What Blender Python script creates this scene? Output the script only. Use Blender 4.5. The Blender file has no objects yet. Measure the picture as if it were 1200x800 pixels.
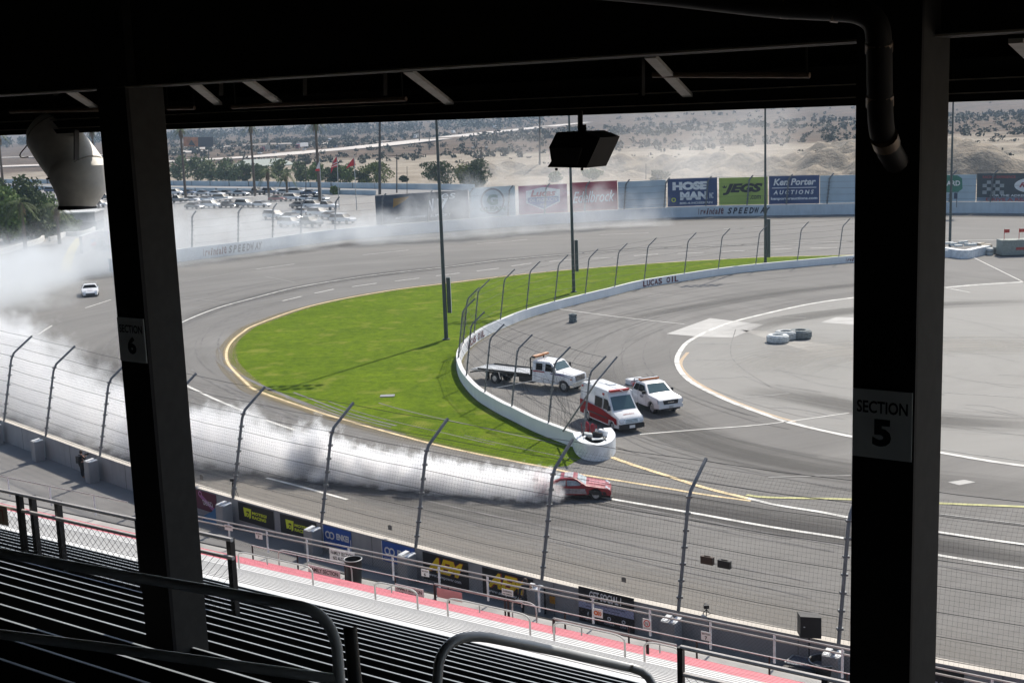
import bpy, bmesh, math, random
import numpy as np
from mathutils import Vector, Matrix, noise as mnoise
R = math.radians
# ------------------------------------------------------------------ camera, sky, sun, exposure
scene = bpy.context.scene
EYE = 21.0
FOC, PITCH, ROLL = 1500.0, math.atan(265 / 1500), R(2.08)
_right = np.array([1.0, 0, 0]); _up = np.array([0, math.sin(PITCH), math.cos(PITCH)])
CF = np.array([0, math.cos(PITCH), -math.sin(PITCH)])
CR = _right * math.cos(ROLL) - _up * math.sin(ROLL)
CU = _up * math.cos(ROLL) + _right * math.sin(ROLL)
cam_d = bpy.data.cameras.new('camera'); cam_d.lens = 45.0; cam_d.sensor_width = 36.0; cam_d.sensor_fit = 'HORIZONTAL'
cam_d.clip_start = 0.1; cam_d.clip_end = 20000
cam = bpy.data.objects.new('camera', cam_d); scene.collection.objects.link(cam)
M = Matrix(((CR[0], CU[0], -CF[0], 0), (CR[1], CU[1], -CF[1], 0), (CR[2], CU[2], -CF[2], EYE), (0, 0, 0, 1)))
cam.matrix_world = M
scene.camera = cam
SUN_AZ, SUN_EL = math.atan2(.51, .86), R(47)      # towards the sun: ahead and to the right of the camera
world = bpy.data.worlds.new("World"); scene.world = world; world.use_nodes = True
_nt = world.node_tree
_sky = _nt.nodes.new('ShaderNodeTexSky'); _sky.sky_type = 'NISHITA'; _sky.sun_disc = False
_sky.sun_elevation = SUN_EL; _sky.sun_rotation = SUN_AZ; _sky.air_density = 1.0; _sky.dust_density = 1.5; _sky.ozone_density = 1.0
_bg = _nt.nodes['Background']; _bg.inputs['Strength'].default_value = 0.115
_nt.links.new(_sky.outputs[0], _bg.inputs[0])
sun_d = bpy.data.lights.new('sun', 'SUN'); sun_d.energy = 4.6; sun_d.angle = R(0.53); sun_d.color = (1.0, 0.93, 0.83)
sun = bpy.data.objects.new('sun', sun_d); scene.collection.objects.link(sun)
_sd = Vector((math.sin(SUN_AZ) * math.cos(SUN_EL), math.cos(SUN_AZ) * math.cos(SUN_EL), math.sin(SUN_EL)))
sun.rotation_euler = _sd.to_track_quat('Z', 'Y').to_euler(); sun.location = (0, 0, 60)
scene.view_settings.view_transform = 'Standard'; scene.view_settings.look = 'None'
scene.view_settings.exposure = 0.28; scene.view_settings.gamma = 1.0
scene.render.engine = 'CYCLES'
cy = scene.cycles
cy.use_denoising = True
cy.max_bounces = 10; cy.diffuse_bounces = 3; cy.glossy_bounces = 3; cy.transmission_bounces = 4; cy.transparent_max_bounces = 12
cy.volume_bounces = 8; cy.volume_step_rate = 1.0; cy.volume_max_steps = 256
cy.use_adaptive_sampling = True; cy.adaptive_threshold = 0.02
random.seed(7)
rnd = random.random
def uni(a, b): return random.uniform(a, b)

# ------------------------------------------------------------------ placing things
def ray(px, py):
    return CF * FOC + CR * (px - 600) - CU * (py - 400)
def at(px, py, z=0.0):
    d = ray(px, py); t = (z - EYE) / d[2]
    return Vector((d[0] * t, d[1] * t, z))
TH = R(34)
UX, UY = math.cos(TH), -math.sin(TH)          # along the grandstand rows
NX, NY = math.sin(TH), math.cos(TH)           # from the seats towards the track
def atN(px, py, n):
    d = ray(px, py); t = n / (d[0] * NX + d[1] * NY)
    return Vector((d[0] * t, d[1] * t, EYE + d[2] * t))
def atD(px, py, dist):
    d = ray(px, py); d = d / np.linalg.norm(d)
    return Vector((d[0] * dist, d[1] * dist, EYE + d[2] * dist))
def S(s, n, z): return Vector((s * UX + n * NX, s * UY + n * NY, z))
def sOf(px, n): p = atN(px, 700, n); return p.x * UX + p.y * UY
def width_px(px, py, z=0): return (at(px, py, z) - Vector((0, 0, EYE))).length / FOC

# ------------------------------------------------------------------ materials
_mats = {}
def new_mat(name):
    m = bpy.data.materials.new(name); m.use_nodes = True
    return m, m.node_tree, m.node_tree.nodes['Principled BSDF']
def mat(name, col=None, rough=0.6, metal=0.0, var=0.12, scale=6.0, bump=0.0, spec=0.5, coat=0.0, detail=4.0, world_space=False):
    if name in _mats: return _mats[name]
    m, nt, b = new_mat(name)
    c = (*col, 1) if len(col) == 3 else col
    b.inputs['Roughness'].default_value = rough; b.inputs['Metallic'].default_value = metal
    b.inputs['Specular IOR Level'].default_value = spec
    if coat: b.inputs['Coat Weight'].default_value = coat; b.inputs['Coat Roughness'].default_value = 0.08
    if var > 0:
        tc = nt.nodes.new('ShaderNodeTexCoord'); no = nt.nodes.new('ShaderNodeTexNoise')
        no.inputs['Scale'].default_value = scale; no.inputs['Detail'].default_value = detail
        nt.links.new(tc.outputs['Object'], no.inputs['Vector'])
        mr = nt.nodes.new('ShaderNodeMapRange'); mr.inputs[1].default_value = 0.3; mr.inputs[2].default_value = 0.7
        mr.inputs[3].default_value = 1 - var; mr.inputs[4].default_value = 1 + var
        nt.links.new(no.outputs['Fac'], mr.inputs[0])
        mx = nt.nodes.new('ShaderNodeVectorMath'); mx.operation = 'SCALE'; mx.inputs[0].default_value = c[:3]
        nt.links.new(mr.outputs[0], mx.inputs['Scale']); nt.links.new(mx.outputs[0], b.inputs['Base Color'])
        if bump:
            bp = nt.nodes.new('ShaderNodeBump'); bp.inputs['Strength'].default_value = bump
            nt.links.new(no.outputs['Fac'], bp.inputs['Height']); nt.links.new(bp.outputs[0], b.inputs['Normal'])
    else: b.inputs['Base Color'].default_value = c
    _mats[name] = m; return m
class NT:
    """small helper to write node graphs"""
    def __init__(s, nt): s.nt = nt
    def n(s, t, **k):
        o = s.nt.nodes.new(t)
        for a, v in k.items(): setattr(o, a, v)
        return o
    def math(s, op, a, b=None, c=None, clamp=False):
        o = s.nt.nodes.new('ShaderNodeMath'); o.operation = op; o.use_clamp = clamp
        for i, v in enumerate((a, b, c)):
            if v is None: continue
            if isinstance(v, (int, float)): o.inputs[i].default_value = v
            else: s.nt.links.new(v, o.inputs[i])
        return o.outputs[0]
    def noise(s, vec, scale, detail=4, rough=0.55, dim='3D'):
        o = s.nt.nodes.new('ShaderNodeTexNoise'); o.noise_dimensions = dim
        o.inputs['Scale'].default_value = scale; o.inputs['Detail'].default_value = detail; o.inputs['Roughness'].default_value = rough
        s.nt.links.new(vec, o.inputs['Vector']); return o.outputs['Fac']
    def mapr(s, v, a, b, c, d):
        o = s.nt.nodes.new('ShaderNodeMapRange'); s.nt.links.new(v, o.inputs[0])
        for i, x in enumerate((a, b, c, d)): o.inputs[i + 1].default_value = x
        return o.outputs[0]
    def mix(s, f, a, b):
        o = s.nt.nodes.new('ShaderNodeMix'); o.data_type = 'RGBA'
        for i, v in ((0, f), (6, a), (7, b)):
            if isinstance(v, (int, float)): o.inputs[i].default_value = v
            elif isinstance(v, tuple): o.inputs[i].default_value = (*v, 1)
            else: s.nt.links.new(v, o.inputs[i])
        return o.outputs[2]
    def comb(s, x, y, z):
        o = s.nt.nodes.new('ShaderNodeCombineXYZ')
        for i, v in enumerate((x, y, z)):
            if isinstance(v, (int, float)): o.inputs[i].default_value = v
            else: s.nt.links.new(v, o.inputs[i])
        return o.outputs[0]
def asphalt(name, dark, light, center, streak=0.5, patch=0.02, thin=1.0, tint=(1, .97, .93)):
    """asphalt worn along arcs round a centre: polished racing grooves, blotches, fine aggregate"""
    m, nt, b = new_mat(name); q = NT(nt)
    geo = q.n('ShaderNodeNewGeometry'); sp = q.n('ShaderNodeSeparateXYZ'); nt.links.new(geo.outputs['Position'], sp.inputs[0])
    dx = q.math('SUBTRACT', sp.outputs[0], center[0]); dy = q.math('SUBTRACT', sp.outputs[1], center[1])
    r = q.math('SQRT', q.math('ADD', q.math('MULTIPLY', dx, dx), q.math('MULTIPLY', dy, dy)))
    a = q.math('ARCTAN2', dy, dx)
    arc = q.comb(q.math('MULTIPLY', r, thin), q.math('MULTIPLY', a, 2.2), 0.0)
    st = q.noise(arc, 1.3, 5, 0.7); st2 = q.noise(q.comb(q.math('MULTIPLY', r, .22 * thin), q.math('MULTIPLY', a, .8), 3.0), 1.0, 3)
    pt = q.noise(geo.outputs['Position'], patch, 5, .6); fine = q.noise(geo.outputs['Position'], 3.0, 3, .7)
    f = q.math('ADD', q.math('MULTIPLY', q.mapr(st, .3, .7, 0, 1), streak * .5), q.math('MULTIPLY', q.mapr(st2, .3, .7, 0, 1), streak * .5))
    f = q.math('ADD', f, q.math('MULTIPLY', q.mapr(pt, .3, .7, 0, 1), 1 - streak))
    f = q.math('ADD', q.math('MULTIPLY', f, .85), q.math('MULTIPLY', fine, .15), clamp=True)
    c = q.mix(f, tuple(dark * t for t in tint), tuple(light * t for t in tint))
    nt.links.new(c, b.inputs['Base Color']); b.inputs['Roughness'].default_value = .86
    b.inputs['Specular IOR Level'].default_value = .25
    bp = q.n('ShaderNodeBump'); bp.inputs['Strength'].default_value = .15; nt.links.new(fine, bp.inputs['Height']); nt.links.new(bp.outputs[0], b.inputs['Normal'])
    return m
def glass_dark(name='dark glass', col=(.02, .025, .03)):
    return mat(name, col, rough=.06, var=0, spec=.8)

# ------------------------------------------------------------------ mesh building
class MB:
    def __init__(s): s.v = []; s.f = []; s.m = []; s.mats = []
    def mi(s, m):
        if m not in s.mats: s.mats.append(m)
        return s.mats.index(m)
    def add(s, vs, fs, m):
        o = len(s.v); i = s.mi(m); s.v += [tuple(v) for v in vs]
        for f in fs: s.f.append(tuple(o + k for k in f)); s.m.append(i)
    def box(s, c, size, m, ax=None, ay=None, az=None):
        ax = Vector(ax or (1, 0, 0)).normalized(); ay = Vector(ay or (0, 1, 0)).normalized(); az = Vector(az).normalized() if az else ax.cross(ay)
        c = Vector(c); x, y, z = ax * size[0] / 2, ay * size[1] / 2, az * size[2] / 2
        vs = [c + x * i + y * j + z * k for k in (-1, 1) for j in (-1, 1) for i in (-1, 1)]
        s.add(vs, [(0, 2, 3, 1), (4, 5, 7, 6), (0, 1, 5, 4), (2, 6, 7, 3), (0, 4, 6, 2), (1, 3, 7, 5)], m)
    def beam(s, a, b, w, h, m, up=(0, 0, 1)):
        a, b = Vector(a), Vector(b); d = (b - a); L = d.length; d.normalize()
        side = d.cross(Vector(up)); side = side.normalized() if side.length > 1e-4 else Vector((1, 0, 0)); u2 = side.cross(d)
        s.box((a + b) / 2, (L, w, h), m, d, side, u2)
    def tube(s, pts, r, m, seg=8, cap=True, radii=None):
        pts = [Vector(p) for p in pts]; n = len(pts); rings = []
        t0 = (pts[1] - pts[0]).normalized(); ref = Vector((0, 0, 1)) if abs(t0.z) < .9 else Vector((1, 0, 0))
        nrm = (ref - t0 * ref.dot(t0)).normalized()
        vs = []
        for i, p in enumerate(pts):
            t = ((pts[min(i + 1, n - 1)] - pts[max(i - 1, 0)])).normalized()
            nrm = (nrm - t * nrm.dot(t))
            nrm = nrm.normalized() if nrm.length > 1e-5 else t.orthogonal().normalized()
            bn = t.cross(nrm); rr = radii[i] if radii else r
            for k in range(seg):
                a = 2 * math.pi * k / seg; vs.append(p + (nrm * math.cos(a) + bn * math.sin(a)) * rr)
        fs = [(i * seg + k, i * seg + (k + 1) % seg, (i + 1) * seg + (k + 1) % seg, (i + 1) * seg + k) for i in range(n - 1) for k in range(seg)]
        if cap: fs += [tuple(range(seg - 1, -1, -1)), tuple((n - 1) * seg + k for k in range(seg))]
        s.add(vs, fs, m)
    def lathe(s, o, axis, prof, m, seg=20, closed=False):
        """prof: (distance along axis, radius)"""
        o = Vector(o); ax = Vector(axis).normalized(); x = ax.orthogonal().normalized(); y = ax.cross(x); vs = []
        for h, r in prof:
            for k in range(seg):
                a = 2 * math.pi * k / seg; vs.append(o + ax * h + (x * math.cos(a) + y * math.sin(a)) * max(r, 1e-4))
        n = len(prof)
        fs = [(i * seg + k, i * seg + (k + 1) % seg, (i + 1) * seg + (k + 1) % seg, (i + 1) * seg + k) for i in range(n - 1) for k in range(seg)]
        if closed: fs += [tuple(range(seg - 1, -1, -1)), tuple((n - 1) * seg + k for k in range(seg))]
        s.add(vs, fs, m)
    def prism(s, poly, ext, m):
        """poly: list of 3D points (planar), ext: extrusion vector"""
        n = len(poly); e = Vector(ext); P = [Vector(p) for p in poly]
        s.add(P + [p + e for p in P], [tuple(range(n - 1, -1, -1)), tuple(range(n, 2 * n))] + [(i, (i + 1) % n, n + (i + 1) % n, n + i) for i in range(n)], m)
    def quad(s, a, b, c, d, m): s.add([a, b, c, d], [(0, 1, 2, 3)], m)
    def build(s, name, parent=None, smooth=False, loc=None, auto=None):
        me = bpy.data.meshes.new(name); me.from_pydata([tuple(v) for v in s.v], [], s.f)
        for m in s.mats: me.materials.append(m)
        if s.m: me.polygons.foreach_set('material_index', s.m)
        if smooth: me.polygons.foreach_set('use_smooth', [True] * len(me.polygons))
        bm = bmesh.new(); bm.from_mesh(me); bmesh.ops.recalc_face_normals(bm, faces=bm.faces)
        if smooth:
            for e in bm.edges:
                if len(e.link_faces) == 2 and e.calc_face_angle(0) > R(38): e.smooth = False
        bm.to_mesh(me); bm.free()
        o = bpy.data.objects.new(name, me); scene.collection.objects.link(o)
        if parent: o.parent = parent
        if loc: o.location = loc
        return o
def tag(o, label=None, cat=None, group=None, kind=None):
    if label: o['label'] = label
    if cat: o['category'] = cat
    if group: o['group'] = group
    if kind: o['kind'] = kind
    return o
def empty(name, loc=(0, 0, 0), rz=0, label=None, cat=None, group=None):
    o = bpy.data.objects.new(name, None); scene.collection.objects.link(o); o.location = loc; o.rotation_euler = (0, 0, rz)
    o.empty_display_size = .2
    return tag(o, label, cat, group)
def copy_tree(o, parent=None, loc=None, rz=None, label=None):
    c = o.copy(); scene.collection.objects.link(c)
    if parent is not None: c.parent = parent
    if loc is not None: c.location = loc
    if rz is not None: c.rotation_euler = (0, 0, rz)
    if label: c['label'] = label
    for ch in list(o.children): copy_tree(ch, c)
    return c
def under(parent, *objs):
    """parent world-built meshes to an Empty that sits elsewhere"""
    bpy.context.view_layer.update()
    inv = parent.matrix_world.inverted()
    for o in objs: o.parent = parent; o.matrix_parent_inverse = inv
_tc = {}
def text_mb(mb, txt, origin, ex, ey, w, h, m, shear=0.0, lift=0.012, bold=0.0, thick=0.01):
    """lettering fitted to a w x h box: origin = lower-left corner, ex / ey = unit directions"""
    key = (txt, shear, bold)
    if key not in _tc:
        cu = bpy.data.curves.new('t', 'FONT'); cu.body = txt; cu.shear = shear; cu.offset = bold; cu.resolution_u = 3
        ob = bpy.data.objects.new('t', cu); me = bpy.data.meshes.new_from_object(ob)
        vs = [v.co.copy() for v in me.vertices]; fs = [tuple(p.vertices) for p in me.polygons]
        bpy.data.objects.remove(ob); bpy.data.curves.remove(cu); bpy.data.meshes.remove(me); _tc[key] = (vs, fs)
    vs, fs = _tc[key]
    if not vs: return
    x0 = min(v.x for v in vs); x1 = max(v.x for v in vs); y0 = min(v.y for v in vs); y1 = max(v.y for v in vs)
    ex, ey = Vector(ex), Vector(ey); nz = ex.cross(ey).normalized(); o = Vector(origin)
    mb.add([o + ex * ((v.x - x0) / (x1 - x0) * w) + ey * ((v.y - y0) / (y1 - y0) * h) + nz * lift for v in vs], fs, m)
def catmull(P, k=8, closed=False):
    P = [Vector(p) for p in P]; out = []; n = len(P)
    rng = range(n if closed else n - 1)
    for i in rng:
        g = (lambda j: P[j % n]) if closed else (lambda j: P[min(max(j, 0), n - 1)])
        a, b, c, d = g(i - 1), g(i), g(i + 1), g(i + 2)
        for j in range(k):
            t = j / k
            out.append(.5 * ((2 * b) + (c - a) * t + (2 * a - 5 * b + 4 * c - d) * t * t + (3 * b - a - 3 * c + d) * t ** 3))
    if not closed: out.append(P[-1].copy())
    return out
def walk(P, step, start=0.0):
    """points every step metres along a polyline with tangents"""
    out = []; need = start
    for a, b in zip(P, P[1:]):
        L = (b - a).length
        if L < 1e-6: continue
        t = (b - a) / L
        while need <= L: out.append((a + t * need, t.copy())); need += step
        need -= L
    return out
def length(P): return sum((b - a).length for a, b in zip(P, P[1:]))
def ribbon(mb, P, w, m, z=None, w2=None):
    P = [Vector(p) for p in P]; n = len(P); vs = []
    for i, p in enumerate(P):
        t = P[min(i + 1, n - 1)] - P[max(i - 1, 0)]; t.z = 0; t.normalize(); s = Vector((-t.y, t.x, 0))
        ww = w if w2 is None else w + (w2 - w) * i / (n - 1)
        for k in (-.5, .5):
            q = p + s * ww * k
            if z is not None: q.z = z
            vs.append(q)
    mb.add(vs, [(2 * i, 2 * i + 1, 2 * i + 3, 2 * i + 2) for i in range(n - 1)], m)
def flat_poly(name, P, z, m, kind='structure'):
    bm = bmesh.new(); vs = [bm.verts.new((p[0], p[1], z)) for p in P]; f = bm.faces.new(vs)
    bmesh.ops.triangulate(bm, faces=[f])
    for f in bm.faces:
        if f.normal.z < 0: f.normal_flip()
    me = bpy.data.meshes.new(name); bm.to_mesh(me); bm.free(); me.materials.append(m)
    o = bpy.data.objects.new(name, me); scene.collection.objects.link(o); o['kind'] = kind; return o
# ------------------------------------------------------------------ curves of the place (pixel -> ground)
def G(lst, z=0.0): return [at(x, y, z) for x, y in lst]
OUT = catmull(G([(-260, 366), (-120, 352), (0, 338), (60, 330), (130, 319), (209, 307), (300, 295.5), (400, 281.5), (515, 272), (600, 265.5), (725, 258), (817, 254), (900, 252.5), (1000, 251), (1107, 249.5), (1200, 250), (1350, 252), (1500, 256)]), 6)
_nw = [(-230, 405), (-120, 446), (-45, 476), (11, 492), (58, 510), (117, 534), (195, 559), (275, 583), (377, 612), (495, 638), (632, 680), (795, 715), (985, 751), (1222, 797.5), (1440, 838)]
NEARP = [at(x, y, 1.5) for x, y in _nw]
for p in NEARP: p.z = 0
# ease the hand-read post spots onto a smooth arc
_sm = [p.copy() for p in NEARP]
for _ in range(2):
    _sm = [_sm[0]] + [(_sm[i - 1] + _sm[i] * 2 + _sm[i + 1]) / 4 for i in range(1, len(_sm) - 1)] + [_sm[-1]]
NEARP = _sm
NEAR = catmull(NEARP, 6)
INW = G([(1142, 302), (1107, 301.5), (1050, 304), (1000, 307.5), (900, 316.5), (850, 322), (800, 329.5), (752, 337.5), (712, 347.5), (662, 360), (620, 372), (585, 386), (560, 399), (545, 412), (538, 425), (539, 438), (546, 452), (562, 469), (587, 484.5), (600, 491), (630, 506), (660, 518), (684, 527)])
INC = catmull(INW, 5)
C_TURN = at(560, 395)
C_INF = at(985, 425)

# ------------------------------------------------------------------ terrain
def cone(x, y, c, h, r, p=1.0):
    d = math.hypot(x - c[0], y - c[1]) / r
    return h * max(0, 1 - d) ** p
PILES = []
for px, d, pk, k in [(548, 470, 192, 1.8), (572, 465, 189, 1.7), (600, 475, 187, 1.9), (628, 455, 190, 1.6), (655, 450, 187, 1.7), (676, 440, 191, 1.5), (705, 450, 183, 1.8), (728, 445, 179, 1.8), (752, 455, 181, 2.0), (778, 440, 177, 1.8),
                     (806, 430, 180, 1.6), (826, 425, 176, 1.6), (846, 420, 177, 1.5), (868, 410, 175, 1.5), (886, 420, 174, 1.6), (908, 400, 180, 1.5), (930, 410, 177, 1.5), (952, 400, 177, 1.5), (972, 395, 172, 1.5), (992, 420, 166, 1.5),
                     (1015, 400, 168, 1.5), (1038, 390, 164, 1.5), (1066, 380, 166, 1.5), (1094, 375, 160, 1.5), (1112, 365, 158, 1.5), (1130, 360, 156.5, 1.45), (1146, 358, 164, 1.4), (1175, 520, 168, 2.2), (1210, 540, 163, 2.2), (1250, 420, 165, 1.8), (960, 520, 166, 2.0), (1000, 560, 160, 2.0), (1180, 380, 186, 1.4), (700, 420, 196, 1.4), (742, 415, 197, 1.4), (805, 400, 195, 1.4), (848, 395, 194, 1.4), (915, 385, 194, 1.4), (955, 375, 192, 1.4)]:
    rr = ray(px, 300); hd = np.array([rr[0], rr[1]]) / math.hypot(rr[0], rr[1])
    c = hd * d
    r2 = ray(px, pk); hgt = EYE + r2[2] / math.hypot(r2[0], r2[1]) * d
    hgt = max(1.2, hgt); PILES.append(((c[0], c[1]), hgt, hgt * k + 3, 1.0))
def H(x, y):
    d = math.hypot(x, y); z = -0.05
    if y > 100 and d > 310:
        for c, h, r, p in PILES:
            if abs(x - c[0]) < r and abs(y - c[1]) < r:
                q = mnoise.noise(Vector((x * .09, y * .09, 1))) * .22 + mnoise.noise(Vector((x * .25, y * .25, 4))) * .10
                z = max(z, cone(x, y, c, h * (1 + q), r * (1 + q), p) + mnoise.noise(Vector((x * .3, y * .3, 0))) * .45 - .05)
        if d > 700:
            k = min(1, (d - 700) / 300)
            z = max(z, k * (1.5 + 2.2 * mnoise.noise(Vector((x * .006, y * .006, 5))) + 1.2 * mnoise.noise(Vector((x * .03, y * .03, 2)))) - .05)
        if d > 1500:
            a = math.atan2(x, y); side = .55 + .45 * math.tanh((a - .12) * 7)
            z += (d - 1500) * .05 * side + 10 * mnoise.noise(Vector((x * .002, y * .002, 9))) * min(1, (d - 1500) / 600)
        elif d > 560 and x > 120:
            z += min(1, (d - 560) / 300) * 3.5 * max(0, min(1, (x - 120) / 100)) * (.6 + .4 * mnoise.noise(Vector((x * .01, y * .01, 4))))
    return z
def hill_material():
    m, nt, b = new_mat('dry ground'); q = NT(nt)
    geo = q.n('ShaderNodeNewGeometry'); P = geo.outputs['Position']; sp = q.n('ShaderNodeSeparateXYZ'); nt.links.new(P, sp.inputs[0])
    d = q.math('SQRT', q.math('ADD', q.math('MULTIPLY', sp.outputs[0], sp.outputs[0]), q.math('MULTIPLY', sp.outputs[1], sp.outputs[1])))
    big = q.noise(P, .012, 5, .6); mid = q.noise(P, .05, 5, .65); fine = q.noise(P, .6, 4, .6)
    sand = q.mix(q.mapr(mid, .35, .65, 0, 1), (.26, .22, .17), (.42, .37, .295))
    brush = q.mix(q.mapr(mid, .4, .6, 0, 1), (.075, .050, .036), (.150, .105, .076))
    dd = q.math('ADD', d, q.math('MULTIPLY', q.math('SUBTRACT', big, .5), 420))
    f = q.mapr(dd, 690, 760, 0, 1)
    c = q.mix(f, sand, brush)
    spots = q.mapr(q.noise(P, .16, 3, .5), .55, .62, 0, 1)
    c = q.mix(q.math('MULTIPLY', q.math('MULTIPLY', spots, f), .75), c, (.045, .05, .035))
    sn = q.n('ShaderNodeSeparateXYZ'); nt.links.new(geo.outputs['Normal'], sn.inputs[0])
    steep = q.mapr(sn.outputs[2], .995, .93, 0, 1)
    gul = q.mapr(q.noise(P, .22, 5, .7), .42, .6, 0, 1)
    c = q.mix(q.math('MULTIPLY', q.math('MULTIPLY', steep, gul), .8), c, (.15, .145, .13))  # shading of steep gullies painted as darker, greyer ground
    c2 = q.mix(q.mapr(fine, .3, .7, 0, .45), c, (.16, .13, .10))
    nt.links.new(c2, b.inputs['Base Color']); b.inputs['Roughness'].default_value = .95; b.inputs['Specular IOR Level'].default_value = .1
    b2 = q.n('ShaderNodeBump'); b2.inputs['Strength'].default_value = 1.0; b2.inputs['Distance'].default_value = 2.2
    nt.links.new(q.noise(P, .11, 6, .7), b2.inputs['Height']); nt.links.new(b2.outputs[0], b.inputs['Normal'])
    return m
def build_terrain():
    m = hill_material(); vs = []; fs = []
    az = [R(a) for a in np.concatenate([np.arange(-180, -30, 10), np.arange(-30, -6, .4), np.arange(-6, 30, .2), np.arange(30, 180, 10)])]
    ds = [0.5, 60, 200, 300]
    while ds[-1] < 580: ds.append(ds[-1] + 2.5)
    while ds[-1] < 800: ds.append(ds[-1] + 5)
    while ds[-1] < 3800: ds.append(ds[-1] * 1.02)
    na = len(az)
    for d in ds:
        for a in az: x, y = d * math.sin(a), d * math.cos(a); vs.append((x, y, H(x, y)))
    for i in range(len(ds) - 1):
        for j in range(na): k = (j + 1) % na; fs.append((i * na + j, i * na + k, (i + 1) * na + k, (i + 1) * na + j))
    me = bpy.data.meshes.new('ground'); me.from_pydata(vs, [], fs); me.materials.append(m)
    me.polygons.foreach_set('use_smooth', [True] * len(me.polygons))
    bm = bmesh.new(); bm.from_mesh(me); bmesh.ops.recalc_face_normals(bm, faces=bm.faces)
    bm.faces.ensure_lookup_table()
    if bm.faces[0].normal.z < 0: bmesh.ops.reverse_faces(bm, faces=bm.faces)
    bm.to_mesh(me); bm.free()
    o = bpy.data.objects.new('ground', me); scene.collection.objects.link(o); o['kind'] = 'structure'
build_terrain()
def march(px, py, d0=300.0, d1=3700.0, lift=0.0):
    """where the sight line of a pixel meets the terrain"""
    r = ray(px, py); h = math.hypot(r[0], r[1]); ux, uy, s = r[0] / h, r[1] / h, r[2] / h
    d = d0
    while d < d1:
        if EYE + s * d <= H(ux * d, uy * d) + lift: break
        d += 4
    return Vector((ux * d, uy * d, max(H(ux * d, uy * d), 0)))

# parking lot and outer roads (flush sheets)
LOTM = asphalt('lot paving', .20, .30, (0, 900), .3, .02, .3, (1, .97, .92))
lot = [at(-260, 366), at(-120, 352), at(0, 338)] + OUT[10:40] + G([(600, 262), (600, 222), (450, 223), (350, 218.5), (205, 217.5), (0, 214), (-200, 214)])
LOT = G([(-300, 380), (0, 340), (209, 307), (400, 282), (600, 266), (640, 262), (620, 228), (600, 226), (450, 224), (350, 220), (205, 218.5), (0, 215), (-300, 212)])
flat_poly('parking_lot', LOT, 0.0, LOTM)
lm = asphalt('road paving', .2, .28, (0, 900), .3, .02, .3)
mb = MB(); ribbon(mb, catmull(G([(-300, 214.5), (0, 217), (205, 218.8), (350, 221), (450, 223.5), (560, 224.5), (700, 226)]), 4), 14, lm, z=.006)
mb.build('access_road')['kind'] = 'structure'

# ------------------------------------------------------------------ race track
TRACKM = asphalt('track asphalt', .112, .238, C_TURN, .6, .045, 1.0, (1, .965, .90))
tr = OUT + [p for p in reversed(NEAR)]
flat_poly('race_track', tr, .008, TRACKM)
CONM = asphalt('concourse paving', .16, .24, (0, 300), .2, .3, .4, (1, .97, .93))
con = [p for p in NEAR] + [S(40, 34, 0), S(-130, 34, 0)]
flat_poly('concourse', con, .012, CONM)
# grass
def grass_mat():
    m, nt, b = new_mat('grass blades'); q = NT(nt)
    geo = q.n('ShaderNodeNewGeometry'); P = geo.outputs['Position']; sp = q.n('ShaderNodeSeparateXYZ'); nt.links.new(P, sp.inputs[0])
    dx = q.math('SUBTRACT', sp.outputs[0], C_TURN.x); dy = q.math('SUBTRACT', sp.outputs[1], C_TURN.y)
    r = q.math('SQRT', q.math('ADD', q.math('MULTIPLY', dx, dx), q.math('MULTIPLY', dy, dy))); a = q.math('ARCTAN2', dy, dx)
    stripe = q.noise(q.comb(q.math('MULTIPLY', sp.outputs[0], .12), q.math('MULTIPLY', sp.outputs[1], .5), 0), 1.0, 4, .6)
    pt = q.noise(P, .13, 5, .6); fine = q.noise(P, 1.1, 5, .8); fine2 = q.noise(P, 5.0, 4, .85)
    f = q.math('ADD', q.math('MULTIPLY', q.mapr(stripe, .3, .7, 0, 1), .45), q.math('MULTIPLY', q.mapr(pt, .3, .7, 0, 1), .55))
    c = q.mix(f, (.078, .130, .004), (.155, .228, .008))
    c = q.mix(q.mapr(fine, .38, .62, 0, .75), c, (.05, .088, .006))
    c = q.mix(q.mapr(fine2, .5, .7, 0, .55), c, (.17, .215, .03))
    dry = q.mapr(q.noise(P, .35, 4, .6), .56, .68, 0, .75)
    c = q.mix(dry, c, (.19, .21, .035))
    nt.links.new(c, b.inputs['Base Color']); b.inputs['Roughness'].default_value = 1; b.inputs['Specular IOR Level'].default_value = .05
    bp = q.n('ShaderNodeBump'); bp.inputs['Strength'].default_value = .6; bp.inputs['Distance'].default_value = .05
    nt.links.new(fine2, bp.inputs['Height']); nt.links.new(bp.outputs[0], b.inputs['Normal'])
    return m
GRASSM = grass_mat()
GE_top = G([(1000, 299), (950, 300), (895, 301.5), (800, 306.5), (735, 311), (670, 316), (600, 322.7), (515, 333), (460, 340), (400, 350.5), (350, 362.5), (300, 380.5), (285, 389), (272, 400), (265.5, 412), (268, 427), (287, 447), (301, 457.5), (350, 475), (400, 491), (510, 521), (600, 540), (640, 547.5)])
GE = catmull(GE_top, 5)
grass_poly = GE + G([(665, 546), (690, 532)]) + list(reversed(INC[8:]))
o = flat_poly('infield_grass', grass_poly, .016, GRASSM, 'structure')
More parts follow.
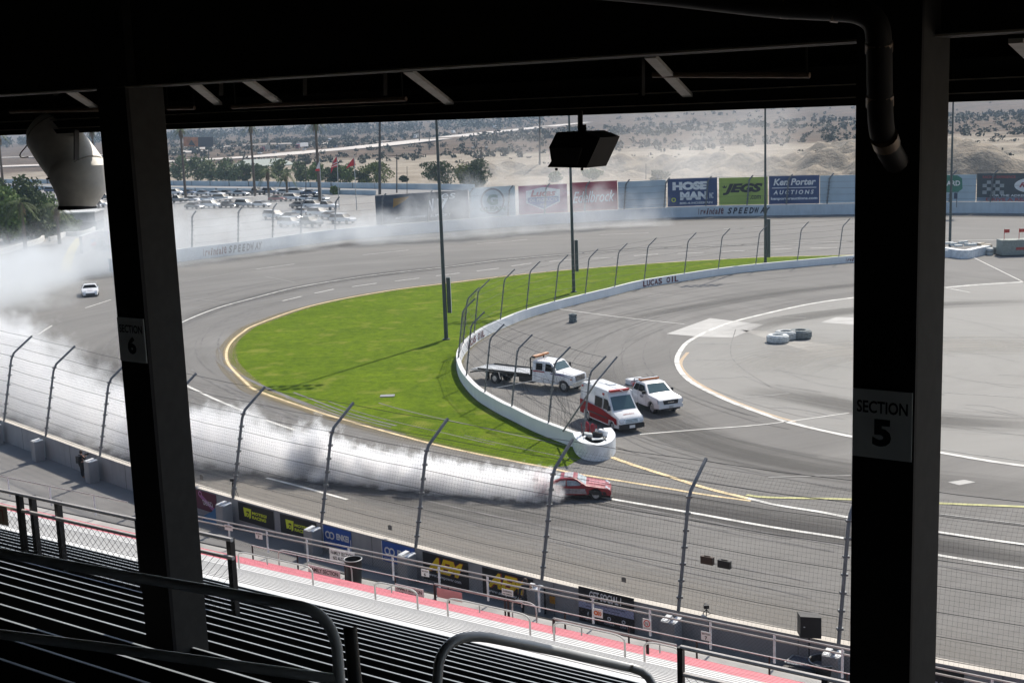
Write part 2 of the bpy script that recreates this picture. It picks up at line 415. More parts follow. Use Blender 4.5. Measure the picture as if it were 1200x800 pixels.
# dry strip at the grass edge and the cream edge line
LW = mat('painted line white', (.62, .61, .57), .8, var=.3, scale=1.2)
LWF = mat('worn painted line', (.34, .335, .315), .85, var=.25, scale=2)
LC = mat('painted line cream', (.66, .52, .30), .8, var=.3, scale=1.5)
LY = mat('painted line yellow', (.46, .45, .20), .8, var=.25, scale=1.5)
DRY = mat('dry grass edge', (.23, .19, .11), .9, var=.4, scale=1.5)
marks = MB()
ribbon(marks, GE + catmull(G([(640, 547.5), (675, 555), (730, 564), (780, 572), (825, 579.5), (880, 587)]), 4)[1:], .24, LC, z=.026)
line1 = catmull(G([(1400, 284), (1200, 281.3), (1107, 282), (1000, 283.2), (900, 286), (800, 290), (725, 293.7), (600, 303.7), (517, 313.7), (450, 321), (400, 328), (345, 337.5), (300, 348.7), (255, 361), (215, 377), (190, 392), (180, 408), (184, 427), (200, 442), (220, 452.5), (250, 467), (287.5, 482.5), (330, 499), (382, 513.7), (450, 530), (507, 543.7), (600, 564), (710, 583.7), (805, 600), (900, 617), (997, 632), (1102, 651), (1200, 666), (1400, 695)]), 5)
ribbon(marks, line1, .26, LW, z=.030)
ribbon(marks, catmull(G([(717, 536), (745, 546), (780, 557), (825, 571.5), (880, 585)]), 4), .34, LC, z=.034)
ribbon(marks, catmull(G([(876, 584), (910, 592), (960, 600), (1000, 607.5), (1102, 624), (1200, 638.5), (1400, 668)]), 4), .3, LW, z=.038)
ribbon(marks, catmull(G([(875, 580), (900, 583), (997, 585.3), (1102, 590), (1200, 594), (1400, 602)]), 4), .3, LY, z=.034)
# dashed line
dl = catmull(G([(331, 352.8), (375, 342.5), (410, 336.5), (460, 330), (515, 323), (565, 317), (610, 310.5), (663, 305), (715, 302), (765, 298.5), (840, 295.5), (905, 292.5), (975, 290.5), (1100, 289)]), 6)
W_ = walk(dl, 6.6)
for p, t in W_:
    ribbon(marks, [p, p + t * 3.9], .24, LW, z=.030)
def strokes(lst, w, m, z=.030):
    for a in lst: ribbon(marks, catmull(G(a), 3), w, m, z=z)
strokes([[(300, 315.5), (345, 309.5)], [(425, 299), (479, 293.2)], [(600, 282.5), (618, 280.8)], [(702, 275.3), (760, 273)], [(848, 268.6), (892, 267)], [(559, 286), (600, 283)],
         [(312, 560), (355, 571), (407, 585.5)], [(100, 361), (130, 351.3)], [(44, 392.5), (61, 381.5)]], .2, LW)
strokes([[(215, 349), (268, 355)], [(211, 331.5), (300, 314.5)], [(442, 305), (505, 297)], [(310, 324), (345, 331)], [(222, 489), (287, 488)], [(900, 559.5), (948, 558), (997, 557.3)],
         [(812, 402.5), (874, 403.5)], [(800, 422.5), (870, 421)], [(814, 444.5), (882, 441)], [(857, 468), (925, 461)], [(900, 371), (945, 373.2)], [(960, 357), (1000, 362)],
         [(1112, 286), (1200, 290)], [(1107, 460), (1200, 466)], [(1102, 602.5), (1200, 614.5)]], .12, LWF)
strokes([[(654, 362), (720, 371), (802, 380)], [(750, 509), (825, 503), (900, 497), (995, 484)], [(1139, 301), (1200, 331)], [(1107, 337.2), (1200, 330.8)], [(1107, 337), (1137, 343)]], .16, LW)
# infield circle: white line with a tan edge inside its lower-left part
circ = [(1400, 323), (1200, 330.5), (1107, 337), (1000, 349), (950, 356.2), (900, 367), (850, 380), (812, 397), (798, 410), (793.5, 426), (808, 446), (850, 468), (900, 487), (932, 497), (999, 512), (1105, 531), (1200, 546), (1400, 568)]
circw = catmull(G(circ), 6)
ribbon(marks, circw, .42, LW, z=.030)
PADM = asphalt('infield paving', .215, .32, C_INF, .5, .035, .6, (1, .975, .905))
flat_poly('infield_pad', circw, .016, PADM)
ribbon(marks, catmull(G([(806, 413), (797.5, 427), (812, 445), (852, 466.5), (900, 485), (932, 494.5)]), 5), .3, mat('tan edge paint', (.50, .38, .26), .85, var=.2), z=.026)
ribbon(marks, catmull(G([(905, 488), (932, 495.5), (999, 508.5), (1105, 527), (1200, 540)]), 5), .12, LWF, z=.034)
PT = mat('light concrete', (.46, .45, .425), .9, var=.1, scale=.6)
mp = MB()
for k, (zz, poly) in enumerate([(.020, [(781, 391), (832, 372.7), (895, 380.2), (859, 395.3), (822, 394.5)]), (.020, [(962, 377.5), (980, 371.5), (1003, 372), (1003, 380.5)])]):
    P = G(poly, zz); mp.add(P, [tuple(range(len(P)))], PT)
P = G([(1111, 564.5), (1130, 561.7), (1143, 564.5), (1124, 568)], .020); mp.add(P, [(0, 1, 2, 3)], PT)
P = G([(868, 386.5), (900, 388), (930, 398), (998, 407), (952, 412), (925, 405)], .020); mp.add(P, [tuple(range(6))], mat('old concrete patch', (.335, .32, .29), .9, var=.12, scale=.5))
mp.build('concrete_patch')['kind'] = 'structure'
marks.build('painted_lines')['kind'] = 'structure'
# tyre marks laid by cars
TM = mat('tyre rubber on asphalt', (.09, .086, .082), .8, var=.35, scale=.8)
TM2 = mat('faint tyre rubber on asphalt', (.125, .12, .115), .85, var=.3, scale=.8)
TM3 = mat('very faint tyre rubber', (.145, .14, .134), .85, var=.3, scale=.8)
tm = MB()
def pip(P, x, y):
    r = False; j = len(P) - 1
    for i in range(len(P)):
        if (P[i].y > y) != (P[j].y > y) and x < (P[j].x - P[i].x) * (y - P[i].y) / (P[j].y - P[i].y) + P[i].x: r = not r
        j = i
    return r
INF_AREA = INC[3:-3] + G([(700, 520), (900, 575), (1400, 590), (1400, 305)])
random.seed(21)
for k in range(60):
    i0 = random.randrange(2, len(circw) - 40); n = random.randrange(16, 40); off = uni(1.0, 26) ; dr = uni(-.12, .12); pts = []
    for i in range(i0, min(i0 + n, len(circw) - 1)):
        t = (circw[i + 1] - circw[i]).normalized(); nn = Vector((-t.y, t.x, 0))
        if (circw[i] + nn - C_INF).length < (circw[i] - nn - C_INF).length: nn = -nn
        c_ = circw[i] + nn * (off + dr * (i - i0))
        if pip(INF_AREA, c_.x, c_.y): pts.append(c_)
        elif pts: break
    if len(pts) < 4: continue
    ribbon(tm, pts, uni(.05, .09), random.choice([TM, TM2, TM2]), z=.0225 + .00002 * k)
for k in range(46):
    i0 = random.randrange(20, len(line1) - 30); n = random.randrange(10, 30); off = uni(-9, 9); pts = []
    for i in range(i0, min(i0 + n, len(line1) - 1)):
        t = (line1[i + 1] - line1[i]).normalized(); nn = Vector((t.y, -t.x, 0))
        pts.append(line1[i] + nn * (off + .035 * (i - i0)))
    ribbon(tm, pts, uni(.08, .2), TM3, z=.0235 + .00002 * k)
PM = mat('pad tyre mark', (.20, .195, .185), .85, var=.3, scale=.8)
for (x0, y0, x1, y1, x2, y2) in [(862, 386, 858, 420, 905, 455), (1110, 372, 1150, 380, 1200, 396), (905, 430, 960, 450, 1040, 460), (1107, 440, 1150, 448, 1200, 452), (1105, 482, 1150, 488, 1200, 490), (940, 380, 990, 376, 1060, 378), (870, 440, 900, 452, 960, 470), (1100, 498, 1150, 506, 1200, 510), (1108, 350, 1150, 352, 1200, 350)]:
    ribbon(tm, catmull(G([(x0, y0), (x1, y1), (x2, y2)]), 6), .09, PM, z=.0236)
for k in range(26):
    x0, y0 = uni(860, 1180), uni(385, 505); L_ = uni(40, 120)
    if 0.5 * (x0 - 800) < abs(y0 - 430): continue
    ribbon(tm, catmull(G([(x0, y0), (x0 + L_ * .5, y0 + L_ * .07 + uni(-3, 3)), (x0 + L_, y0 + L_ * .16)]), 4), uni(.06, .16), PM, z=.0237 + .00003 * k)
# dark rubber in front of the smoke, laid by the red car
rub = catmull(G([(696, 586), (640, 588), (560, 586), (480, 578), (400, 573), (330, 566), (262, 556)]), 6)
for k, o_ in enumerate((-.8, .75, 1.9)):
    ribbon(tm, [p + Vector((.1 * o_, .9 * o_, 0)) for p in rub], .3, TM, z=.0262 + .0004 * k)
tm.build('tyre_marks')['kind'] = 'structure'
# rubbered-in racing grooves and stained bands: see-through strips with a worn, noisy edge
def groove(P, w, col, alpha, z, name='rubber_groove', seed=0):
    n = len(P); me = bpy.data.meshes.new(name); vs = []; uv = []
    L = 0
    for i, p in enumerate(P):
        t = P[min(i + 1, n - 1)] - P[max(i - 1, 0)]; t.z = 0; t.normalize(); s_ = Vector((-t.y, t.x, 0))
        if i: L += (P[i] - P[i - 1]).length
        for k in (-.5, .5): q_ = p + s_ * w * k; vs.append((q_.x, q_.y, z)); uv.append((k + .5, L))
    fs = [(2 * i, 2 * i + 1, 2 * i + 3, 2 * i + 2) for i in range(n - 1)]
    me.from_pydata(vs, [], fs); ul = me.uv_layers.new(name='UVMap')
    for lp in me.loops: ul.data[lp.index].uv = uv[lp.vertex_index]
    m, nt, b = new_mat(name); q = NT(nt); u = q.n('ShaderNodeUVMap'); sp = q.n('ShaderNodeSeparateXYZ'); nt.links.new(u.outputs[0], sp.inputs[0])
    c_ = q.math('SUBTRACT', 1.0, q.math('ABSOLUTE', q.math('MULTIPLY', q.math('SUBTRACT', sp.outputs[0], .5), 2.0)))
    vec = q.comb(q.math('MULTIPLY', sp.outputs[0], w * 1.3), q.math('MULTIPLY', sp.outputs[1], .035), float(seed))
    f = q.math('ADD', q.noise(vec, 1.6, 5, .65), q.math('MULTIPLY', q.math('SUBTRACT', c_, .75), .7))
    ends = q.math('MULTIPLY', q.mapr(sp.outputs[1], 0, min(25, L * .3), 0, 1), q.mapr(sp.outputs[1], L, L - min(25, L * .3), 0, 1))
    f = q.math('MULTIPLY', q.math('MULTIPLY', q.mapr(f, .25, .62, 0, 1), q.mapr(c_, 0, .35, 0, alpha)), ends)
    b.inputs['Base Color'].default_value = (*col, 1); b.inputs['Roughness'].default_value = .8; b.inputs['Specular IOR Level'].default_value = .25
    nt.links.new(f, b.inputs['Alpha']); me.materials.append(m)
    for f_ in me.polygons:
        pass
    o = bpy.data.objects.new(name, me); scene.collection.objects.link(o); o['kind'] = 'structure'; return o
def off_line(P, d): return [p + Vector(((P[min(i + 1, len(P) - 1)] - P[max(i - 1, 0)]).normalized().y, -(P[min(i + 1, len(P) - 1)] - P[max(i - 1, 0)]).normalized().x, 0)) * d for i, p in enumerate(P)]
groove(catmull(G([(560, 566), (640, 574), (740, 584), (830, 597), (940, 616), (1050, 633), (1200, 655), (1400, 690)]), 5), 7.5, (.055, .052, .05), .62, .0215, seed=1)
groove(catmull(G([(150, 395), (120, 420), (135, 450), (180, 478), (250, 506), (340, 540), (440, 575), (560, 598), (700, 616), (850, 640)]), 5), 9, (.06, .057, .054), .5, .0205, seed=2)
groove(GE[20:], 3.2, (.24, .19, .10), .95, .0232, name='dry_grass_strip', seed=12)
groove(INC[8:], 1.8, (.20, .18, .09), .8, .0234, name='dry_grass_strip', seed=13)
groove(line1[12:75], 6.5, (.07, .067, .064), .5, .0195, seed=3)
groove([p for p in off_line(OUT[30:], 7.0)] if (off_line(OUT[30:], 7.0)[30].length < OUT[60].length) else off_line(OUT[30:], -7.0), 11, (.075, .068, .06), .45, .0185, seed=4)
groove(catmull(G([(640, 390), (720, 376), (840, 355), (960, 338), (1140, 322)]), 5), 6, (.085, .08, .075), .45, .0195, seed=5)
groove(catmull(G([(700, 420), (712, 455), (760, 490), (850, 525), (980, 552), (1150, 572), (1300, 590)]), 5), 10, (.08, .076, .07), .5, .0195, seed=6)
groove(catmull(G([(880, 440), (930, 420), (1000, 410), (1150, 405), (1300, 410)]), 5), 16, (.36, .345, .31), .6, .0245, seed=7)
groove(catmull(G([(870, 455), (960, 470), (1080, 490), (1250, 500)]), 5), 9, (.13, .125, .115), .6, .0245, seed=8)
groove(catmull(G([(850, 395), (920, 375), (1050, 360), (1250, 352)]), 5), 8, (.13, .125, .115), .55, .0245, seed=9)
groove(off_line(NEAR[20:], 4.5) if off_line(NEAR[20:], 4.5)[30].length > NEAR[50].length else off_line(NEAR[20:], -4.5), 9, (.27, .25, .22), .6, .0215, seed=10)
tmat = mat('yellow curb paint', (.52, .44, .18), .8, var=.2)
mb = MB(); ribbon(mb, catmull(G([(94, 279), (86, 290), (80, 304), (77, 318)]), 3), 1.6, tmat, z=.03); mb.build('painted_kerb_line')['kind'] = 'structure'

# ------------------------------------------------------------------ walls
def concrete(name, lo, hi, tint=(1, 1, 1), streaks=True):
    m, nt, b = new_mat(name); q = NT(nt); tc = q.n('ShaderNodeNewGeometry'); P = tc.outputs['Position']
    mp_ = q.n('ShaderNodeMapping'); mp_.inputs['Scale'].default_value = (1, 1, .15); nt.links.new(P, mp_.inputs[0])
    a = q.noise(mp_.outputs[0], 1.4, 5, .7); c = q.noise(P, .5, 4, .6)
    f = q.math('ADD', q.math('MULTIPLY', q.mapr(a, .3, .7, 0, 1), .5), q.math('MULTIPLY', q.mapr(c, .3, .7, 0, 1), .5))
    nt.links.new(q.mix(f, tuple(lo * t for t in tint), tuple(hi * t for t in tint)), b.inputs['Base Color'])
    b.inputs['Roughness'].default_value = .85; return m
def wall(name, P, th, h, m, topm=None, joints=0, jm=None, off=0.0):
    mb = MB(); n = len(P); vs = []
    for i, p in enumerate(P):
        t = P[min(i + 1, n - 1)] - P[max(i - 1, 0)]; t.z = 0; t.normalize(); s = Vector((-t.y, t.x, 0))
        a, b = p + s * (off - th / 2), p + s * (off + th / 2)
        vs += [Vector((a.x, a.y, 0)), Vector((a.x, a.y, h)), Vector((b.x, b.y, h)), Vector((b.x, b.y, 0))]
    sd = [(4 * i + k, 4 * i + k + 1, 4 * i + 5 + k, 4 * i + 4 + k) for i in range(n - 1) for k in (0, 2)]
    tp = [(4 * i + 1, 4 * i + 2, 4 * i + 6, 4 * i + 5) for i in range(n - 1)]
    mb.add(vs, sd + [(0, 1, 2, 3), (4 * n - 4, 4 * n - 3, 4 * n - 2, 4 * n - 1)], m); mb.add(vs, tp, topm or m)
    return mb
C_NEAR = concrete('grey wall concrete', .26, .38, (1, 1.0, 1.0)); C_TOP = concrete('wall top concrete', .5, .62, (1, .93, .82))
C_WHITE = concrete('white painted wall', .72, .84, (.97, 1, 1.02)); C_BLUE = concrete('pale grey blue painted wall', .52, .70, (.90, .98, 1.04))
C_RED = mat('dark red lettering', (.12, .012, .02), .6, var=.2)
C_NAVY = mat('navy lettering', (.02, .025, .05), .6, var=.1)
WH = 1.5
mb = wall('w', NEAR, .45, WH, C_NEAR, C_TOP)
near_wall = mb.build('concrete_wall'); tag(near_wall, 'grey concrete trackside wall below the bleachers with banners on it', 'wall')
mb = MB()
for p, t in walk(NEAR, 3.65, 1.0): mb.box(Vector((p.x, p.y, WH / 2)) - Vector((-t.y, t.x, 0)) * 0, (.02, .47, WH - .02), mat('wall joint', (.09, .09, .09), .9, var=0), t, Vector((-t.y, t.x, 0)))
jo = mb.build('wall_joint'); jo.parent = near_wall
OUTW = OUT[24:]
mb = wall('w', OUTW, .6, 2.05, C_BLUE, mat('wall top paint', (.70, .70, .68), .7, var=.1))
outer_wall = tag(mb.build('concrete_wall'), 'pale blue outer retaining wall round the far turn below the sponsor banners', 'wall')
mb = wall('w', INC, .36, .95, C_WHITE, mat('inner wall top', (.70, .70, .68), .7, var=.12))
inner_wall = tag(mb.build('concrete_wall'), 'low white infield wall curving round the grass', 'wall')
def on_curve(P, q):
    """closest point of a polyline and its tangent"""
    best = None
    for a, b in zip(P, P[1:]):
        d = b - a; L = d.length_squared
        if L < 1e-9: continue
        t = max(0, min(1, (Vector((q[0], q[1], 0)) - a).dot(d) / L)); c = a + d * t
        e = (Vector((q[0], q[1], 0)) - c).length
        if best is None or e < best[0]: best = (e, c, d.normalized())
    return best[1], best[2]
def wall_text(P, px0, px1, py, py1, txt, m, h, z0, off, parent, shear=0, bold=.02, flip=False):
    """letters placed one by one along a curved wall"""
    a, _ = on_curve(P, at(px0, py)); b, _ = on_curve(P, at(px1, py1)); L = (b - a).length; mb = MB()
    n = len(txt)
    for i, ch in enumerate(txt):
        if ch == ' ': continue
        u0 = i / n + .06 / n; u1 = (i + 1) / n - .06 / n
        if ch in 'I': u0 += .3 / n; u1 -= .3 / n
        pa, ta = on_curve(P, a + (b - a) * u0); pb, tb = on_curve(P, a + (b - a) * u1)
        ex = (pb - pa).normalized(); nz = ex.cross(Vector((0, 0, 1)))
        hh = h * (.74 if ch in 'rwna' else 1)
        text_mb(mb, ch, pa + nz * off + Vector((0, 0, z0)), ex, (0, 0, 1), (pb - pa).length, hh, m, shear=shear, bold=bold)
    t = mb.build('lettering'); t.parent = parent; return t
wall_text(OUTW, 817, 848, 254, 253.6, 'Irwindale', C_RED, 1.15, .45, .33, outer_wall, .2)
wall_text(OUTW, 852, 903, 253.5, 252.6, 'SPEEDWAY', C_NAVY, 1.2, .45, .33, outer_wall, .3, .04)
wall_text(OUTW, 236, 265, 303.5, 300, 'Irwindale', C_RED, 1.15, .45, .33, outer_wall, .2)
wall_text(OUTW, 267, 309, 299.8, 294.7, 'SPEEDWAY', C_NAVY, 1.2, .45, .33, outer_wall, .3, .04)
INR = list(reversed(INC))
wall_text(INR, 752, 793, 337.5, 330.4, 'LUCAS OIL', C_RED, .70, .14, .2, inner_wall, .0, .03)
wall_text(INR, 989, 1015, 308.4, 306.7, 'Irwindale', C_RED, .5, .2, .2, inner_wall, .15)
wall_text(INR, 546, 566, 411, 395.5, 'LUCAS OIL', C_RED, .66, .16, .2, inner_wall, .0, .03)

# ------------------------------------------------------------------ catch fences
POSTM = mat('galvanised steel post', (.16, .17, .18), .55, .3, var=.15, scale=3)
CAB = mat('steel cable', (.05, .05, .052), .6, .2, var=0)
WIRE = mat('fence wire', (.05, .05, .05), .6, .2, var=0)
def fence(name, bases, dirs, hb, lean, over, up, rp, label, cables, mesh=0.0, z0=0.0, rc=.012, plates=False, cat='fence', mesh_rng=None):
    root = empty(name, bases[len(bases) // 2], 0, label, cat); parts = []
    pl = []
    for B, D in zip(bases, dirs):
        bend = B + D * lean + Vector((0, 0, hb)); tip = bend + D * over + Vector((0, 0, up))
        low = B - Vector((0, 0, z0)); k1 = B + D * lean * .9 + Vector((0, 0, hb * .93)); k2 = bend + D * over * .08 + Vector((0, 0, up * .1))
        pl.append((B, bend, tip)); mb = MB()
        mb.tube([low, B, k1, k2, tip], rp, POSTM, 8)
        for f in np.linspace(.12, .98, 7):
            q = B.lerp(bend, f); mb.box(q, (rp * 3.2, rp * 2.2, rp * 1.1), POSTM)
        if plates:
            pass
        parts.append(mb.build('post', smooth=True))
    def P3(i, v):
        B, b, t = pl[i]; L1 = (b - B).length; L2 = (t - b).length; s = v * (L1 + L2)
        return B.lerp(b, s / L1) if s <= L1 else b.lerp(t, (s - L1) / L2)
    for v in cables:
        mb = MB()
        pts = []
        for i in range(len(pl)):
            pts.append(P3(i, v))
            if i < len(pl) - 1:
                q = (P3(i, v) + P3(i + 1, v)) / 2; q.z -= .05; pts.append(q)
        mb.tube(pts, rc, CAB, 4); parts.append(mb.build('cable'))
    if mesh:
        tot = (pl[0][1] - pl[0][0]).length + (pl[0][2] - pl[0][1]).length
        for i in range(len(pl) - 1):
            if mesh_rng and not (mesh_rng[0] <= i < mesh_rng[1]): continue
            mb = MB(); L = (pl[i + 1][0] - pl[i][0]).length; nu = max(2, int(L / mesh)); nv = int(tot * .93 / mesh)
            def Q(u, v):
                a, b = P3(i, v), P3(i + 1, v); q = a.lerp(b, u); w = 4 * u * (1 - u)
                return q + Vector((0, 0, -.04 * w)) + dirs[i] * (.05 + .06 * w * math.sin(v * 9 + i))
            r_ = .0032
            for k in range(1, nu): mb.tube([Q(k / nu, v) for v in (0, .35, .72, .8, .93)], r_, WIRE, 3, cap=False)
            for k in range(1, nv): mb.tube([Q(u, k / nv * .93) for u in (0, .33, .66, 1)], r_, WIRE, 3, cap=False)
            parts.append(mb.build('mesh_panel'))
    under(root, *parts)
    return root, pl
nb, nd = [], []
cc = [(x, y) for x, y in _nw[1:]]
for x, y in cc:
    c, t = on_curve(NEAR, at(x, y, WH)); nn = Vector((-t.y, t.x, 0))
    if nn.y < 0: nn = -nn
    nb.append(Vector((c.x, c.y, WH - .02)) - nn * .2); nd.append(nn)
near_fence, near_pl = fence('catch_fence', nb, nd, 4.5, 1.05, 1.5, 1.1, .075, 'tall near catch fence of bent steel posts, cables and wire mesh above the grey wall', [.03, .15, .28, .42, .56, .70, .82, .98], mesh=.17)
# buttresses with white base plates behind each near post
BUT = concrete('buttress concrete', .24, .36); PLM = mat('white plate', (.72, .73, .72), .5, var=.1)
for i, (B, D) in enumerate(zip(nb, nd)):
    t = Vector((D.y, -D.x, 0)); root = empty('wall_buttress', Vector((B.x, B.y, 0)) - D * .6, 0, None, 'buttress', 'concrete buttresses behind the near wall')
    side = ['far left', 'left', 'left of the left column'][min(i // 2, 2)]
    root['label'] = 'concrete buttress with white plates behind the near wall, number %s from the left' % ['one', 'two', 'three', 'four', 'five', 'six', 'seven', 'eight', 'nine', 'ten', 'eleven', 'twelve', 'thirteen', 'fourteen'][i]
    mb = MB(); c = Vector((B.x, B.y, 0)) - D * .62
    mb.box(c + Vector((0, 0, .66)), (.62, .62, 1.32), BUT, t, D)
    b1 = mb.build('block'); mb = MB(); mb2 = MB()
    for k, m_ in ((-1, mb), (1, mb2)):
        q = c + t * .21 * k + Vector((0, 0, 1.345)) + D * .03
        m_.box(q, (.24, .52, .05), PLM, t, (D + Vector((0, 0, .12))))
    under(root, b1, mb.build('plate'), mb2.build('plate'))
# inner fence
FD = Vector((.92, .39, 0)).normalized()
ib = [(672, 513), (632, 497), (590, 477), (560, 460), (543, 440), (537, 419), (545, 402), (560, 390), (579, 374), (604, 362), (634, 352), (669, 343), (706, 335), (746, 327), (789, 319), (834, 313.5), (880, 308.5), (929, 304), (979, 300), (1030, 296), (1080, 293)]
bases = []
for x, y in ib:
    c, t = on_curve(INC, at(x, y, .95)); bases.append(Vector((c.x, c.y, .95)))
inner_fence, inner_pl = fence('catch_fence', bases, [FD] * len(bases), 3.95, .6, 1.15, .95, .06, 'infield catch fence of bent dark posts on the low white curving wall', [.05, .2, .35, .5, .65, .8, .98], mesh=.35, z0=.3, rc=.012, mesh_rng=(0, 6))
# the damaged end of that fence: a post pushed over, a stay and loose wires
mb = MB(); mb.tube([at(660, 505, .9), atD(699, 447, (at(672, 513, .9) - Vector((0, 0, EYE))).length - 1), atD(723, 418, (at(672, 513, .9) - Vector((0, 0, EYE))).length)], .06, POSTM, 8)
bent = tag(mb.build('bent_fence_post', smooth=True), 'broken fence post leaning over beside the white end of the infield wall', 'post')
mb = MB(); random.seed(5)
d0 = (at(645, 470, 1.5) - Vector((0, 0, EYE))).length
for k in range(16):
    x0, y0 = uni(632, 662), uni(432, 470); x1, y1 = uni(655, 690), uni(500, 513)
    mb.tube([atD(x0, y0, d0), atD((x0 + x1) / 2 + uni(-6, 6), (y0 + y1) / 2 + 6, d0 - 1), atD(x1, y1, d0 - 2)], .008, WIRE, 4)
tag(mb.build('loose_fence_wire'), 'tangled loose wires hanging from the broken end of the infield fence', 'wire')
mb = MB(); mb.tube([atD(578, 455, 98), atD(640, 443, 97)], .03, mat('pale strut', (.45, .46, .46), .5, .3, var=0), 6)
tag(mb.build('fence_stay'), 'pale diagonal stay bar across the infield fence in front of the flatbed truck', 'bar')
# outer fence
ox = [-60, -10, 40, 238, 284, 328, 371, 414, 457, 503, 549, 594, 638, 686, 733, 781, 828, 874, 921, 969, 1017, 1064, 1111, 1158, 1205, 1250]
ob_ = []
for x in ox[3:]:
    ys = np.interp(x, [209, 300, 440, 515, 600, 725, 817, 900, 1000, 1200], [295, 281.5, 267.5, 259, 252.5, 246, 243, 241, 239, 237])
    c, t = on_curve(OUTW, at(x, ys, 2.05)); ob_.append(Vector((c.x, c.y, 2.05)))
dirs = []
for b in ob_:
    c, t = on_curve(OUTW, b); nn = Vector((t.y, -t.x, 0)); dirs.append((nn * .25 + Vector((1, 0, 0)) * .75).normalized())
outer_fence, outer_pl = fence('catch_fence', ob_, dirs, 4.9, .45, .75, .9, .13, 'far catch fence of bent posts above the pale blue outer wall', [.1, .3, .5, .7, .97], rc=.016)
# ------------------------------------------------------------------ grandstand
S0, S1 = -78.0, 14.0
def zb(n):                                    # height of the bench tops at distance n from the eye
    if n <= 18.4: return 14.44 - .452 * (n - 11.5)
    if n <= 27.6: return 11.24 - .472 * (n - 18.4)
    if n <= 28.9: return 6.45
    return max(2.7, 6.25 - .438 * (n - 28.9))
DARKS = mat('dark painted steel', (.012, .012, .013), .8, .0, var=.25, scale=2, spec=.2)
UPPER = mat('shaded deck steel', (.014, .014, .015), .8, .0, var=.3, scale=1.5, spec=.2)  # upper deck darkened in colour to stand for shade
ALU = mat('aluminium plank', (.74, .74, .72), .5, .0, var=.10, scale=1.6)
ALU_SHADE = mat('shaded seat plank', (.034, .036, .038), .75, 0, var=.25, scale=2, spec=.25)  # aluminium plank darkened in colour to stand for its shaded side
NOSE = mat('bright plank edge', (.40, .44, .47), .42, .25, var=.12, scale=1.3)
EDGE_LIT = mat('lit plank edge', (.27, .30, .325), .5, .1, var=.2, scale=1.5)  # light on the plank tops put into a brighter edge colour
ROW_SHADE = mat('dark row shade', (.28, .28, .28), .8, 0, var=.1)  # shade between the rows, painted as a strip
PINK = mat('sun-faded red plank', (.70, .25, .29), .6, 0, var=.14, scale=1.1)
PINK2 = mat('red footboard', (.50, .07, .09), .6, 0, var=.14, scale=1.1)
BRN = mat('rusty tan riser', (.26, .20, .13), .8, 0, var=.35, scale=1.8)
GALV = mat('galvanised pipe', (.42, .43, .43), .45, .35, var=.15, scale=3)
GALVD = mat('dull pipe', (.66, .70, .74), .35, 0, var=.2, scale=3)
BLACK = mat('black paint', (.012, .012, .013), .5, 0, var=.1)
# stepped decks as one structure: treads under every row
rows = []                                     # (n, z, kind)
n = 1.55
while n < 18.35: rows.append((n, zb(n), 'upper')); n += .76
n = 19.05
while n < 27.6: rows.append((n, zb(n), 'lower')); n += .76
n = 29.4
while n < 36.9: rows.append((n, zb(n), 'front')); n += .76
mbU, mbL = MB(), MB()
def sbox(mb, s0, s1, n0, n1, z0, z1, m):
    mb.box(S((s0 + s1) / 2, (n0 + n1) / 2, (z0 + z1) / 2), (s1 - s0, n1 - n0, z1 - z0), m, (UX, UY, 0), (NX, NY, 0))
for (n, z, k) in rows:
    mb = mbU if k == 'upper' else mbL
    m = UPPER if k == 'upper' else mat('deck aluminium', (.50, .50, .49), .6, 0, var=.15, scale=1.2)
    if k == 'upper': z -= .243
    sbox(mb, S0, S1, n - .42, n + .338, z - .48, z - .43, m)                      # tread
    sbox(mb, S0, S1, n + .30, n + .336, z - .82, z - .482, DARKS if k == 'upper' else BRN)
sbox(mbU, S0, S1, -3.2, 1.125, 18.6, 18.72, UPPER); sbox(mbU, S0, S1, -3.4, -3.2, 17, 25, DARKS)  # unseen back wall added behind the camera to block ambient light
sbox(mbL, S0, S1, 27.5, 28.98, 6.10, 6.16, mat('aisle plank', (.5, .5, .5)))
sbox(mbL, S0, S1, 37.1, 38.3, 2.24, 2.30, mat('front walk concrete', (.36, .35, .33), .85, 0, var=.2, scale=.8))
sbox(mbL, S0, S1, 38.3, 38.45, 0, 2.30, DARKS); sbox(mbL, S0, S1, 28.9, 28.98, 5.4, 6.25, BRN)
sbox(mbU, S0, S0 + .3, -3, 38, 0, 2.3, DARKS)
gs = empty('grandstand', S(-30, 18, 0), 0, 'stepped steel grandstand deck falling from the dark upper rows to the track', 'grandstand')
u_ = mbU.build('upper_deck'); l_ = mbL.build('lower_deck'); under(gs, u_, l_)
ORD = ['first', 'second', 'third', 'fourth', 'fifth', 'sixth', 'seventh', 'eighth', 'ninth', 'tenth', 'eleventh', 'twelfth', 'thirteenth', 'fourteenth', 'fifteenth', 'sixteenth', 'seventeenth', 'eighteenth', 'nineteenth', 'twentieth', 'twenty-first', 'twenty-second', 'twenty-third', 'twenty-fourth']
cnt = {}
random.seed(11)
npink = 6
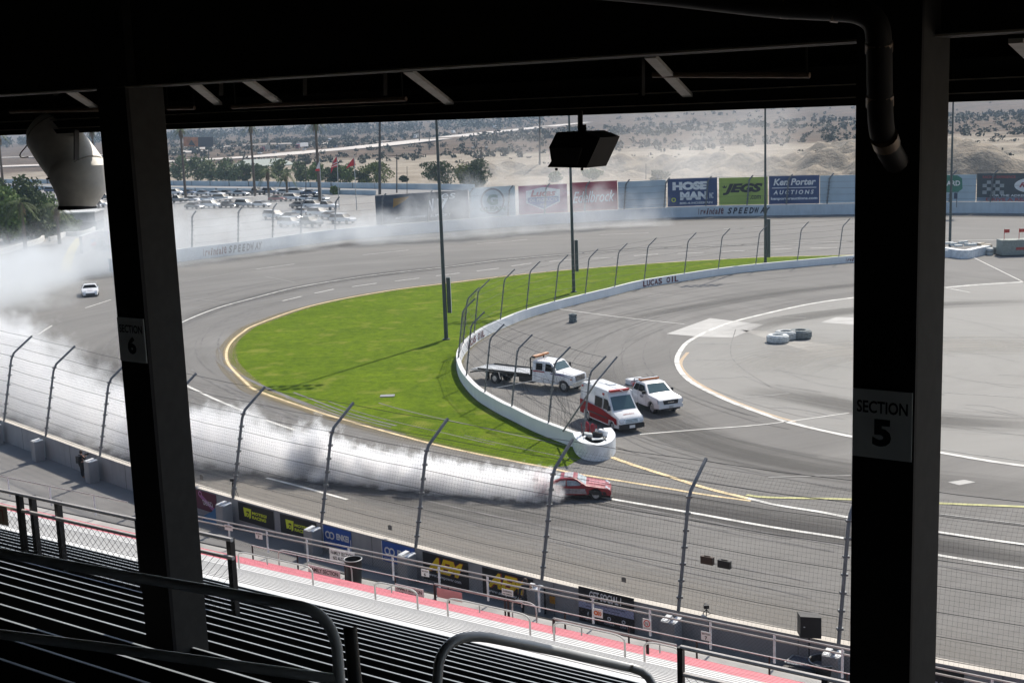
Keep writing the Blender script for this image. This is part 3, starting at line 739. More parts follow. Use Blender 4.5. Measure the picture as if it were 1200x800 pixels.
for i, (n, z, k) in enumerate(rows):
    pink = k == 'front' and i >= len(rows) - npink
    key = 'pink' if pink else k; cnt[key] = cnt.get(key, 0) + 1; od = ORD[cnt[key] - 1]
    lab = {'upper': 'shaded dark bench row with bright edge, %s down from the camera' % od, 'lower': 'sunlit pale bench row in the middle block, %s from its top' % od,
           'front': 'sunlit pale bench row in the front block, %s from its top' % od, 'pink': 'sun-faded pink bench row at the front, %s from its top' % od}[key]
    if k == 'upper': z -= .243
    root = empty('bleacher_bench', S(-20, n, z), 0, lab, 'bench', 'long bench rows of the grandstand')
    pm = ALU_SHADE if k == 'upper' else (PINK if pink else ALU); parts = []
    mb = MB(); sbox(mb, S0, S1, n - .13, n + .13, z - .045, z, pm); parts.append(mb.build('seat'))
    if k == 'upper':
        mb = MB(); sbox(mb, S0, S1, n - .165, n - .14, z - .02, z + .235, ALU_SHADE); parts.append(mb.build('backrest'))
        mb = MB(); sbox(mb, S0, S1, n - .165, n - .142, z + .2352, z + .243, EDGE_LIT); parts.append(mb.build('lit_edge'))
    else:
        mb = MB(); sbox(mb, S0, S1, n + .085, n + .11, z + .0005, z + .006, PINK2 if pink else ROW_SHADE); parts.append(mb.build('row_shade_strip'))  # strip on each seat paints the shade line between rows
        mb = MB(); sbox(mb, S0, S1, n + .15, n + .335, z - .425, z - .385, PINK2 if pink else ALU); parts.append(mb.build('footboard'))
    step = 1.83
    s_ = S0 + 1 + (i % 3) * .4; lg = []
    while s_ < S1:
        vis = (k != 'upper') or True
        mb = MB(); sbox(mb, s_ - .03, s_ + .03, n - .10, n + .10, z - .43, z - .046, mat('bench bracket', (.16, .155, .14), .7, .2, var=.2)); lg.append(mb)
        s_ += step * (2 if k == 'upper' else 2)
    parts += [m_.build('bracket') for m_ in lg]
    under(root, *parts)

# ------------------------------------------------------------------ rails
def pipe_run(pts, r, m, seg=8):
    mb = MB(); mb.tube(pts, r, m, seg); return mb
def N(px, py, n): return atN(px, py, n)
# near looped handrails
def arc(a, b, c, k=8):
    """rounded corner through b"""
    a, b, c = Vector(a), Vector(b), Vector(c)
    return [a.lerp(b, t).lerp(b.lerp(c, t), t) for t in np.linspace(0, 1, k)]
rt = empty('handrail', atD(390, 760, 5), 0, 'dark bent pipe handrail crossing the bottom left corner', 'handrail')
p0, p1, p2, p3 = atD(-60, 636, 7.6), atD(335, 707, 5.6), atD(392, 716, 5.5), atD(402, 850, 5.5)
c_ = arc(atD(352, 710, 5.55), atD(388, 718, 5.5), atD(395, 760, 5.5))
mb = MB(); mb.tube([p0, atD(130, 671, 6.6), atD(250, 691.5, 6.0), atD(352, 710, 5.55)] + c_[1:] + [p3], .024, GALVD, 12); a = mb.build('top_pipe', smooth=True)
mb = MB(); mb.tube([atD(-60, 735, 6.6), atD(130, 759, 6.0), atD(260, 777, 5.6), atD(398, 796, 5.5)], .022, GALVD, 12); b = mb.build('mid_pipe', smooth=True)
mb = MB(); mb.tube([atD(410, 735, 5.7), atD(421, 850, 5.7)], .03, BLACK, 10); c = mb.build('post', smooth=True)
under(rt, a, b, c)
rt = empty('handrail', atD(510, 790, 6), 0, 'bent pipe handrail hoop at the bottom centre, sunlit towards its right', 'handrail')
hoop = [atD(508, 860, 8.6), atD(513, 790, 8.6)] + arc(atD(514, 778, 8.6), atD(522, 738, 8.6), atD(574, 747, 8.9), 10) + [atD(660, 764, 9.6), atD(735, 781, 10.2)] + arc(atD(740, 782, 10.2), atD(764, 786, 10.3), atD(769, 815, 10.3), 5) + [atD(772, 870, 10.3)]
mb = MB(); mb.tube(hoop, .035, GALV, 12); under(rt, mb.build('pipe', smooth=True))
# hoops on the lower block (standing in the cross aisle)
def hoop_rail(pxa, pxb, foot_n, label, h=.74, r=.03, z=None):
    z = 6.16 if z is None else z
    sa, sb = sOf(pxa, foot_n), sOf(pxb, foot_n); sa_, sb_ = sa, sb
    root = empty('hoop_rail', S(sa, foot_n, z), 0, label, 'handrail', 'pipe hoops along the cross aisle')
    pts = [S(sa, foot_n, z - .1), S(sa, foot_n, z + h * .7)] + arc(S(sa, foot_n, z + h * .75), S(sa, foot_n, z + h), S(sa + .4, foot_n, z + h), 6) + arc(S(sb - .4, foot_n, z + h), S(sb, foot_n, z + h), S(sb, foot_n, z + h * .75), 6) + [S(sb, foot_n, z - .1)]
    mb = MB(); mb.tube(pts, r, mat('pale pipe', (.62, .60, .57), .45, .1, var=.1), 8); a = mb.build('pipe', smooth=True)
    mb = MB(); mb.tube([S(sa + (sb - sa) * .4, foot_n, z + h), S(sa + (sb - sa) * .4, foot_n, z + h - .25)], .02, GALV, 6); b = mb.build('stub', smooth=True)
    under(root, a, b); return root
ZA = 6.85
for k, (xa, xb, nn, lb) in enumerate([(283, 368, 28.9, 'pale pipe hoop nearest the left column above the pink benches'), (440, 489, 28.9, 'pale pipe hoop below the trash can, centre left'),
                                       (524, 620, 28.9, 'pale pipe hoop below the small gate, centre'), (648, 731, 28.9, 'pale pipe hoop below the get social banner'), (754, 800, 28.9, 'pale pipe hoop beside the black rail post at right')]):
    hoop_rail(xa, xb, nn, lb)
for xa, xb, lb in [(330, 414, 'pale pipe hoop in front of the family section sign at left'), (600, 628, 'short pale pipe hoop end beside the doorway in the wall')]:
    hoop_rail(xa, xb, 37.4, lb, h=.95, z=2.3)
# front safety rail with mesh infill
def rail_run(n_, ztops, s_a, s_b, step, label, postm, pipem, zfloor, rp=.03, post=.05, mesh=True, name='safety_rail', cat='railing', boxp=False):
    root = empty(name, S((s_a + s_b) / 2, n_, zfloor), 0, label, cat); parts = []
    for z in ztops: mb = MB(); mb.tube([S(s_a, n_, z), S(s_b, n_, z)], rp, pipem, 8); parts.append(mb.build('rail', smooth=True))
    s = s_a; 
    while s <= s_b + .01:
        mb = MB()
        if boxp: mb.beam(S(s, n_, zfloor), S(s, n_, ztops[0]), post, post, postm, (UX, UY, 0))
        else: mb.tube([S(s, n_, zfloor), S(s, n_, ztops[0])], post / 2, postm, 6)
        parts.append(mb.build('post')); s += step
    if mesh:
        mb = MB(); h = ztops[-1] - zfloor - .05; p = .14; s = s_a
        while s < s_b:                          # diamond mesh
            s2 = min(s + h, s_b); mb.tube([S(s, n_, zfloor + .05), S(s2, n_, zfloor + .05 + (s2 - s))], .0035, WIRE, 3, cap=False)
            s3 = max(s - h, s_a); mb.tube([S(s, n_, zfloor + .05), S(s3, n_, zfloor + .05 + (s - s3))], .0035, WIRE, 3, cap=False); s += p
        parts.append(mb.build('mesh_panel'))
    under(root, *parts); return root
# front rail n=38.4, z=3.6
s230, s1000 = sOf(233, 38.4), sOf(1240, 38.4)
PIPEW = mat('weathered rail pipe', (.40, .385, .37), .5, .15, var=.2, scale=2)
rail_run(38.4, [3.52, 3.32], s230, S1, 2.35, 'long double front rail with wire mesh below the near wall', GALVD, PIPEW, 2.5, .035, .09)
rail_run(38.4, [3.52], S0, sOf(160, 38.4), 3.4, 'single thin front rail left of the left column', GALVD, PIPEW, 2.5, .03, .09, mesh=False)
# vomitory rails (thick pale pipes on black posts, chain link below)
def zat(px, py, n): return atN(px, py, n).z
nR = 12.6
za = zat(60, 587, nR)
PALE = mat('sunlit pale rail', (.66, .63, .60), .45, .1, var=.12)
rail_run(nR, [za, za - .28], sOf(-80, nR), sOf(277, nR), 3.0, 'thick pale double rail on black posts left of the left column', BLACK, PALE, zb(nR) - .5, .032, .09, boxp=True)
for px_ in (50, 79, 275):
    p = sOf(px_, nR + .1); mb = MB(); mb.beam(S(p, nR + .1, zb(nR) - .5), S(p, nR + .1, za - .02), .09, .09, BLACK, (UX, UY, 0))
    tag(mb.build('steel_post'), {50: 'black square steel post left of the left column, outer one', 79: 'black square steel post left of the left column, inner one', 275: 'black square steel post right of the left column under the pale rail'}[px_], 'post')
nQ = 16.0; zq = zat(795, 757, nQ)
rail_run(nQ, [zq, zq - .42], sOf(797, nQ), S1, 2.2, 'thick pale double rail with chain link at the bottom right', BLACK, PALE, zb(nQ) - .45, .036, .085, boxp=True)
mb = MB(); sbox(mb, S0, S1, 28.96, 29.0, 5.92, 6.10, mat('tan kick plank', (.42, .31, .18), .8, 0, var=.3)); k_ = mb.build('kick_plank'); under(gs, k_)
# mid rail pieces (front block)
for xa, xb, y, n_, lb in [(648, 792, 724, 33.0, 'brown pipe rail on short black posts above the pink benches at right'), (510, 612, 684, 36.9, 'brown double pipe rail in front of the small gate')]:
    z = zat(xa, y, n_); rail_run(n_, [z], sOf(xa, n_), sOf(xb, n_), 3.4, lb, BLACK, PIPEW, z - .9, .04, .1, mesh=False)
rail_run(37.0, [3.35], sOf(300, 37), sOf(1000, 37), 2.6, 'low pale pipe rail between the pink benches and the front walk', BLACK, PALE, 2.55, .022, .07, mesh=False)

# ------------------------------------------------------------------ roof
SOFF = mat('roof deck underside', (.035, .034, .030), .85, 0, var=.15, scale=.8, spec=.15)
GIRD = mat('girder paint', (.02, .019, .018), .75, 0, var=.2, scale=1.5, spec=.2)
BRACE = mat('primer grey brace', (.42, .40, .36), .7, 0, var=.12)
EDGE = mat('lit flange edge', (.40, .36, .30), .6, 0, var=.2)  # light bounced off the track, painted as paler edges
TUBEM = mat('brown conduit', (.20, .13, .085), .6, 0, var=.2)
roof = empty('grandstand_roof', S(-10, 9, 21.4), 0, 'dark steel grandstand roof with girders and braces across the top of the view', 'roof'); rp = []
SR0, SR1 = -80, 30
def rbox(name, n0, n1, z0, z1, m, s0=SR0, s1=SR1):
    mb = MB(); sbox(mb, s0, s1, n0, n1, z0, z1, m); o = mb.build(name); rp.append(o); return o
rbox('girder', 8.14, 8.26, 21.41, 22.35, GIRD)
rbox('flange', 8.02, 8.38, 21.375, 21.408, GIRD); rbox('lit_flange_edge', 8.0, 8.018, 21.372, 21.386, EDGE)
rbox('roof_deck', -4.2, 10.95, 22.36, 22.46, SOFF)
rbox('soffit', 8.4, 10.25, 21.80, 21.83, SOFF)
rbox('fascia_beam', 10.35, 10.75, 20.99, 21.13, GIRD); rbox('fascia_beam', 10.4, 10.6, 21.133, 21.30, GIRD); rbox('lit_fascia_edge', 10.30, 10.348, 21.035, 21.045, EDGE)
rbox('lit_fascia_edge', 10.34, 10.395, 21.14, 21.15, EDGE); rbox('fascia_lip', 10.30, 10.347, 20.975, 21.03, GIRD)
rbox('eaves_panel', 10.76, 10.80, 21.0, 22.36, GIRD)
for (x0, y0, x1, y1) in [(77, 104, 111, 126), (226, 97, 256, 122), (289, 94, 326, 120), (478, 83, 527, 121), (762, 66, 806, 112), (1190, 48, 1222, 80), (-60, 110, -20, 136)]:
    mb = MB(); mb.beam(atN(x0, y0, 8.4), atN(x1, y1, 10.25), .085, .03, BRACE); rp.append(mb.build('brace'))
for (x0, x1, y0, y1, n_) in [(12, 118, 131, 128.5, 10.0), (196, 228, 127, 126.5, 10.0), (272, 476, 125.5, 116, 9.6), (765, 949, 88, 88.5, 9.2)]:
    mb = MB(); a, b = atN(x0, y0, n_), atN(x1, y1, n_); mb.tube([a, b], .022, TUBEM, 8)
    for p in (a.lerp(b, .02), a.lerp(b, .98)): mb.tube([p, p + Vector((0, 0, .6))], .008, GIRD, 5)
    rp.append(mb.build('conduit', smooth=True))
for x in (64, 258, 606 - 250, 752, 450): 
    mb = MB(); mb.beam(atN(x, 60, 8.6), atN(x, 112, 8.6), .05, .03, GIRD); rp.append(mb.build('hanger'))
under(roof, *rp)
# columns
def column(xl, xc, xr, yref, n_, label, nb):
    """front face from pixel xl to xc, right-hand face from xc to xr"""
    a = atN(xl, yref, n_); b = atN(xc, yref, n_); w = (Vector((a.x, a.y, 0)) - Vector((b.x, b.y, 0))).length
    lo, hi = .02, 2.0
    def px_of(p):
        d = np.array(p) - np.array([0, 0, EYE]); k = d @ CF; return 600 + FOC * (d @ CR) / k
    sb_ = b.x * UX + b.y * UY
    for _ in range(40):
        mid = (lo + hi) / 2
        if px_of(S(sb_, n_ + mid, b.z)) < xr: lo = mid
        else: hi = mid
    dep = lo; sa_ = a.x * UX + a.y * UY
    root = empty('steel_column', S(sb_, n_, zb(n_) - .5), 0, label, 'column')
    z0, z1 = zb(n_) - .52, 22.34
    mb = MB(); sbox(mb, sa_, sb_, n_, n_ + .04, z0, z1, COL_SHADE); f = mb.build('front_plate')
    mb = MB(); sbox(mb, sa_ + .05, sb_ - .05, n_ + .042, n_ + dep - .002, z0, z1, COL_SHADE); c = mb.build('web')
    mb = MB(); sbox(mb, sb_ - .048, sb_, n_ + .042, n_ + dep, z0, z1, COL_LIT); g = mb.build('side_plate')
    mb = MB(); sbox(mb, sa_ - .12, sb_ + .12, n_ - .1, n_ + dep + .1, z0 - .04, z0 - .002, COL_SHADE); bp_ = mb.build('base_plate')
    under(root, f, c, g, bp_)
    return sa_, sb_, dep
COL_SHADE = mat('column paint shaded', (.014, .013, .013), .75, 0, var=.15, spec=.2)  # shade on the camera side painted into a darker column colour
COL_LIT = mat('column paint lit', (.05, .048, .044), .8, 0, var=.12, spec=.2, scale=9, detail=6)  # same column, painted lighter where daylight reaches the side
cl = column(140, 172, 214.5, 400, 8.0, 'dark square steel column at left carrying the section 6 sign', 0)
cr = column(1000, 1073.5, 1105.5, 400, 7.75, 'dark square steel column at right carrying the section 5 sign', 0)
SIGNW = mat('sign white', (.80, .82, .80), .6, 0, var=.06)
for (sa_, sb_, dep), n_, y0, y1, dig, lb in [(cl, 8.0, 372, 423, '6', 'small section 6 sign plate on the left column'), (cr, 7.75, 457, 537, '5', 'section 5 sign plate on the right column')]:
    xm = 600
    zt = atN(150 if dig == '6' else 1035, y0, n_).z; zl = atN(150 if dig == '6' else 1035, y1, n_).z
    root = empty('section_sign', S(sa_, n_ - .01, zl), 0, lb, 'sign')
    mb = MB(); s0, s1 = sa_ + .006, sb_ - .012; sbox(mb, s0, s1, n_ - .012, n_ - .003, zl, zt, SIGNW); a = mb.build('plate')
    mb = MB(); w = s1 - s0; h = zt - zl
    text_mb(mb, 'SECTION', S(s0 + w * .07, n_ - .012, zl + h * .66), (UX, UY, 0), (0, 0, 1), w * .86, h * .18, BLACK, lift=.003, bold=.02)
    text_mb(mb, dig, S(s0 + w * .34, n_ - .012, zl + h * .18), (UX, UY, 0), (0, 0, 1), w * .32, h * .40, BLACK, lift=.003, bold=.05)
    b = mb.build('lettering'); under(root, a, b)
# drain pipe with clamps beside the right column
PIPE = mat('brown drain pipe', (.009, .007, .0065), .6, .1, var=.3, scale=5); CLAMP = mat('brass clamp', (.16, .11, .07), .4, .4, var=.2)
root = empty('drain_pipe', atN(1030, 120, 7.3), 0, 'fat dark drain pipe with bright clamps running down the right column', 'pipe')
nP = 7.45
pth = [atN(700, -14, nP), atN(790, -6, nP), atN(900, 6, nP), atN(975, 10, nP), atN(1008, 14, nP), atN(1026, 28, nP), atN(1030, 55, nP), atN(1031, 110, nP), atN(1033, 150, nP), atN(1040, 172, nP + .1), atN(1050, 190, nP + .25)]
mb = MB(); mb.tube(catmull(pth, 4), .074, PIPE, 14); a = mb.build('pipe', smooth=True); cs = []
for i, (x, y, x2, y2) in enumerate([(916, 6, 926, 7), (975, 10, 984, 11), (1030, 50, 1030, 61), (1031, 112, 1031, 124), (1036, 160, 1039, 169)]):
    mb = MB(); mb.tube([atN(x, y, nP), atN(x2, y2, nP + (.02 if i < 4 else .06))], .08, CLAMP, 14); cs.append(mb.build('clamp', smooth=True))
under(root, a, *cs)
# hooded floodlight hanging at the centre
FLM = mat('floodlight housing', (.018, .017, .016), .7, 0, var=.15, spec=.2); FLM2 = mat('floodlight face', (.05, .047, .042), .7, 0, var=.15)
root = empty('hanging_floodlight', atN(680, 145, 9.6), 0, 'black hooded floodlight hanging from the roof edge at the centre', 'floodlight')
def pxpoly(P, n_): return [atN(x, y, n_) for x, y in P]
A = [(643.5, 172.5), (652, 155), (684, 154), (695, 158), (703, 161.5), (699, 171), (687, 197), (641.5, 196), (646, 189)]
mb = MB(); front = pxpoly(A, 9.35); mb.prism(front, Vector((NX, NY, 0)) * .34, FLM); a = mb.build('housing')
mb = MB(); mb.prism(pxpoly([(645.5, 174), (683, 173.5), (677, 193), (648, 192), (650, 187)], 9.345), Vector((NX, NY, 0)) * -.02, FLM2); b = mb.build('reflector_panel')
mb = MB(); mb.tube([atN(680, 130, 9.5), atN(680, 156, 9.5)], .022, FLM, 8); mb.box(atN(682, 151, 9.5), (.07, .07, .07), FLM); c = mb.build('stem')
mb = MB()
for x in (652, 682): mb.lathe(atN(x, 197, 9.4), (0, 0, -1), [(0, .012), (.02, .012), (.022, .002)], FLM, 8)
e = mb.build('bolt'); under(root, a, b, c, e)
# horn loudspeaker at the left
HW = mat('grubby white horn shell', (.85, .82, .74), .55, 0, var=.12, scale=7); HD = mat('horn inner dark', (.02, .02, .02), .7, 0, var=0)
root = empty('horn_loudspeaker', atN(75, 170, 10.95), 0, 'big grubby white horn loudspeaker hanging from the roof edge at far left', 'loudspeaker')
nH = 10.5
P0, P1 = atN(52, 163, nH), atN(93, 243, nH - .25)
ax = (P1 - P0); L = ax.length; ax.normalize(); pxm = (atN(100, 200, nH) - atN(100, 201, nH)).length * 1.02
r_ = 36 * pxm
K = 36
mb = MB(); hp = [atN(x, y, nH) for x, y in [(50, 145), (54, 150), (59, 157), (66, 166), (76, 180), (86, 193), (96, 206), (100, 211.5)]]
mb.tube(hp, 1, HW, 36, cap=True, radii=[v * pxm for v in (16, 25, 29.5, 31, 31.5, 31.5, 31, 29)]); sh = mb.build('body', smooth=True)
prof = [(186, 62, 118), (194, 60, 124), (202, 58, 125), (210, 60, 125), (217, 64, 124.5), (223, 66.5, 123), (229, 68.5, 120), (235, 70, 116), (240, 70.5, 112.5), (243, 70, 111)]
vs = []; cents = []
for y, xl, xr in prof:
    c0 = atN((xl + xr) / 2, y, nH - .02); rr = (xr - xl) / 2 * pxm * 1.03; cents.append((c0, rr))
    for k in range(K): a_ = 2 * math.pi * k / K; vs.append(c0 + Vector((math.cos(a_) * rr, math.sin(a_) * rr * .9, 0)))
mb = MB(); mb.add(vs, [(i * K + k, i * K + (k + 1) % K, (i + 1) * K + (k + 1) % K, (i + 1) * K + k) for i in range(len(prof) - 1) for k in range(K)] + [tuple(range(K))], HW); a = mb.build('flared_mouth', smooth=True)
mb = MB()
for i in (2, 6):
    t_ = (hp[min(i + 1, 7)] - hp[i - 1]).normalized(); mb.tube([hp[i] - t_ * .006, hp[i] + t_ * .006], (31.6 if i > 2 else 29.9) * pxm, mat("grimy seam", (.42, .39, .33), .7), 36)
sm_ = mb.build('seam', smooth=True)
c0, rr = cents[-1]
mb = MB(); mb.lathe(c0 + Vector((0, 0, .02)), (0, 0, 1), [(0, .001), (0, rr * .86)], HD, 30); a2 = mb.build('throat')
mb = MB(); mb.lathe(c0, (0, 0, -1), [(-.03, rr), (.0, rr * 1.03), (.018, rr * 1.03), (.018, rr * .88), (-.03, rr * .86)], HD, 30); a3 = mb.build('rim', smooth=True)
mb = MB(); mb.beam(atN(89.5, 152, 10.25), atN(89.5, 188, 10.22), .065, .02, BLACK, (UX, UY, 0)); mb.beam(atN(89.5, 159, 10.25), atN(89.5, 159, nH), .065, .02, BLACK); b = mb.build('bracket')
mb = MB(); mb.tube(catmull([atN(36, 152, nH), atN(33, 168, nH), atN(24, 180, nH), atN(25, 184.5, nH), atN(33, 184, nH)], 5), .008, BLACK, 6); c = mb.build('cable', smooth=True)
mb = MB(); mb.lathe(atN(56, 209.5, nH - .36), (0, 0, -1), [(-.01, .001), (-.01, .022), (.012, .022), (.012, .001)], BLACK, 10); e = mb.build('vent_hole')
under(root, sh, sm_, a, a2, a3, b, c, e)
# ------------------------------------------------------------------ banners and signs
def bm_(c, n=None, r=.55, var=.06): return mat(n or 'printed vinyl %s' % str(c), c, r, 0, var=var, scale=.6)
WHT = bm_((.75, .76, .76), 'white print'); BLK = bm_((.012, .012, .014), 'black vinyl')
def banner(name, cat, label, P, xa, ya, xb, yb, ztop, zbot, m, zline=None, off=.02, thick=.02, group=None):
    """flat printed panel from one pixel column to another, standing against a wall curve; returns frame (origin, ex, w, h, root)"""
    zl = zline if zline is not None else ztop
    a, _ = on_curve(P, at(xa, ya, zl)); b, _ = on_curve(P, at(xb, yb, zl))
    ex = (b - a).normalized(); nz = ex.cross(Vector((0, 0, 1))); w = (b - a).length
    o = a + nz * off; o.z = zbot
    root = empty(name, o, 0, label, cat, group)
    mb = MB(); mb.box(o + ex * w / 2 + Vector((0, 0, (ztop - zbot) / 2)) - nz * thick / 2, (w, thick, ztop - zbot), m, ex, nz * -1)
    under(root, mb.build('panel'))
    return o, ex, w, ztop - zbot, root, nz
def art(fr, items, name='lettering'):
    """items: ('t', text, x, y, w, h, mat, shear, bold) or ('q', poly, mat), fractions of the panel"""
    o, ex, w, h, root, nz = fr; mb = MB(); Z = Vector((0, 0, 1)); lay = .006
    for it in items:
        if it[0] == 't':
            _, t, x, y, ww, hh, m, sh, bo = it
            text_mb(mb, t, o + ex * x * w + Z * y * h, ex, Z, ww * w, hh * h, m, shear=sh, bold=bo, lift=lay)
        elif it[0] == 'q':
            mb.add([o + ex * x * w + Z * y * h + nz * lay for x, y in it[1]], [tuple(range(len(it[1])))], it[2])
        elif it[0] == 'ring':
            _, cx, cy, r0, r1, m = it; n = 32; vs = []
            for k in range(n):
                a = 2 * math.pi * k / n
                for r in (r0, r1): vs.append(o + ex * (cx * w + r * h * math.cos(a)) + Z * (cy * h + r * h * math.sin(a)) + nz * lay)
            mb.add(vs, [(2 * k, 2 * k + 1, (2 * k + 3) % (2 * n), (2 * k + 2) % (2 * n)) for k in range(n)], m)
        lay += .0035
    under(root, mb.build(name))
YG = bm_((.70, .78, .04), 'lime yellow print'); ENB = bm_((.02, .09, .38), 'blue vinyl'); AEMY = bm_((.90, .62, .0), 'golden print'); AEMR = bm_((.35, .02, .02), 'red print')
# maroon torn banner
fr = banner('wall_banner', 'banner', 'maroon banner with white sloping print just right of the left column', NEAR, 233, 570, 257, 577, 1.42, .35, bm_((.10, .008, .03), 'maroon vinyl'), 1.5, off=-.03 + .29)
art(fr, [('ring', .22, .82, .10, .15, bm_((.6, .25, .5), 'mauve print')), ('q', [(.15, .7), (.3, .8), (.95, .2), (.8, .1)], bm_((.35, .12, .30), 'purple print')), ('t', 'DENSO', .32, .30, .5, .25, WHT, -.5, 0)])
for k, (xa, ya, xb, yb) in enumerate([(281, 585, 320, 597), (329, 599, 370, 611)]):
    fr = banner('wall_banner', 'banner', 'black banner with lime motegi racing print, %s' % ('left one of the two' if k == 0 else 'right one of the two'), NEAR, xa, ya, xb, yb, 1.42, .42, BLK, 1.5, off=.26, group='near wall banners')
    art(fr, [('q', [(.15, .78), (.38, .78), (.36, .3), (.31, .22), (.31, .62), (.24, .62), (.22, .3), (.17, .3)], YG), ('ring', .265, .42, .05, .12, YG), ('t', 'MOTEGI', .40, .52, .42, .16, YG, .1, .04), ('t', 'RACING', .40, .28, .40, .18, YG, .1, .04)])
for k, (xa, ya, xb, yb) in enumerate([(381, 612, 416, 620), (453, 629, 494, 638)]):
    fr = banner('wall_banner', 'banner', 'blue banner with white enkei print and looped emblem, %s' % ('left one' if k == 0 else 'right one'), NEAR, xa, ya, xb, yb, 1.44, .45, ENB, 1.5, off=.26, group='near wall banners')
    art(fr, [('ring', .17, .55, .12, .20, WHT), ('ring', .31, .55, .12, .20, WHT), ('t', 'ENKEI', .48, .42, .44, .32, WHT, 0, .05), ('t', 'more than just a wheel company', .08, .16, .8, .09, WHT, 0, 0), ('q', [(0, 0), (.02, 0), (.02, 1), (0, 1)], WHT), ('q', [(.97, 0), (1, 0), (1, .6), (.98, .6)], WHT)])
for k, (xa, ya, xb, yb) in enumerate([(502, 641, 554, 655), (571, 659, 630, 674)]):
    fr = banner('wall_banner', 'banner', 'black banner with big golden aem letters, %s' % ('left one' if k == 0 else 'right one'), NEAR, xa, ya, xb, yb, 1.42, .12, BLK, 1.5, off=.26, group='near wall banners')
    art(fr, [('t', 'AEM', .085, .35, .82, .58, AEMR, .42, .09), ('t', 'AEM', .09, .36, .80, .55, AEMY, .42, .05), ('t', 'www.aempower.com', .12, .14, .72, .12, WHT, 0, .02)])
fr = banner('wall_banner', 'banner', 'black and lilac get social banner on the near wall', NEAR, 682, 687, 748, 701, 1.62, .12, BLK, 1.5, off=.26)
art(fr, [('q', [(0, .40), (1, .40), (1, .62), (0, .62)], bm_((.42, .44, .62), 'lilac print')), ('t', 'GET SOCIAL !', .2, .70, .58, .24, WHT, .12, .03), ('t', 'Share your experience on Facebook, Twitter and Instagram', .14, .54, .7, .06, BLK, 0, .01), ('t', 'using the hashtag and be entered', .14, .45, .6, .05, BLK, 0, .01), ('t', 'f', .16, .2, .03, .12, WHT, 0, .03), ('t', 'FACEBOOK', .08, .08, .16, .07, WHT, 0, 0), ('ring', .56, .26, .03, .06, WHT), ('t', 'FORMULA', .47, .08, .18, .07, WHT, 0, 0), ('ring', .82, .26, .03, .06, WHT), ('t', 'DRIFT', .76, .08, .14, .07, WHT, 0, 0)])
fr = banner('wall_banner', 'banner', 'black banner reading ce.com at the bottom right beyond the right column', NEAR, 1080, 764, 1135, 775, 1.40, .4, BLK, 1.5, off=.26)
art(fr, [('t', 'RACE.COM', .1, .18, .72, .24, bm_((.55, .53, .62), 'pale lilac print'), 0, .04)])
mb = MB(); c, t = on_curve(NEAR, at(235, 570, 1.5))
# blue cover lying against the wall
c, t = on_curve(NEAR, at(250, 600, .6)); nn = Vector((t.y, -t.x, 0)); nn = nn if nn.y < 0 else -nn
mb = MB(); pts = [(-.9, 0), (1.0, 0), (.8, .45), (.1, .95), (-.2, .6), (-.8, .3)]
mb.prism([c + t * x + Vector((0, 0, z)) + nn * (.75 - z * .35) for x, z in pts], nn * .05, bm_((.03, .12, .24), 'blue tarpaulin', var=.3))
tag(mb.build('tarpaulin'), 'blue tarpaulin slumped against the near wall under the maroon banner', 'tarpaulin')
# signs hung on the near rails
def hung_sign(px0, py0, px1, py1, n_, label, items, col=WHT, name='notice_board', group=None, th=.015):
    a = atN(px0, py0, n_); b = atN(px1, py0, n_); sa = a.x * UX + a.y * UY; sb = b.x * UX + b.y * UY
    zt = atN((px0 + px1) / 2, py0 + (py1 - py0) * .5, n_); hgt = (atN(px0, py0, n_).z - atN(px0, py1, n_).z)
    z0 = zt.z - hgt / 2; o = S(sa, n_, z0); root = empty(name, o, 0, label, 'sign', group)
    mb = MB(); sbox(mb, sa, sb, n_, n_ + th, z0, z0 + hgt, col); under(root, mb.build('board'))
    ex = Vector((UX, UY, 0)); fr = (o, ex, sb - sa, hgt, root, Vector((-NX, -NY, 0)))
    if items: art(fr, items)
    return root
fam = [('t', 'FAMILY SECTION', .06, .56, .88, .30, BLK, 0, .02), ('t', 'NO ALCOHOL', .14, .14, .68, .30, BLK, 0, .02)]
hung_sign(386, 645, 415, 659, 38.3, 'white family section no alcohol board on the front rail beside the trash can', fam)
hung_sign(361, 665, 398, 680, 36.95, 'white family section no alcohol board before the pink benches, left of the trash can', fam)
hung_sign(463, 687, 496, 701, 36.95, 'white family section no alcohol board before the pink benches, right of the trash can', fam)
def small(px, py, w, h, n_, label, txt, col=WHT, tc=BLK):
    hung_sign(px - w / 2, py - h / 2, px + w / 2, py + h / 2, n_, label, [('t', t_, x_, y_, w_, h_, tc, 0, .02) for (t_, x_, y_, w_, h_) in txt], col)
small(267.5, 618, 9, 6, 38.3, 'tiny white plate on the front rail, nearest the left column', [('SECTION', .1, .55, .8, .25)])
small(303, 627, 8, 8, 38.3, 'small white section plate on the front rail, second from the left column', [('SECTION', .1, .65, .8, .2), ('7', .35, .1, .25, .4)])
small(498, 671, 9, 8, 38.3, 'small white section plate on the front rail below the left aem banner', [('SECTION', .1, .65, .8, .2), ('6', .35, .1, .25, .4)])
small(594.5, 694, 13, 7, 38.3, 'white notice plate on the front rail below the right aem banner', [('WARNING', .1, .55, .8, .25), ('NO CLIMBING', .1, .15, .8, .2)])
small(827.5, 745, 12, 10, 38.3, 'white section plate on the front rail left of the loudspeaker', [('SECTION', .1, .65, .8, .2), ('7', .38, .1, .22, .4)])
hung_sign(695, 713, 706, 723, 38.3, 'white plate with an orange emblem on the front rail under the get social banner', [('ring', .3, .5, .1, .28, bm_((.6, .15, .05), 'orange print')), ('t', '20', .48, .25, .4, .5, bm_((.6, .15, .05), 'orange print'), 0, .04)])
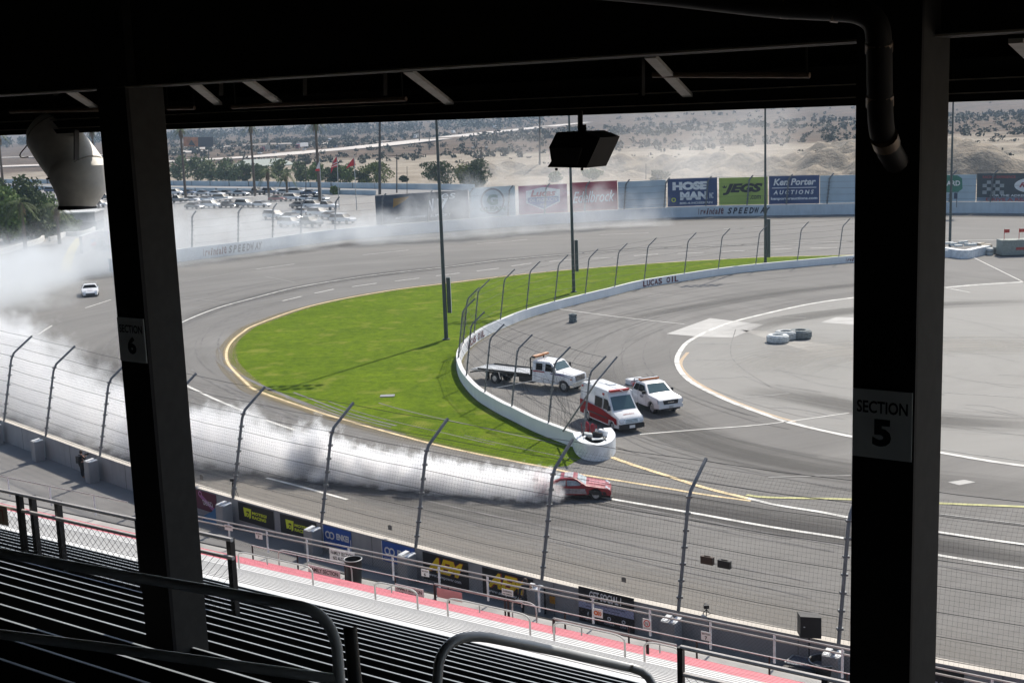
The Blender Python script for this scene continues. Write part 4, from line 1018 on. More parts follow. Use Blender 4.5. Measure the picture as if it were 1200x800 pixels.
fr = hung_sign(753, 725, 763, 737, 38.3, 'white prohibition sign with a red ring on the front rail', [('ring', .5, .58, .26, .34, bm_((.55, .03, .03), 'red ring print')), ('t', 'N', .35, .4, .3, .34, BLK, 0, 0), ('t', 'NOTICE', .15, .08, .7, .1, BLK, 0, 0)])
hung_sign(512, 691, 541, 702, 36.8, 'blank faded pink board on the small gate', [], bm_((.55, .33, .32), 'faded pink board', var=.12))
hung_sign(-6, 592, 7, 614, 12.5, 'tan board hung on the pale rail at the far left edge', [('q', [(.3, .2), (.7, .2), (.7, .8), (.3, .8)], bm_((.35, .1, .06), 'rust print')), ('q', [(.4, .2), (.6, .2), (.6, .7), (.4, .7)], bm_((.33, .25, .17), 'tan board2'))], bm_((.33, .25, .17), 'tan board'))
# fence-hung boxes and plates
def fence_box(px, py, w, h, label, m, i, v_depth=.16):
    c, t = on_curve(NEAR, at(px, 760 if px > 800 else 700, 0)); D = Vector((-t.y, t.x, 0)); D = D if D.y > 0 else -D
    # on the fence plane: find height along the sight line at the fence distance
    dd = (c - Vector((0, 0, 0))).length; p = atD(px, py, 1)
    r = ray(px, py); k = None
    c, t = on_curve(NEAR, Vector((r[0], r[1], 0)) / math.hypot(r[0], r[1]) * 50)
    for it in range(8):
        q = Vector((r[0], r[1], 0)) / math.hypot(r[0], r[1]); 
        best = min(((q * d - on_curve(NEAR, q * d)[0]).length, d) for d in np.linspace(35, 90, 120)); d = best[1]; break
    d += .5; z = EYE + r[2] / math.hypot(r[0], r[1]) * d; c = q * d; c.z = z
    wm = w * d / FOC * 1.03; hm = h * d / FOC * 1.05
    mb = MB(); mb.box(c, (wm, v_depth, hm), m, t, D); mb.box(c + Vector((0, 0, hm * .55)), (wm * .5, .03, hm * .12), m, t, D)
    return tag(mb.build('fence_box' if v_depth > .1 else 'fence_plate'), label, 'box' if v_depth > .1 else 'plate')
fence_box(829, 656, 16, 9, 'brown dark box hanging on a cable of the near fence, left of a pair', mat('brown box', (.05, .028, .018), .6), 0)
fence_box(849, 660.5, 16, 9, 'black box hanging on a cable of the near fence, right of a pair', BLACK, 0)
PLG = mat('grey plate', (.13, .125, .12), .7)
for x, y, lb in [(457, 618, 'small grey plate wired to the near fence above the blue banners'), (731, 679, 'small grey plate wired to the near fence above the get social banner'), (236, 559, 'small grey plate wired to the near fence beside the left column')]:
    fence_box(x, y, 6, 5.5, lb, PLG, 0, .02)

# far sponsor boards standing behind the outer wall
NAVY = bm_((.03, .06, .17), 'navy vinyl'); SKYB = bm_((.42, .51, .57), 'pale blue vinyl'); MAG = bm_((.42, .09, .19), 'magenta vinyl'); REDB = bm_((.40, .06, .08), 'red vinyl'); LIME = bm_((.33, .43, .08), 'lime vinyl')
GRN = bm_((.03, .16, .11), 'green vinyl')
def board(label, x0, x1, ytop, m, items, name='sponsor_board', ybase=None, zb_=2.12):
    yb = lambda x: np.interp(x, [209, 300, 440, 515, 600, 725, 817, 900, 1000, 1200], [307, 295.5, 277, 272, 265.5, 258, 254, 252.5, 251, 250])
    a, _ = on_curve(OUTW, at(x0, yb(x0))); b, _ = on_curve(OUTW, at(x1, yb(x1)))
    d = ((a + b) / 2).length; r = ray((x0 + x1) / 2, ytop); zt = EYE + r[2] / math.hypot(r[0], r[1]) * d
    fr = banner(name, 'banner', label, OUTW, x0, yb(x0), x1, yb(x1), zt, zb_, m, 0.0, off=-.42, thick=.08)
    if items: art(fr, items)
    o, ex, w, h, root, nz = fr; ps = []
    for u in (.05, .5, .95):
        mb = MB(); q = o + ex * w * u - nz * .16; mb.beam(Vector((q.x, q.y, 0)), Vector((q.x, q.y, zt)), .1, .1, POSTM, ex); ps.append(mb.build('support'))
    under(root, *ps); return fr
DKB = bm_((.05, .065, .09), 'slate vinyl', var=.2)
board('long dark slate sponsor board half hidden by smoke', 440, 552, 226, DKB, [('q', [(.18, .55), (.32, .78), (.36, .9), (.19, .86)], bm_((.30, .17, .04), 'amber print')), ('t', 'N', .55, .35, .07, .42, WHT, .2, .05), ('t', 'V', .66, .35, .12, .42, WHT, .2, .05), ('t', 'es', .70, .72, .16, .2, WHT, .2, 0), ('t', 'AFTERMARKET SUPPORT', .2, .14, .6, .09, WHT, 0, .02)])
board('pale board with a round G clean emblem', 553, 606, 219, bm_((.42, .52, .56), 'pale grey blue vinyl'), [('ring', .5, .52, .38, .44, DKB), ('t', 'G', .38, .38, .24, .36, bm_((.05, .18, .16), 'teal print'), 0, .06), ('t', 'CLEAN', .22, .18, .56, .16, bm_((.05, .18, .16), 'teal print'), 0, .04)])
board('magenta board with a white and blue lucas oil shield', 610, 667, 217, MAG, [('q', [(.15, .82), (.5, .93), (.85, .82), (.85, .38), (.5, .12), (.15, .38)], WHT), ('q', [(.18, .58), (.82, .58), (.82, .4), (.5, .16), (.18, .4)], bm_((.05, .12, .35), 'royal print')), ('t', 'Lucas', .24, .60, .52, .24, bm_((.45, .05, .08), 'crimson print'), .25, .04), ('t', 'OIL PRODUCTS', .22, .42, .56, .12, WHT, 0, .02), ('t', 'INC', .44, .26, .12, .09, WHT, 0, 0)])
board('red board with white edelbrock script', 670, 725, 213, REDB, [('t', 'Edelbrock', .06, .28, .88, .40, WHT, .35, .01)])
board('blank pale blue board between the red and the navy ones', 725.6, 782, 212, SKYB, [])
board('navy hose man board with white block letters', 783.5, 841, 209, NAVY, [('t', 'HOSE', .10, .58, .70, .30, WHT, 0, .07), ('t', 'MAN', .25, .22, .55, .30, WHT, 0, .07), ('t', 'INC', .84, .26, .08, .2, WHT, 0, .02), ('ring', .12, .24, .05, .08, YG), ('t', '800-4-HOSEMAN', .24, .07, .66, .08, WHT, 0, .03)])
board('lime green jegs board with black letters', 842.5, 899.5, 208, LIME, [('t', 'JEGS', .08, .36, .82, .42, BLK, .3, .06), ('q', [(.05, .7), (.09, .62), (.15, .62), (.17, .72), (.13, .66), (.11, .74), (.09, .66)], BLK), ('t', '.com', .64, .2, .22, .14, BLK, .1, .02)])
board('navy ken porter auctions board with white letters', 901, 960, 206, NAVY, [('t', 'Ken Porter', .09, .66, .84, .24, WHT, .22, .03), ('q', [(.06, .56), (.94, .56), (.94, .585), (.06, .585)], WHT), ('t', 'A U C T I O N S', .09, .34, .80, .15, WHT, .2, .03), ('t', 'kenporterauctions.com', .04, .12, .92, .13, WHT, 0, .03)])
board('blank pale blue board beside the right column', 960.6, 1060, 205, SKYB, [])
board('blank pale blue board right of the right column', 1100, 1141, 205, SKYB, [])
fr = board('wide dark speedway racing board with a white oval at far right', 1141.6, 1260, 203, bm_((.06, .075, .085), 'charcoal vinyl', var=.1), [('q', [(.0, 0), (1, 0), (1, .14), (0, .14)], bm_((.20, .26, .33), 'blue strip print')), ('t', 'DRIVE A REAL RACE CAR', .1, .015, .86, .11, bm_((.4, .08, .08), 'brick print'), 0, .04), ('t', 'RACING EXPERIENCE', .06, .82, .34, .09, bm_((.4, .08, .08), 'brick print'), 0, .02), ('t', 'FOR THE ADRENALINE RUSH CALL', .14, .17, .8, .08, WHT, 0, .02)]
    + [('q', [(.06 + .045 * i, .26 + .12 * j), (.105 + .045 * i, .26 + .12 * j), (.105 + .045 * i, .38 + .12 * j), (.06 + .045 * i, .38 + .12 * j)], bm_((.35, .37, .38), 'grey check print')) for i in range(5) for j in range(4) if (i + j) % 2 == 0])
o, ex, w, h, root, nz = fr
mb = MB(); n = 36; vs = [o + ex * (w * .58 + w * .19 * math.cos(2 * math.pi * k / n)) + Vector((0, 0, h * .57 + h * .27 * math.sin(2 * math.pi * k / n))) + nz * .11 for k in range(n)]
mb.add(vs, [tuple(range(n))], WHT); text_mb(mb, 'L.A.', o + ex * w * .53 + Vector((0, 0, h * .68)) + nz * .12, ex, (0, 0, 1), w * .1, h * .09, BLK, shear=.2); text_mb(mb, 'Racing', o + ex * w * .44 + Vector((0, 0, h * .45)) + nz * .12, ex, (0, 0, 1), w * .28, h * .22, REDB, shear=.35, bold=.04); under(root, mb.build('oval_emblem'))
# green rounded sign at right
a = at(1101, 252); d = a.length
def atd_h(px, py, dist):
    r = ray(px, py); k = dist / math.hypot(r[0], r[1]); return Vector((r[0] * k, r[1] * k, EYE + r[2] * k))
pts = [(1098, 205), (1122, 205.5), (1127.5, 209), (1128, 221), (1123, 225), (1098, 225.5)]
root = empty('green_board', atd_h(1110, 237, 243), 0, 'green rounded courtyard sign beside the right column above the outer wall', 'sign')
mb = MB(); mb.prism([atd_h(x, y, 243) for x, y in pts], Vector((0, .12, 0)), GRN); b1 = mb.build('panel')
mb = MB(); q0 = atd_h(1100, 218, 242.9); q1 = atd_h(1125, 217.6, 242.9); ex = (q1 - q0).normalized(); text_mb(mb, 'COURTYARD', q0 - ex * 3.2, ex, (0, 0, 1), (q1 - q0).length + 3.2, .9, WHT, bold=.02, lift=.05); b2 = mb.build('lettering')
mb = MB(); mb.box(atd_h(1120, 229.5, 242.8), (.6, .1, 1.1), bm_((.03, .05, .09), 'dark emblem')); b3 = mb.build('emblem')
mb = MB(); mb.tube([atd_h(1121, 243, 243), atd_h(1121, 226, 243)], .08, POSTM, 6); b4 = mb.build('pole'); under(root, b1, b2, b3, b4)

# ------------------------------------------------------------------ vehicles
TYRE = mat('tyre rubber', (.018, .018, .019), .75, 0, var=.15, scale=8); RIM = mat('alloy rim', (.5, .5, .5), .35, .7, var=0)
CWHITE = mat('white vehicle paint', (.72, .73, .74), .28, 0, var=.05, scale=1.5, coat=.2); CRED = mat('red vehicle paint', (.27, .010, .018), .35, 0, var=.08, scale=1.5, coat=.15)
GLS = mat('dark glass', (.004, .0045, .006), rough=.3, var=0, spec=.08)
SEAM = mat('panel gap', (.05, .05, .05), .7, 0, var=0); GLT = mat('teal tinted windscreen', (.06, .11, .12), .08, 0, var=.1, scale=2, spec=.9)
BLP = mat('black plastic trim', (.015, .015, .016), .55, 0, var=.1); CHR = mat('chrome trim', (.6, .6, .62), .2, .9, var=0)
AMB = mat('amber lens', (.55, .16, .03), .3, 0, var=.1); REDL = mat('red lens', (.45, .03, .02), .3, 0, var=.1); HLM = mat('headlamp glass', (.55, .57, .6), .12, .2, var=.1, scale=9)
class Car:
    """body lofted from a side silhouette (x forward, z up) with a width that narrows to nose, tail and roof"""
    def __init__(s, root, L, W, side, belt, roof_in, zmax, nose=.06, tail=.04, name='body'):
        s.root, s.L, s.W, s.belt, s.rin, s.zmax, s.nose, s.tail = root, L, W, belt, roof_in, zmax, nose, tail
        s.side = side
    def hw(s, x, z):
        w = s.W / 2; k = max(0, (z - s.belt) / (s.zmax - s.belt)); w *= 1 - s.rin * k ** 1.2
        f = max(0, (abs(x) / (s.L / 2) - .72) / .28); w *= 1 - (s.nose if x > 0 else s.tail) * f * f
        if z < .35: w *= 1 - .04 * (.35 - z) / .35
        return w
    def body(s, m, name='body', inset=.035, side=None):
        P = side or s.side; n = len(P); cx = sum(p[0] for p in P) / n; cz = sum(p[1] for p in P) / n
        st = [(-1, inset), (-.985, inset * .25), (-.93, 0), (-.5, 0), (0, 0), (.5, 0), (.93, 0), (.985, inset * .25), (1, inset)]
        vs = []
        # inward normals of the silhouette
        nr = []
        for i in range(n):
            a, b = P[i - 1], P[(i + 1) % n]; dx, dz = b[0] - a[0], b[1] - a[1]; l = math.hypot(dx, dz) or 1; nr.append((dz / l, -dx / l))
        area = sum(P[i][0] * P[(i + 1) % n][1] - P[(i + 1) % n][0] * P[i][1] for i in range(n)); sg = -1 if area > 0 else 1
        for t, ins in st:
            for (x, z), (nx, nz_) in zip(P, nr):
                crown = .025 * (1 - t * t) if z > s.belt * .8 else 0
                vs.append((x + sg * nx * ins, t * s.hw(x, z), z + sg * nz_ * ins + crown))
        k = len(st); fs = [(a * n + i, a * n + (i + 1) % n, (a + 1) * n + (i + 1) % n, (a + 1) * n + i) for a in range(k - 1) for i in range(n)]
        fs += [tuple(range(n)), tuple((k - 1) * n + i for i in range(n - 1, -1, -1))]
        mb = MB(); mb.add(vs, fs, m); o = mb.build(name, s.root, smooth=True); return o
    def side_panel(s, poly, m, name='window', off=.006, sides=(-1, 1), parent=None, sub=1):
        out = []
        for sd in sides:
            pl = []
            for i in range(len(poly)):
                a, b = poly[i], poly[(i + 1) % len(poly)]
                for j in range(sub): pl.append((a[0] + (b[0] - a[0]) * j / sub, a[1] + (b[1] - a[1]) * j / sub))
            mb = MB(); mb.add([(x, sd * (s.hw(x, z) + off + .022), z) for x, z in pl], [tuple(range(len(pl)))], m); out.append(mb.build(name, parent or s.root))
        return out
    def top_panel(s, a, b, wa, wb, m, name='windscreen', lift=.012, parent=None, ys=(-1, 1)):
        """panel on the upper surface between silhouette points a, b; wa, wb = share of the half width"""
        mb = MB(); vs = []; K = 6; dx, dz = b[0] - a[0], b[1] - a[1]; l = math.hypot(dx, dz); nx, nz_ = -dz / l, dx / l
        if nz_ < 0: nx, nz_ = -nx, -nz_
        for i in range(2):
            p, w = ((a, wa), (b, wb))[i]
            for j in range(K + 1):
                t = ys[0] + (ys[1] - ys[0]) * j / K; tt = t * w
                vs.append((p[0] + nx * lift, tt * s.hw(*p), p[1] + nz_ * lift + .026 * (1 - tt * tt)))
        mb.add(vs, [(j, j + 1, K + 2 + j, K + 1 + j) for j in range(K)], m); return mb.build(name, parent or s.root)
    def wheel(s, x, y, r, w=.22, rim=RIM, rr=.62, steer=0):
        sd = 1 if y > 0 else -1; c, sn = math.cos(steer), math.sin(steer); ax = Vector((-sn * sd, c * sd, 0))
        mb = MB(); o = Vector((x, y, r)) - ax * w; mb.lathe(o, ax, [(0, r * .6), (0, r * .93), (.03, r), (w - .03, r), (w, r * .94), (w, r * rr), (w - .04, r * rr * .97)], TYRE, 24)
        wh = mb.build('wheel', s.root, smooth=True)
        mb = MB(); o2 = Vector((x, y, r))
        mb.lathe(o2 - ax * .06, ax, [(.0, r * rr * .98), (.045, r * rr * .98), (.05, r * rr * .86), (.012, r * rr * .8), (.012, r * .01)], rim, 24)
        up = Vector((0, 0, 1)); fw = ax.cross(up)
        for k in range(5):
            a = 2 * math.pi * k / 5; dr = up * math.cos(a) + fw * math.sin(a); mb.beam(o2 - ax * .02 + dr * r * .06, o2 - ax * .02 + dr * r * rr * .88, r * .17, .03, rim, ax)
        mb.lathe(o2 - ax * .03, ax, [(0, r * .16), (.035, r * .13), (.04, .002)], rim, 10)
        mb.build('rim', wh)
        return wh
    def blk(s, name, c, size, m, parent=None, rot=None):
        mb = MB(); mb.box(c, size, m); return mb.build(name, parent or s.root)
def arch(cx, r, z0, k=9):
    """points of a wheel opening from front to back along the sill"""
    a0 = math.asin(min(1, (z0 - r * .96) / (r * 1.13))) if False else 0
    return [(cx + r * 1.15 * math.cos(a), max(z0, r * .98 + r * 1.15 * math.sin(a))) for a in np.linspace(0, math.pi, k)]
def heading(pa, pb): d = Vector(pb) - Vector(pa); return math.atan2(d.y, d.x)
def place_by(wa, wb, side_y, xa, xb, sc=1.0):
    """root transform from the pixels of two wheel contacts on the same side: rear (xa) and front (xb)"""
    A, B = at(*wa), at(*wb); rz = heading(A, B); ex = Vector((math.cos(rz), math.sin(rz), 0)); ey = Vector((-ex.y, ex.x, 0))
    loc = B - ex * xb * sc - ey * side_y * sc; return loc, rz, (B - A).length / (xb - xa)

# --- ambulance van
def ambulance():
    loc, rz, sc = place_by((688, 492.5), (717.5, 505.5), 0, -1.85, 1.82)
    k = .97; ey = Vector((-math.sin(rz), math.cos(rz), 0)); side = -1
    ex = Vector((math.cos(rz), math.sin(rz), 0)); loc = at(717.5, 505.5) - ex * 1.82 * k + ey * .92 * k * (1)
    root = empty('ambulance', loc, rz, 'white and red ambulance van parked on the infield behind the wall end', 'ambulance'); root.scale = (k, k, k)
    L, W, Hh = 5.9, 1.99, 2.72; r = .35
    side_ = [(2.9, .38), (2.95, .62), (2.93, .95), (2.78, 1.12), (2.05, 1.40), (1.95, 1.5), (1.32, 2.35), (1.2, 2.62), (1.05, 2.70), (0, Hh), (-2.7, Hh - .02), (-2.86, 2.6), (-2.92, 1.6), (-2.95, .9), (-2.93, .38)] + [(x, z) for x, z in reversed(arch(-1.85, r, .34))] + [(x, z) for x, z in reversed(arch(1.82, r, .34))]
    c = Car(root, L, W, side_, 1.35, .14, Hh, .12, .02); c.body(CWHITE)
    c.top_panel((1.98, 1.47), (1.35, 2.30), .88, .86, GLT, 'windscreen')
    c.top_panel((2.86, 1.06), (2.74, 1.13), .0, .0, CWHITE, 'bonnet_trim') if False else None
    c.side_panel([(1.72, 1.52), (1.28, 2.12), (.78, 2.14), (.72, 1.42), (1.55, 1.42)], GLS, 'window')
    c.side_panel([(.5, 1.42), (.5, 2.1), (-.55, 2.12), (-.55, 1.42)], GLS, 'window')
    RB = mat('deep red livery', (.24, .004, .007), .6, 0, var=.06, spec=.15)
    for p in c.side_panel([(2.55, 1.02), (2.62, .62), (2.33, .62), (2.2, .8), (1.5, .82), (1.38, .45), (-1.35, .45), (-1.45, .8), (-2.2, .8), (-2.3, .5), (-2.88, .5), (-2.88, 1.5), (-1.2, 1.42), (.4, 1.36), (1.6, 1.18)], RB, 'red_livery', .004): pass
    for a_ in ([(1.78, .6), (1.78, 1.4), (1.76, 1.4), (1.76, .6)], [(.66, .5), (.66, 2.4), (.64, 2.4), (.64, .5)], [(-.62, .5), (-.62, 2.4), (-.64, 2.4), (-.64, .5)]): c.side_panel(a_, SEAM, 'door_gap', .01)
    c.side_panel([(1.36, .9), (-1.4, .9), (-1.4, .8), (1.38, .8)], BLP, 'rub_strip', .012)
    mb = MB(); mb.box((2.93, 0, .52), (.16, 1.9, .34), BLP); mb.box((2.7, 0, .33), (.3, 1.7, .1), BLP); mb.build('bumper', root)
    mb = MB(); mb.prism([(2.905, -.48, .74), (2.905, .48, .74), (2.84, .56, 1.02), (2.84, -.56, 1.02)], (.07, 0, .01), CHR)
    for z in (.8, .88, .96): mb.box((2.985 - (z - .74) * .2, 0, z), (.03, .9, .035), BLP)
    mb.build('grille', root)
    for y in (-.78, .78):
        mb = MB(); mb.prism([(2.86, y - .16, .78), (2.86, y + .16, .78), (2.68, y + .17, 1.12), (2.68, y - .1, 1.1)], (.1, 0, .02), HLM); mb.build('headlight', root)
        mb = MB(); mb.box((1.7, y * 1.42, 1.62), (.12, .2, .34), BLP); mb.build('mirror', root)
    mb = MB(); mb.box((3.02, 0, .50), (.015, .42, .2), CWHITE); mb.build('number_plate', root)
    mb = MB(); mb.box((1.22, 0, 2.70), (.26, 1.5, .12), REDL); mb.build('light_bar', root)
    for y in (-1, 1):
        mb = MB(); mb.box((.62, y * .92, 2.42), (.22, .05, .14), REDL); mb.box((-2.6, y * .9, 2.45), (.2, .05, .14), REDL); mb.build('side_lamp', root)
    mb = MB(); text_mb(mb, 'AMBULANCE', (2.55, -.42, 1.235), (-.0, 1, 0), (-.93, 0, .36), .84, .12, RB, lift=.012, bold=.02); mb.build('lettering', root)
    mb = MB(); mb.box((0, 0, 2.745), (3.6, .03, .02), CWHITE); mb.box((-.6, .3, 2.76), (.7, .5, .08), CWHITE); mb.build('roof_vent', root)
    for x in (-1.85, 1.82):
        for y in (-.92, .92): c.wheel(x, y, r, .24)
    return root
ambulance()
# --- pickup truck
def pickup():
    k = 1.02; rz = heading(at(688, 492.5), at(717.5, 505.5)) + R(0)
    ex = Vector((math.cos(rz), math.sin(rz), 0)); ey = Vector((-ex.y, ex.x, 0)); loc = at(764, 484.5) - ex * 1.85 * k + ey * .9 * k
    root = empty('pickup_truck', loc, rz, 'white pickup truck with a light bar and a loaded bed, parked right of the ambulance', 'pickup'); root.scale = (k, k, k)
    r = .41; L, W = 5.8, 2.03
    side_ = [(2.85, .5), (2.9, .7), (2.86, 1.05), (2.72, 1.17), (1.55, 1.28), (1.45, 1.32), (.78, 1.86), (.6, 1.92), (-.3, 1.93), (-.5, 1.86), (-.72, 1.36), (-.72, 1.2), (-.78, 1.19), (-2.8, 1.2), (-2.88, 1.1), (-2.9, .6), (-2.85, .5)] + list(reversed(arch(-1.85, r, .42))) + list(reversed(arch(1.85, r, .42)))
    c = Car(root, L, W, side_, 1.2, .24, 1.93, .12, .02); c.body(CWHITE)
    c.top_panel((1.44, 1.335), (.82, 1.84), .86, .82, GLT, 'windscreen'); c.top_panel((-.70, 1.42), (-.52, 1.82), .84, .8, GLS, 'rear_window')
    c.side_panel([(1.2, 1.36), (.72, 1.78), (.18, 1.80), (.18, 1.34)], GLS, 'window'); c.side_panel([(.08, 1.34), (.08, 1.80), (-.38, 1.78), (-.56, 1.36)], GLS, 'window')
    for a_ in ([(1.28, .5), (1.28, 1.3), (1.26, 1.3), (1.26, .5)], [(.14, .5), (.14, 1.34), (.12, 1.34), (.12, .5)], [(-.62, .5), (-.62, 1.34), (-.64, 1.34), (-.64, .5)]): c.side_panel(a_, SEAM, 'door_gap', .004)
    mb = MB(); mb.box((-1.8, 0, 1.225), (1.95, 1.72, .03), BLP); mb.build('bed_liner', root)
    mb = MB(); mb.prism([(2.86, -.55, .78), (2.86, .55, .78), (2.83, .6, 1.06), (2.83, -.6, 1.06)], (.05, 0, 0), BLP); mb.box((2.915, 0, .92), (.02, .5, .05), CHR); mb.build('grille', root)
    for y in (-.8, .8):
        mb = MB(); mb.prism([(2.78, y - .17, .84), (2.78, y + .17, .84), (2.66, y + .18, 1.12), (2.66, y - .16, 1.1)], (.1, 0, .01), HLM); mb.build('headlight', root)
        mb = MB(); mb.box((1.12, y * 1.38, 1.38), (.13, .24, .2), BLP); mb.build('mirror', root)
        mb = MB(); mb.box((2.87, y * .95, .62), (.04, .2, .13), BLP); mb.build('fog_lamp', root)
    mb = MB(); mb.box((2.84, 0, .62), (.2, 1.86, .22), CWHITE); mb.box((2.86, 0, .46), (.16, 1.4, .12), BLP); mb.build('bumper', root)
    mb = MB(); mb.box((2.955, 0, .6), (.012, .32, .16), mat('plate grey', (.45, .45, .45))); mb.build('number_plate', root)
    mb = MB(); mb.box((-.1, 0, 2.03), (.26, 1.5, .11), AMB); mb.box((-.1, 0, 2.09), (.2, 1.4, .03), CWHITE); [mb.box((-.1, y, 1.96), (.08, .05, .1), BLP) for y in (-.6, .6)]; mb.build('light_bar', root)
    mb = MB()
    for y in (-.75, .75): mb.tube([(-.85, y, 1.2), (-.85, y, 1.98), (-.7, y, 2.02)], .03, BLP, 6)
    mb.tube([(-.85, -.75, 1.98), (-.85, .75, 1.98)], .03, BLP, 6); mb.build('headache_rack', root)
    for x, y, z, sx, sy, sz, m, nm in [(-2.3, .2, 1.42, .8, 1.3, .34, CWHITE, 'tool_box'), (-1.2, -.3, 1.36, .5, .5, .3, REDL, 'fuel_can'), (-1.3, .4, 1.4, .4, .5, .34, BLP, 'equipment_case')]:
        mb = MB(); mb.box((x, y, z), (sx, sy, sz), m); mb.box((x, y, z + sz / 2 + .02), (sx * .9, sy * .9, .03), m); mb.build(nm, root)
    mb = MB(); text_mb(mb, 'TOYOTA', (.9, 0, 1), (0, 1, 0), (0, 0, 1), .01, .01, REDL) if False else None
    c.side_panel([(.85, .95), (.85, 1.12), (.45, 1.12), (.45, .95)], mat('grey door decal', (.3, .3, .34)), 'door_decal', .006)
    for x in (-1.85, 1.85):
        for y in (-.9, .9): c.wheel(x, y, r, .26)
pickup()
# --- flatbed tow truck
def flatbed():
    k = .93; A, B = at(580, 449.5), at(660.5, 459.5); rz = heading(A, B); ex = Vector((math.cos(rz), math.sin(rz), 0)); ey = Vector((-ex.y, ex.x, 0))
    wb = (B - A).length / k; loc = B - ex * (wb / 2) * k + ey * 1.0 * k; h = wb / 2
    root = empty('flatbed_tow_truck', loc, rz, 'white tow truck with a long bare steel flatbed behind the infield fence', 'tow truck'); root.scale = (k, k, k)
    r = .47; f = h
    side_ = [(f + .95, .55), (f + 1.0, .8), (f + .98, 1.3), (f + .9, 1.42), (f - .55, 1.62), (f - .65, 1.68), (f - 1.15, 2.3), (f - 1.35, 2.38), (f - 3.0, 2.4), (f - 3.12, 2.3), (f - 3.14, .75), (f - 3.1, .6)] + list(reversed(arch(f, r, .6)))
    L = 2 * (f + 1.0)
    c = Car(root, L, 2.2, side_, 1.5, .14, 2.4, .18, 0); c.body(CWHITE, 'cab')
    c.top_panel((f - .68, 1.72), (f - 1.13, 2.27), .86, .84, GLT, 'windscreen')
    c.side_panel([(f - .85, 1.66), (f - 1.22, 2.2), (f - 1.75, 2.24), (f - 1.75, 1.62)], GLS, 'window'); c.side_panel([(f - 2.05, 1.66), (f - 2.05, 2.22), (f - 2.7, 2.24), (f - 2.7, 1.66)], GLS, 'window')
    for a_ in ([(f - .78, .8), (f - .78, 1.62), (f - .80, 1.62), (f - .80, .8)], [(f - 1.9, .7), (f - 1.9, 2.3), (f - 1.92, 2.3), (f - 1.92, .7)], [(f - 2.8, .7), (f - 2.8, 2.3), (f - 2.82, 2.3), (f - 2.82, .7)]): c.side_panel(a_, SEAM, 'door_gap', .004)
    PUR = mat('purple swoosh paint', (.10, .06, .18), .35, 0, var=.2)
    c.side_panel([(f - 1.2, 1.5), (f - .1, 1.48), (f + .7, 1.2), (f + .1, 1.36), (f - 1.2, 1.42)], PUR, 'livery', .006)
    c.side_panel([(f - 3.0, 1.62), (f - 1.8, 1.58), (f - 1.8, 1.5), (f - 3.0, 1.5)], mat('crimson stripe', (.3, .02, .04), .4), 'livery', .006)
    mb = MB()
    mb.prism([(f + .97, -.62, .95), (f + .97, .62, .95), (f + .93, .66, 1.38), (f + .93, -.66, 1.38)], (.06, 0, 0), BLP)
    for z in (1.02, 1.12, 1.22, 1.32): mb.box((f + 1.03, 0, z), (.05, 1.25, .045), CHR)
    mb.build('grille', root)
    for y in (-.86, .86):
        mb = MB(); mb.prism([(f + .88, y - .16, 1.0), (f + .88, y + .14, 1.0), (f + .82, y + .14, 1.3), (f + .82, y - .16, 1.3)], (.1, 0, 0), HLM); mb.build('headlight', root)
        mb = MB(); mb.box((f + .78, y * 1.12, 1.12), (.2, .05, .1), AMB); mb.build('indicator', root)
        mb = MB(); mb.box((f - .9, y * 1.5, 1.85), (.1, .2, .42), BLP); mb.tube([(f - .9, y * 1.2, 1.7), (f - .9, y * 1.45, 1.8)], .02, BLP, 5); mb.build('mirror', root)
    mb = MB(); mb.box((f + 1.08, 0, .72), (.22, 2.15, .34), mat('chrome bumper', (.62, .62, .6), .3, .6)); mb.build('bumper', root)
    mb = MB(); mb.box((f - 2.95, 0, 2.72), (.3, 1.9, .1), AMB); mb.box((f - 2.95, 0, 2.78), (.34, 1.95, .03), mat('pale orange top', (.6, .36, .22))); mb.build('light_bar', root)
    mb = MB()
    for y in (-.95, .95): mb.tube([(f - 3.35, y, 1.1), (f - 3.35, y, 2.55), (f - 3.2, y, 2.68), (f - 2.9, y, 2.68)], .06, BLP, 8)
    mb.tube([(f - 3.35, -.95, 2.5), (f - 3.35, .95, 2.5)], .05, BLP, 8); mb.box((f - 3.35, 0, 1.35), (.08, 2.0, .5), BLP); mb.build('headboard', root)
    STEEL = mat('bare steel deck', (.42, .43, .44), .45, .45, var=.2, scale=1.2)
    x0, x1 = -h - 2.6, f - 3.4
    mb = MB(); mb.prism([(x1, -1.15, 1.16), (x0 + .9, -1.15, 1.16), (x0, -1.1, 1.0), (x0, 1.1, 1.0), (x0 + .9, 1.15, 1.16), (x1, 1.15, 1.16)], (0, 0, .06), STEEL); mb.build('deck', root)
    mb = MB()
    for y in (-1.16, 1.16): mb.beam((x0 + .9, y, 1.20), (x1, y, 1.20), .07, .16, BLP)
    mb.build('deck_edge', root)
    mb = MB()
    for y in (-.45, .45): mb.beam((x0 + 1.2, y, .88), (f - .3, y, .82), .12, .26, BLP)
    mb.box((-.2, -.85, .72), (1.5, .4, .5), BLP); mb.box((-h + 1.3, .0, .85), (.2, 2.0, .2), BLP); mb.beam((x0 + .2, 0, .8), (x0 + 2.2, 0, .7), .3, .12, BLP); mb.build('chassis', root)
    for y in (-1, 1): mb = MB(); mb.box((-h - .75, y, .6), (.03, .5, .7), BLP); mb.build('mud_flap', root)
    mb = MB(); mb.beam((-h + .7, -1.1, .5), (-h + .55, -1.12, 1.15), .06, .04, CHR); mb.build('fender_bracket', root)
    mb = MB(); mb.beam((x0 - .5, -.5, .62), (x0 - .5, .5, .62), .1, .1, BLP); mb.beam((x0 - .5, 0, .62), (x0 + .4, 0, .75), .12, .12, BLP); mb.build('wheel_lift', root)
    for y in (-1.0, 1.0): c.wheel(f, y, r, .28, rr=.58)
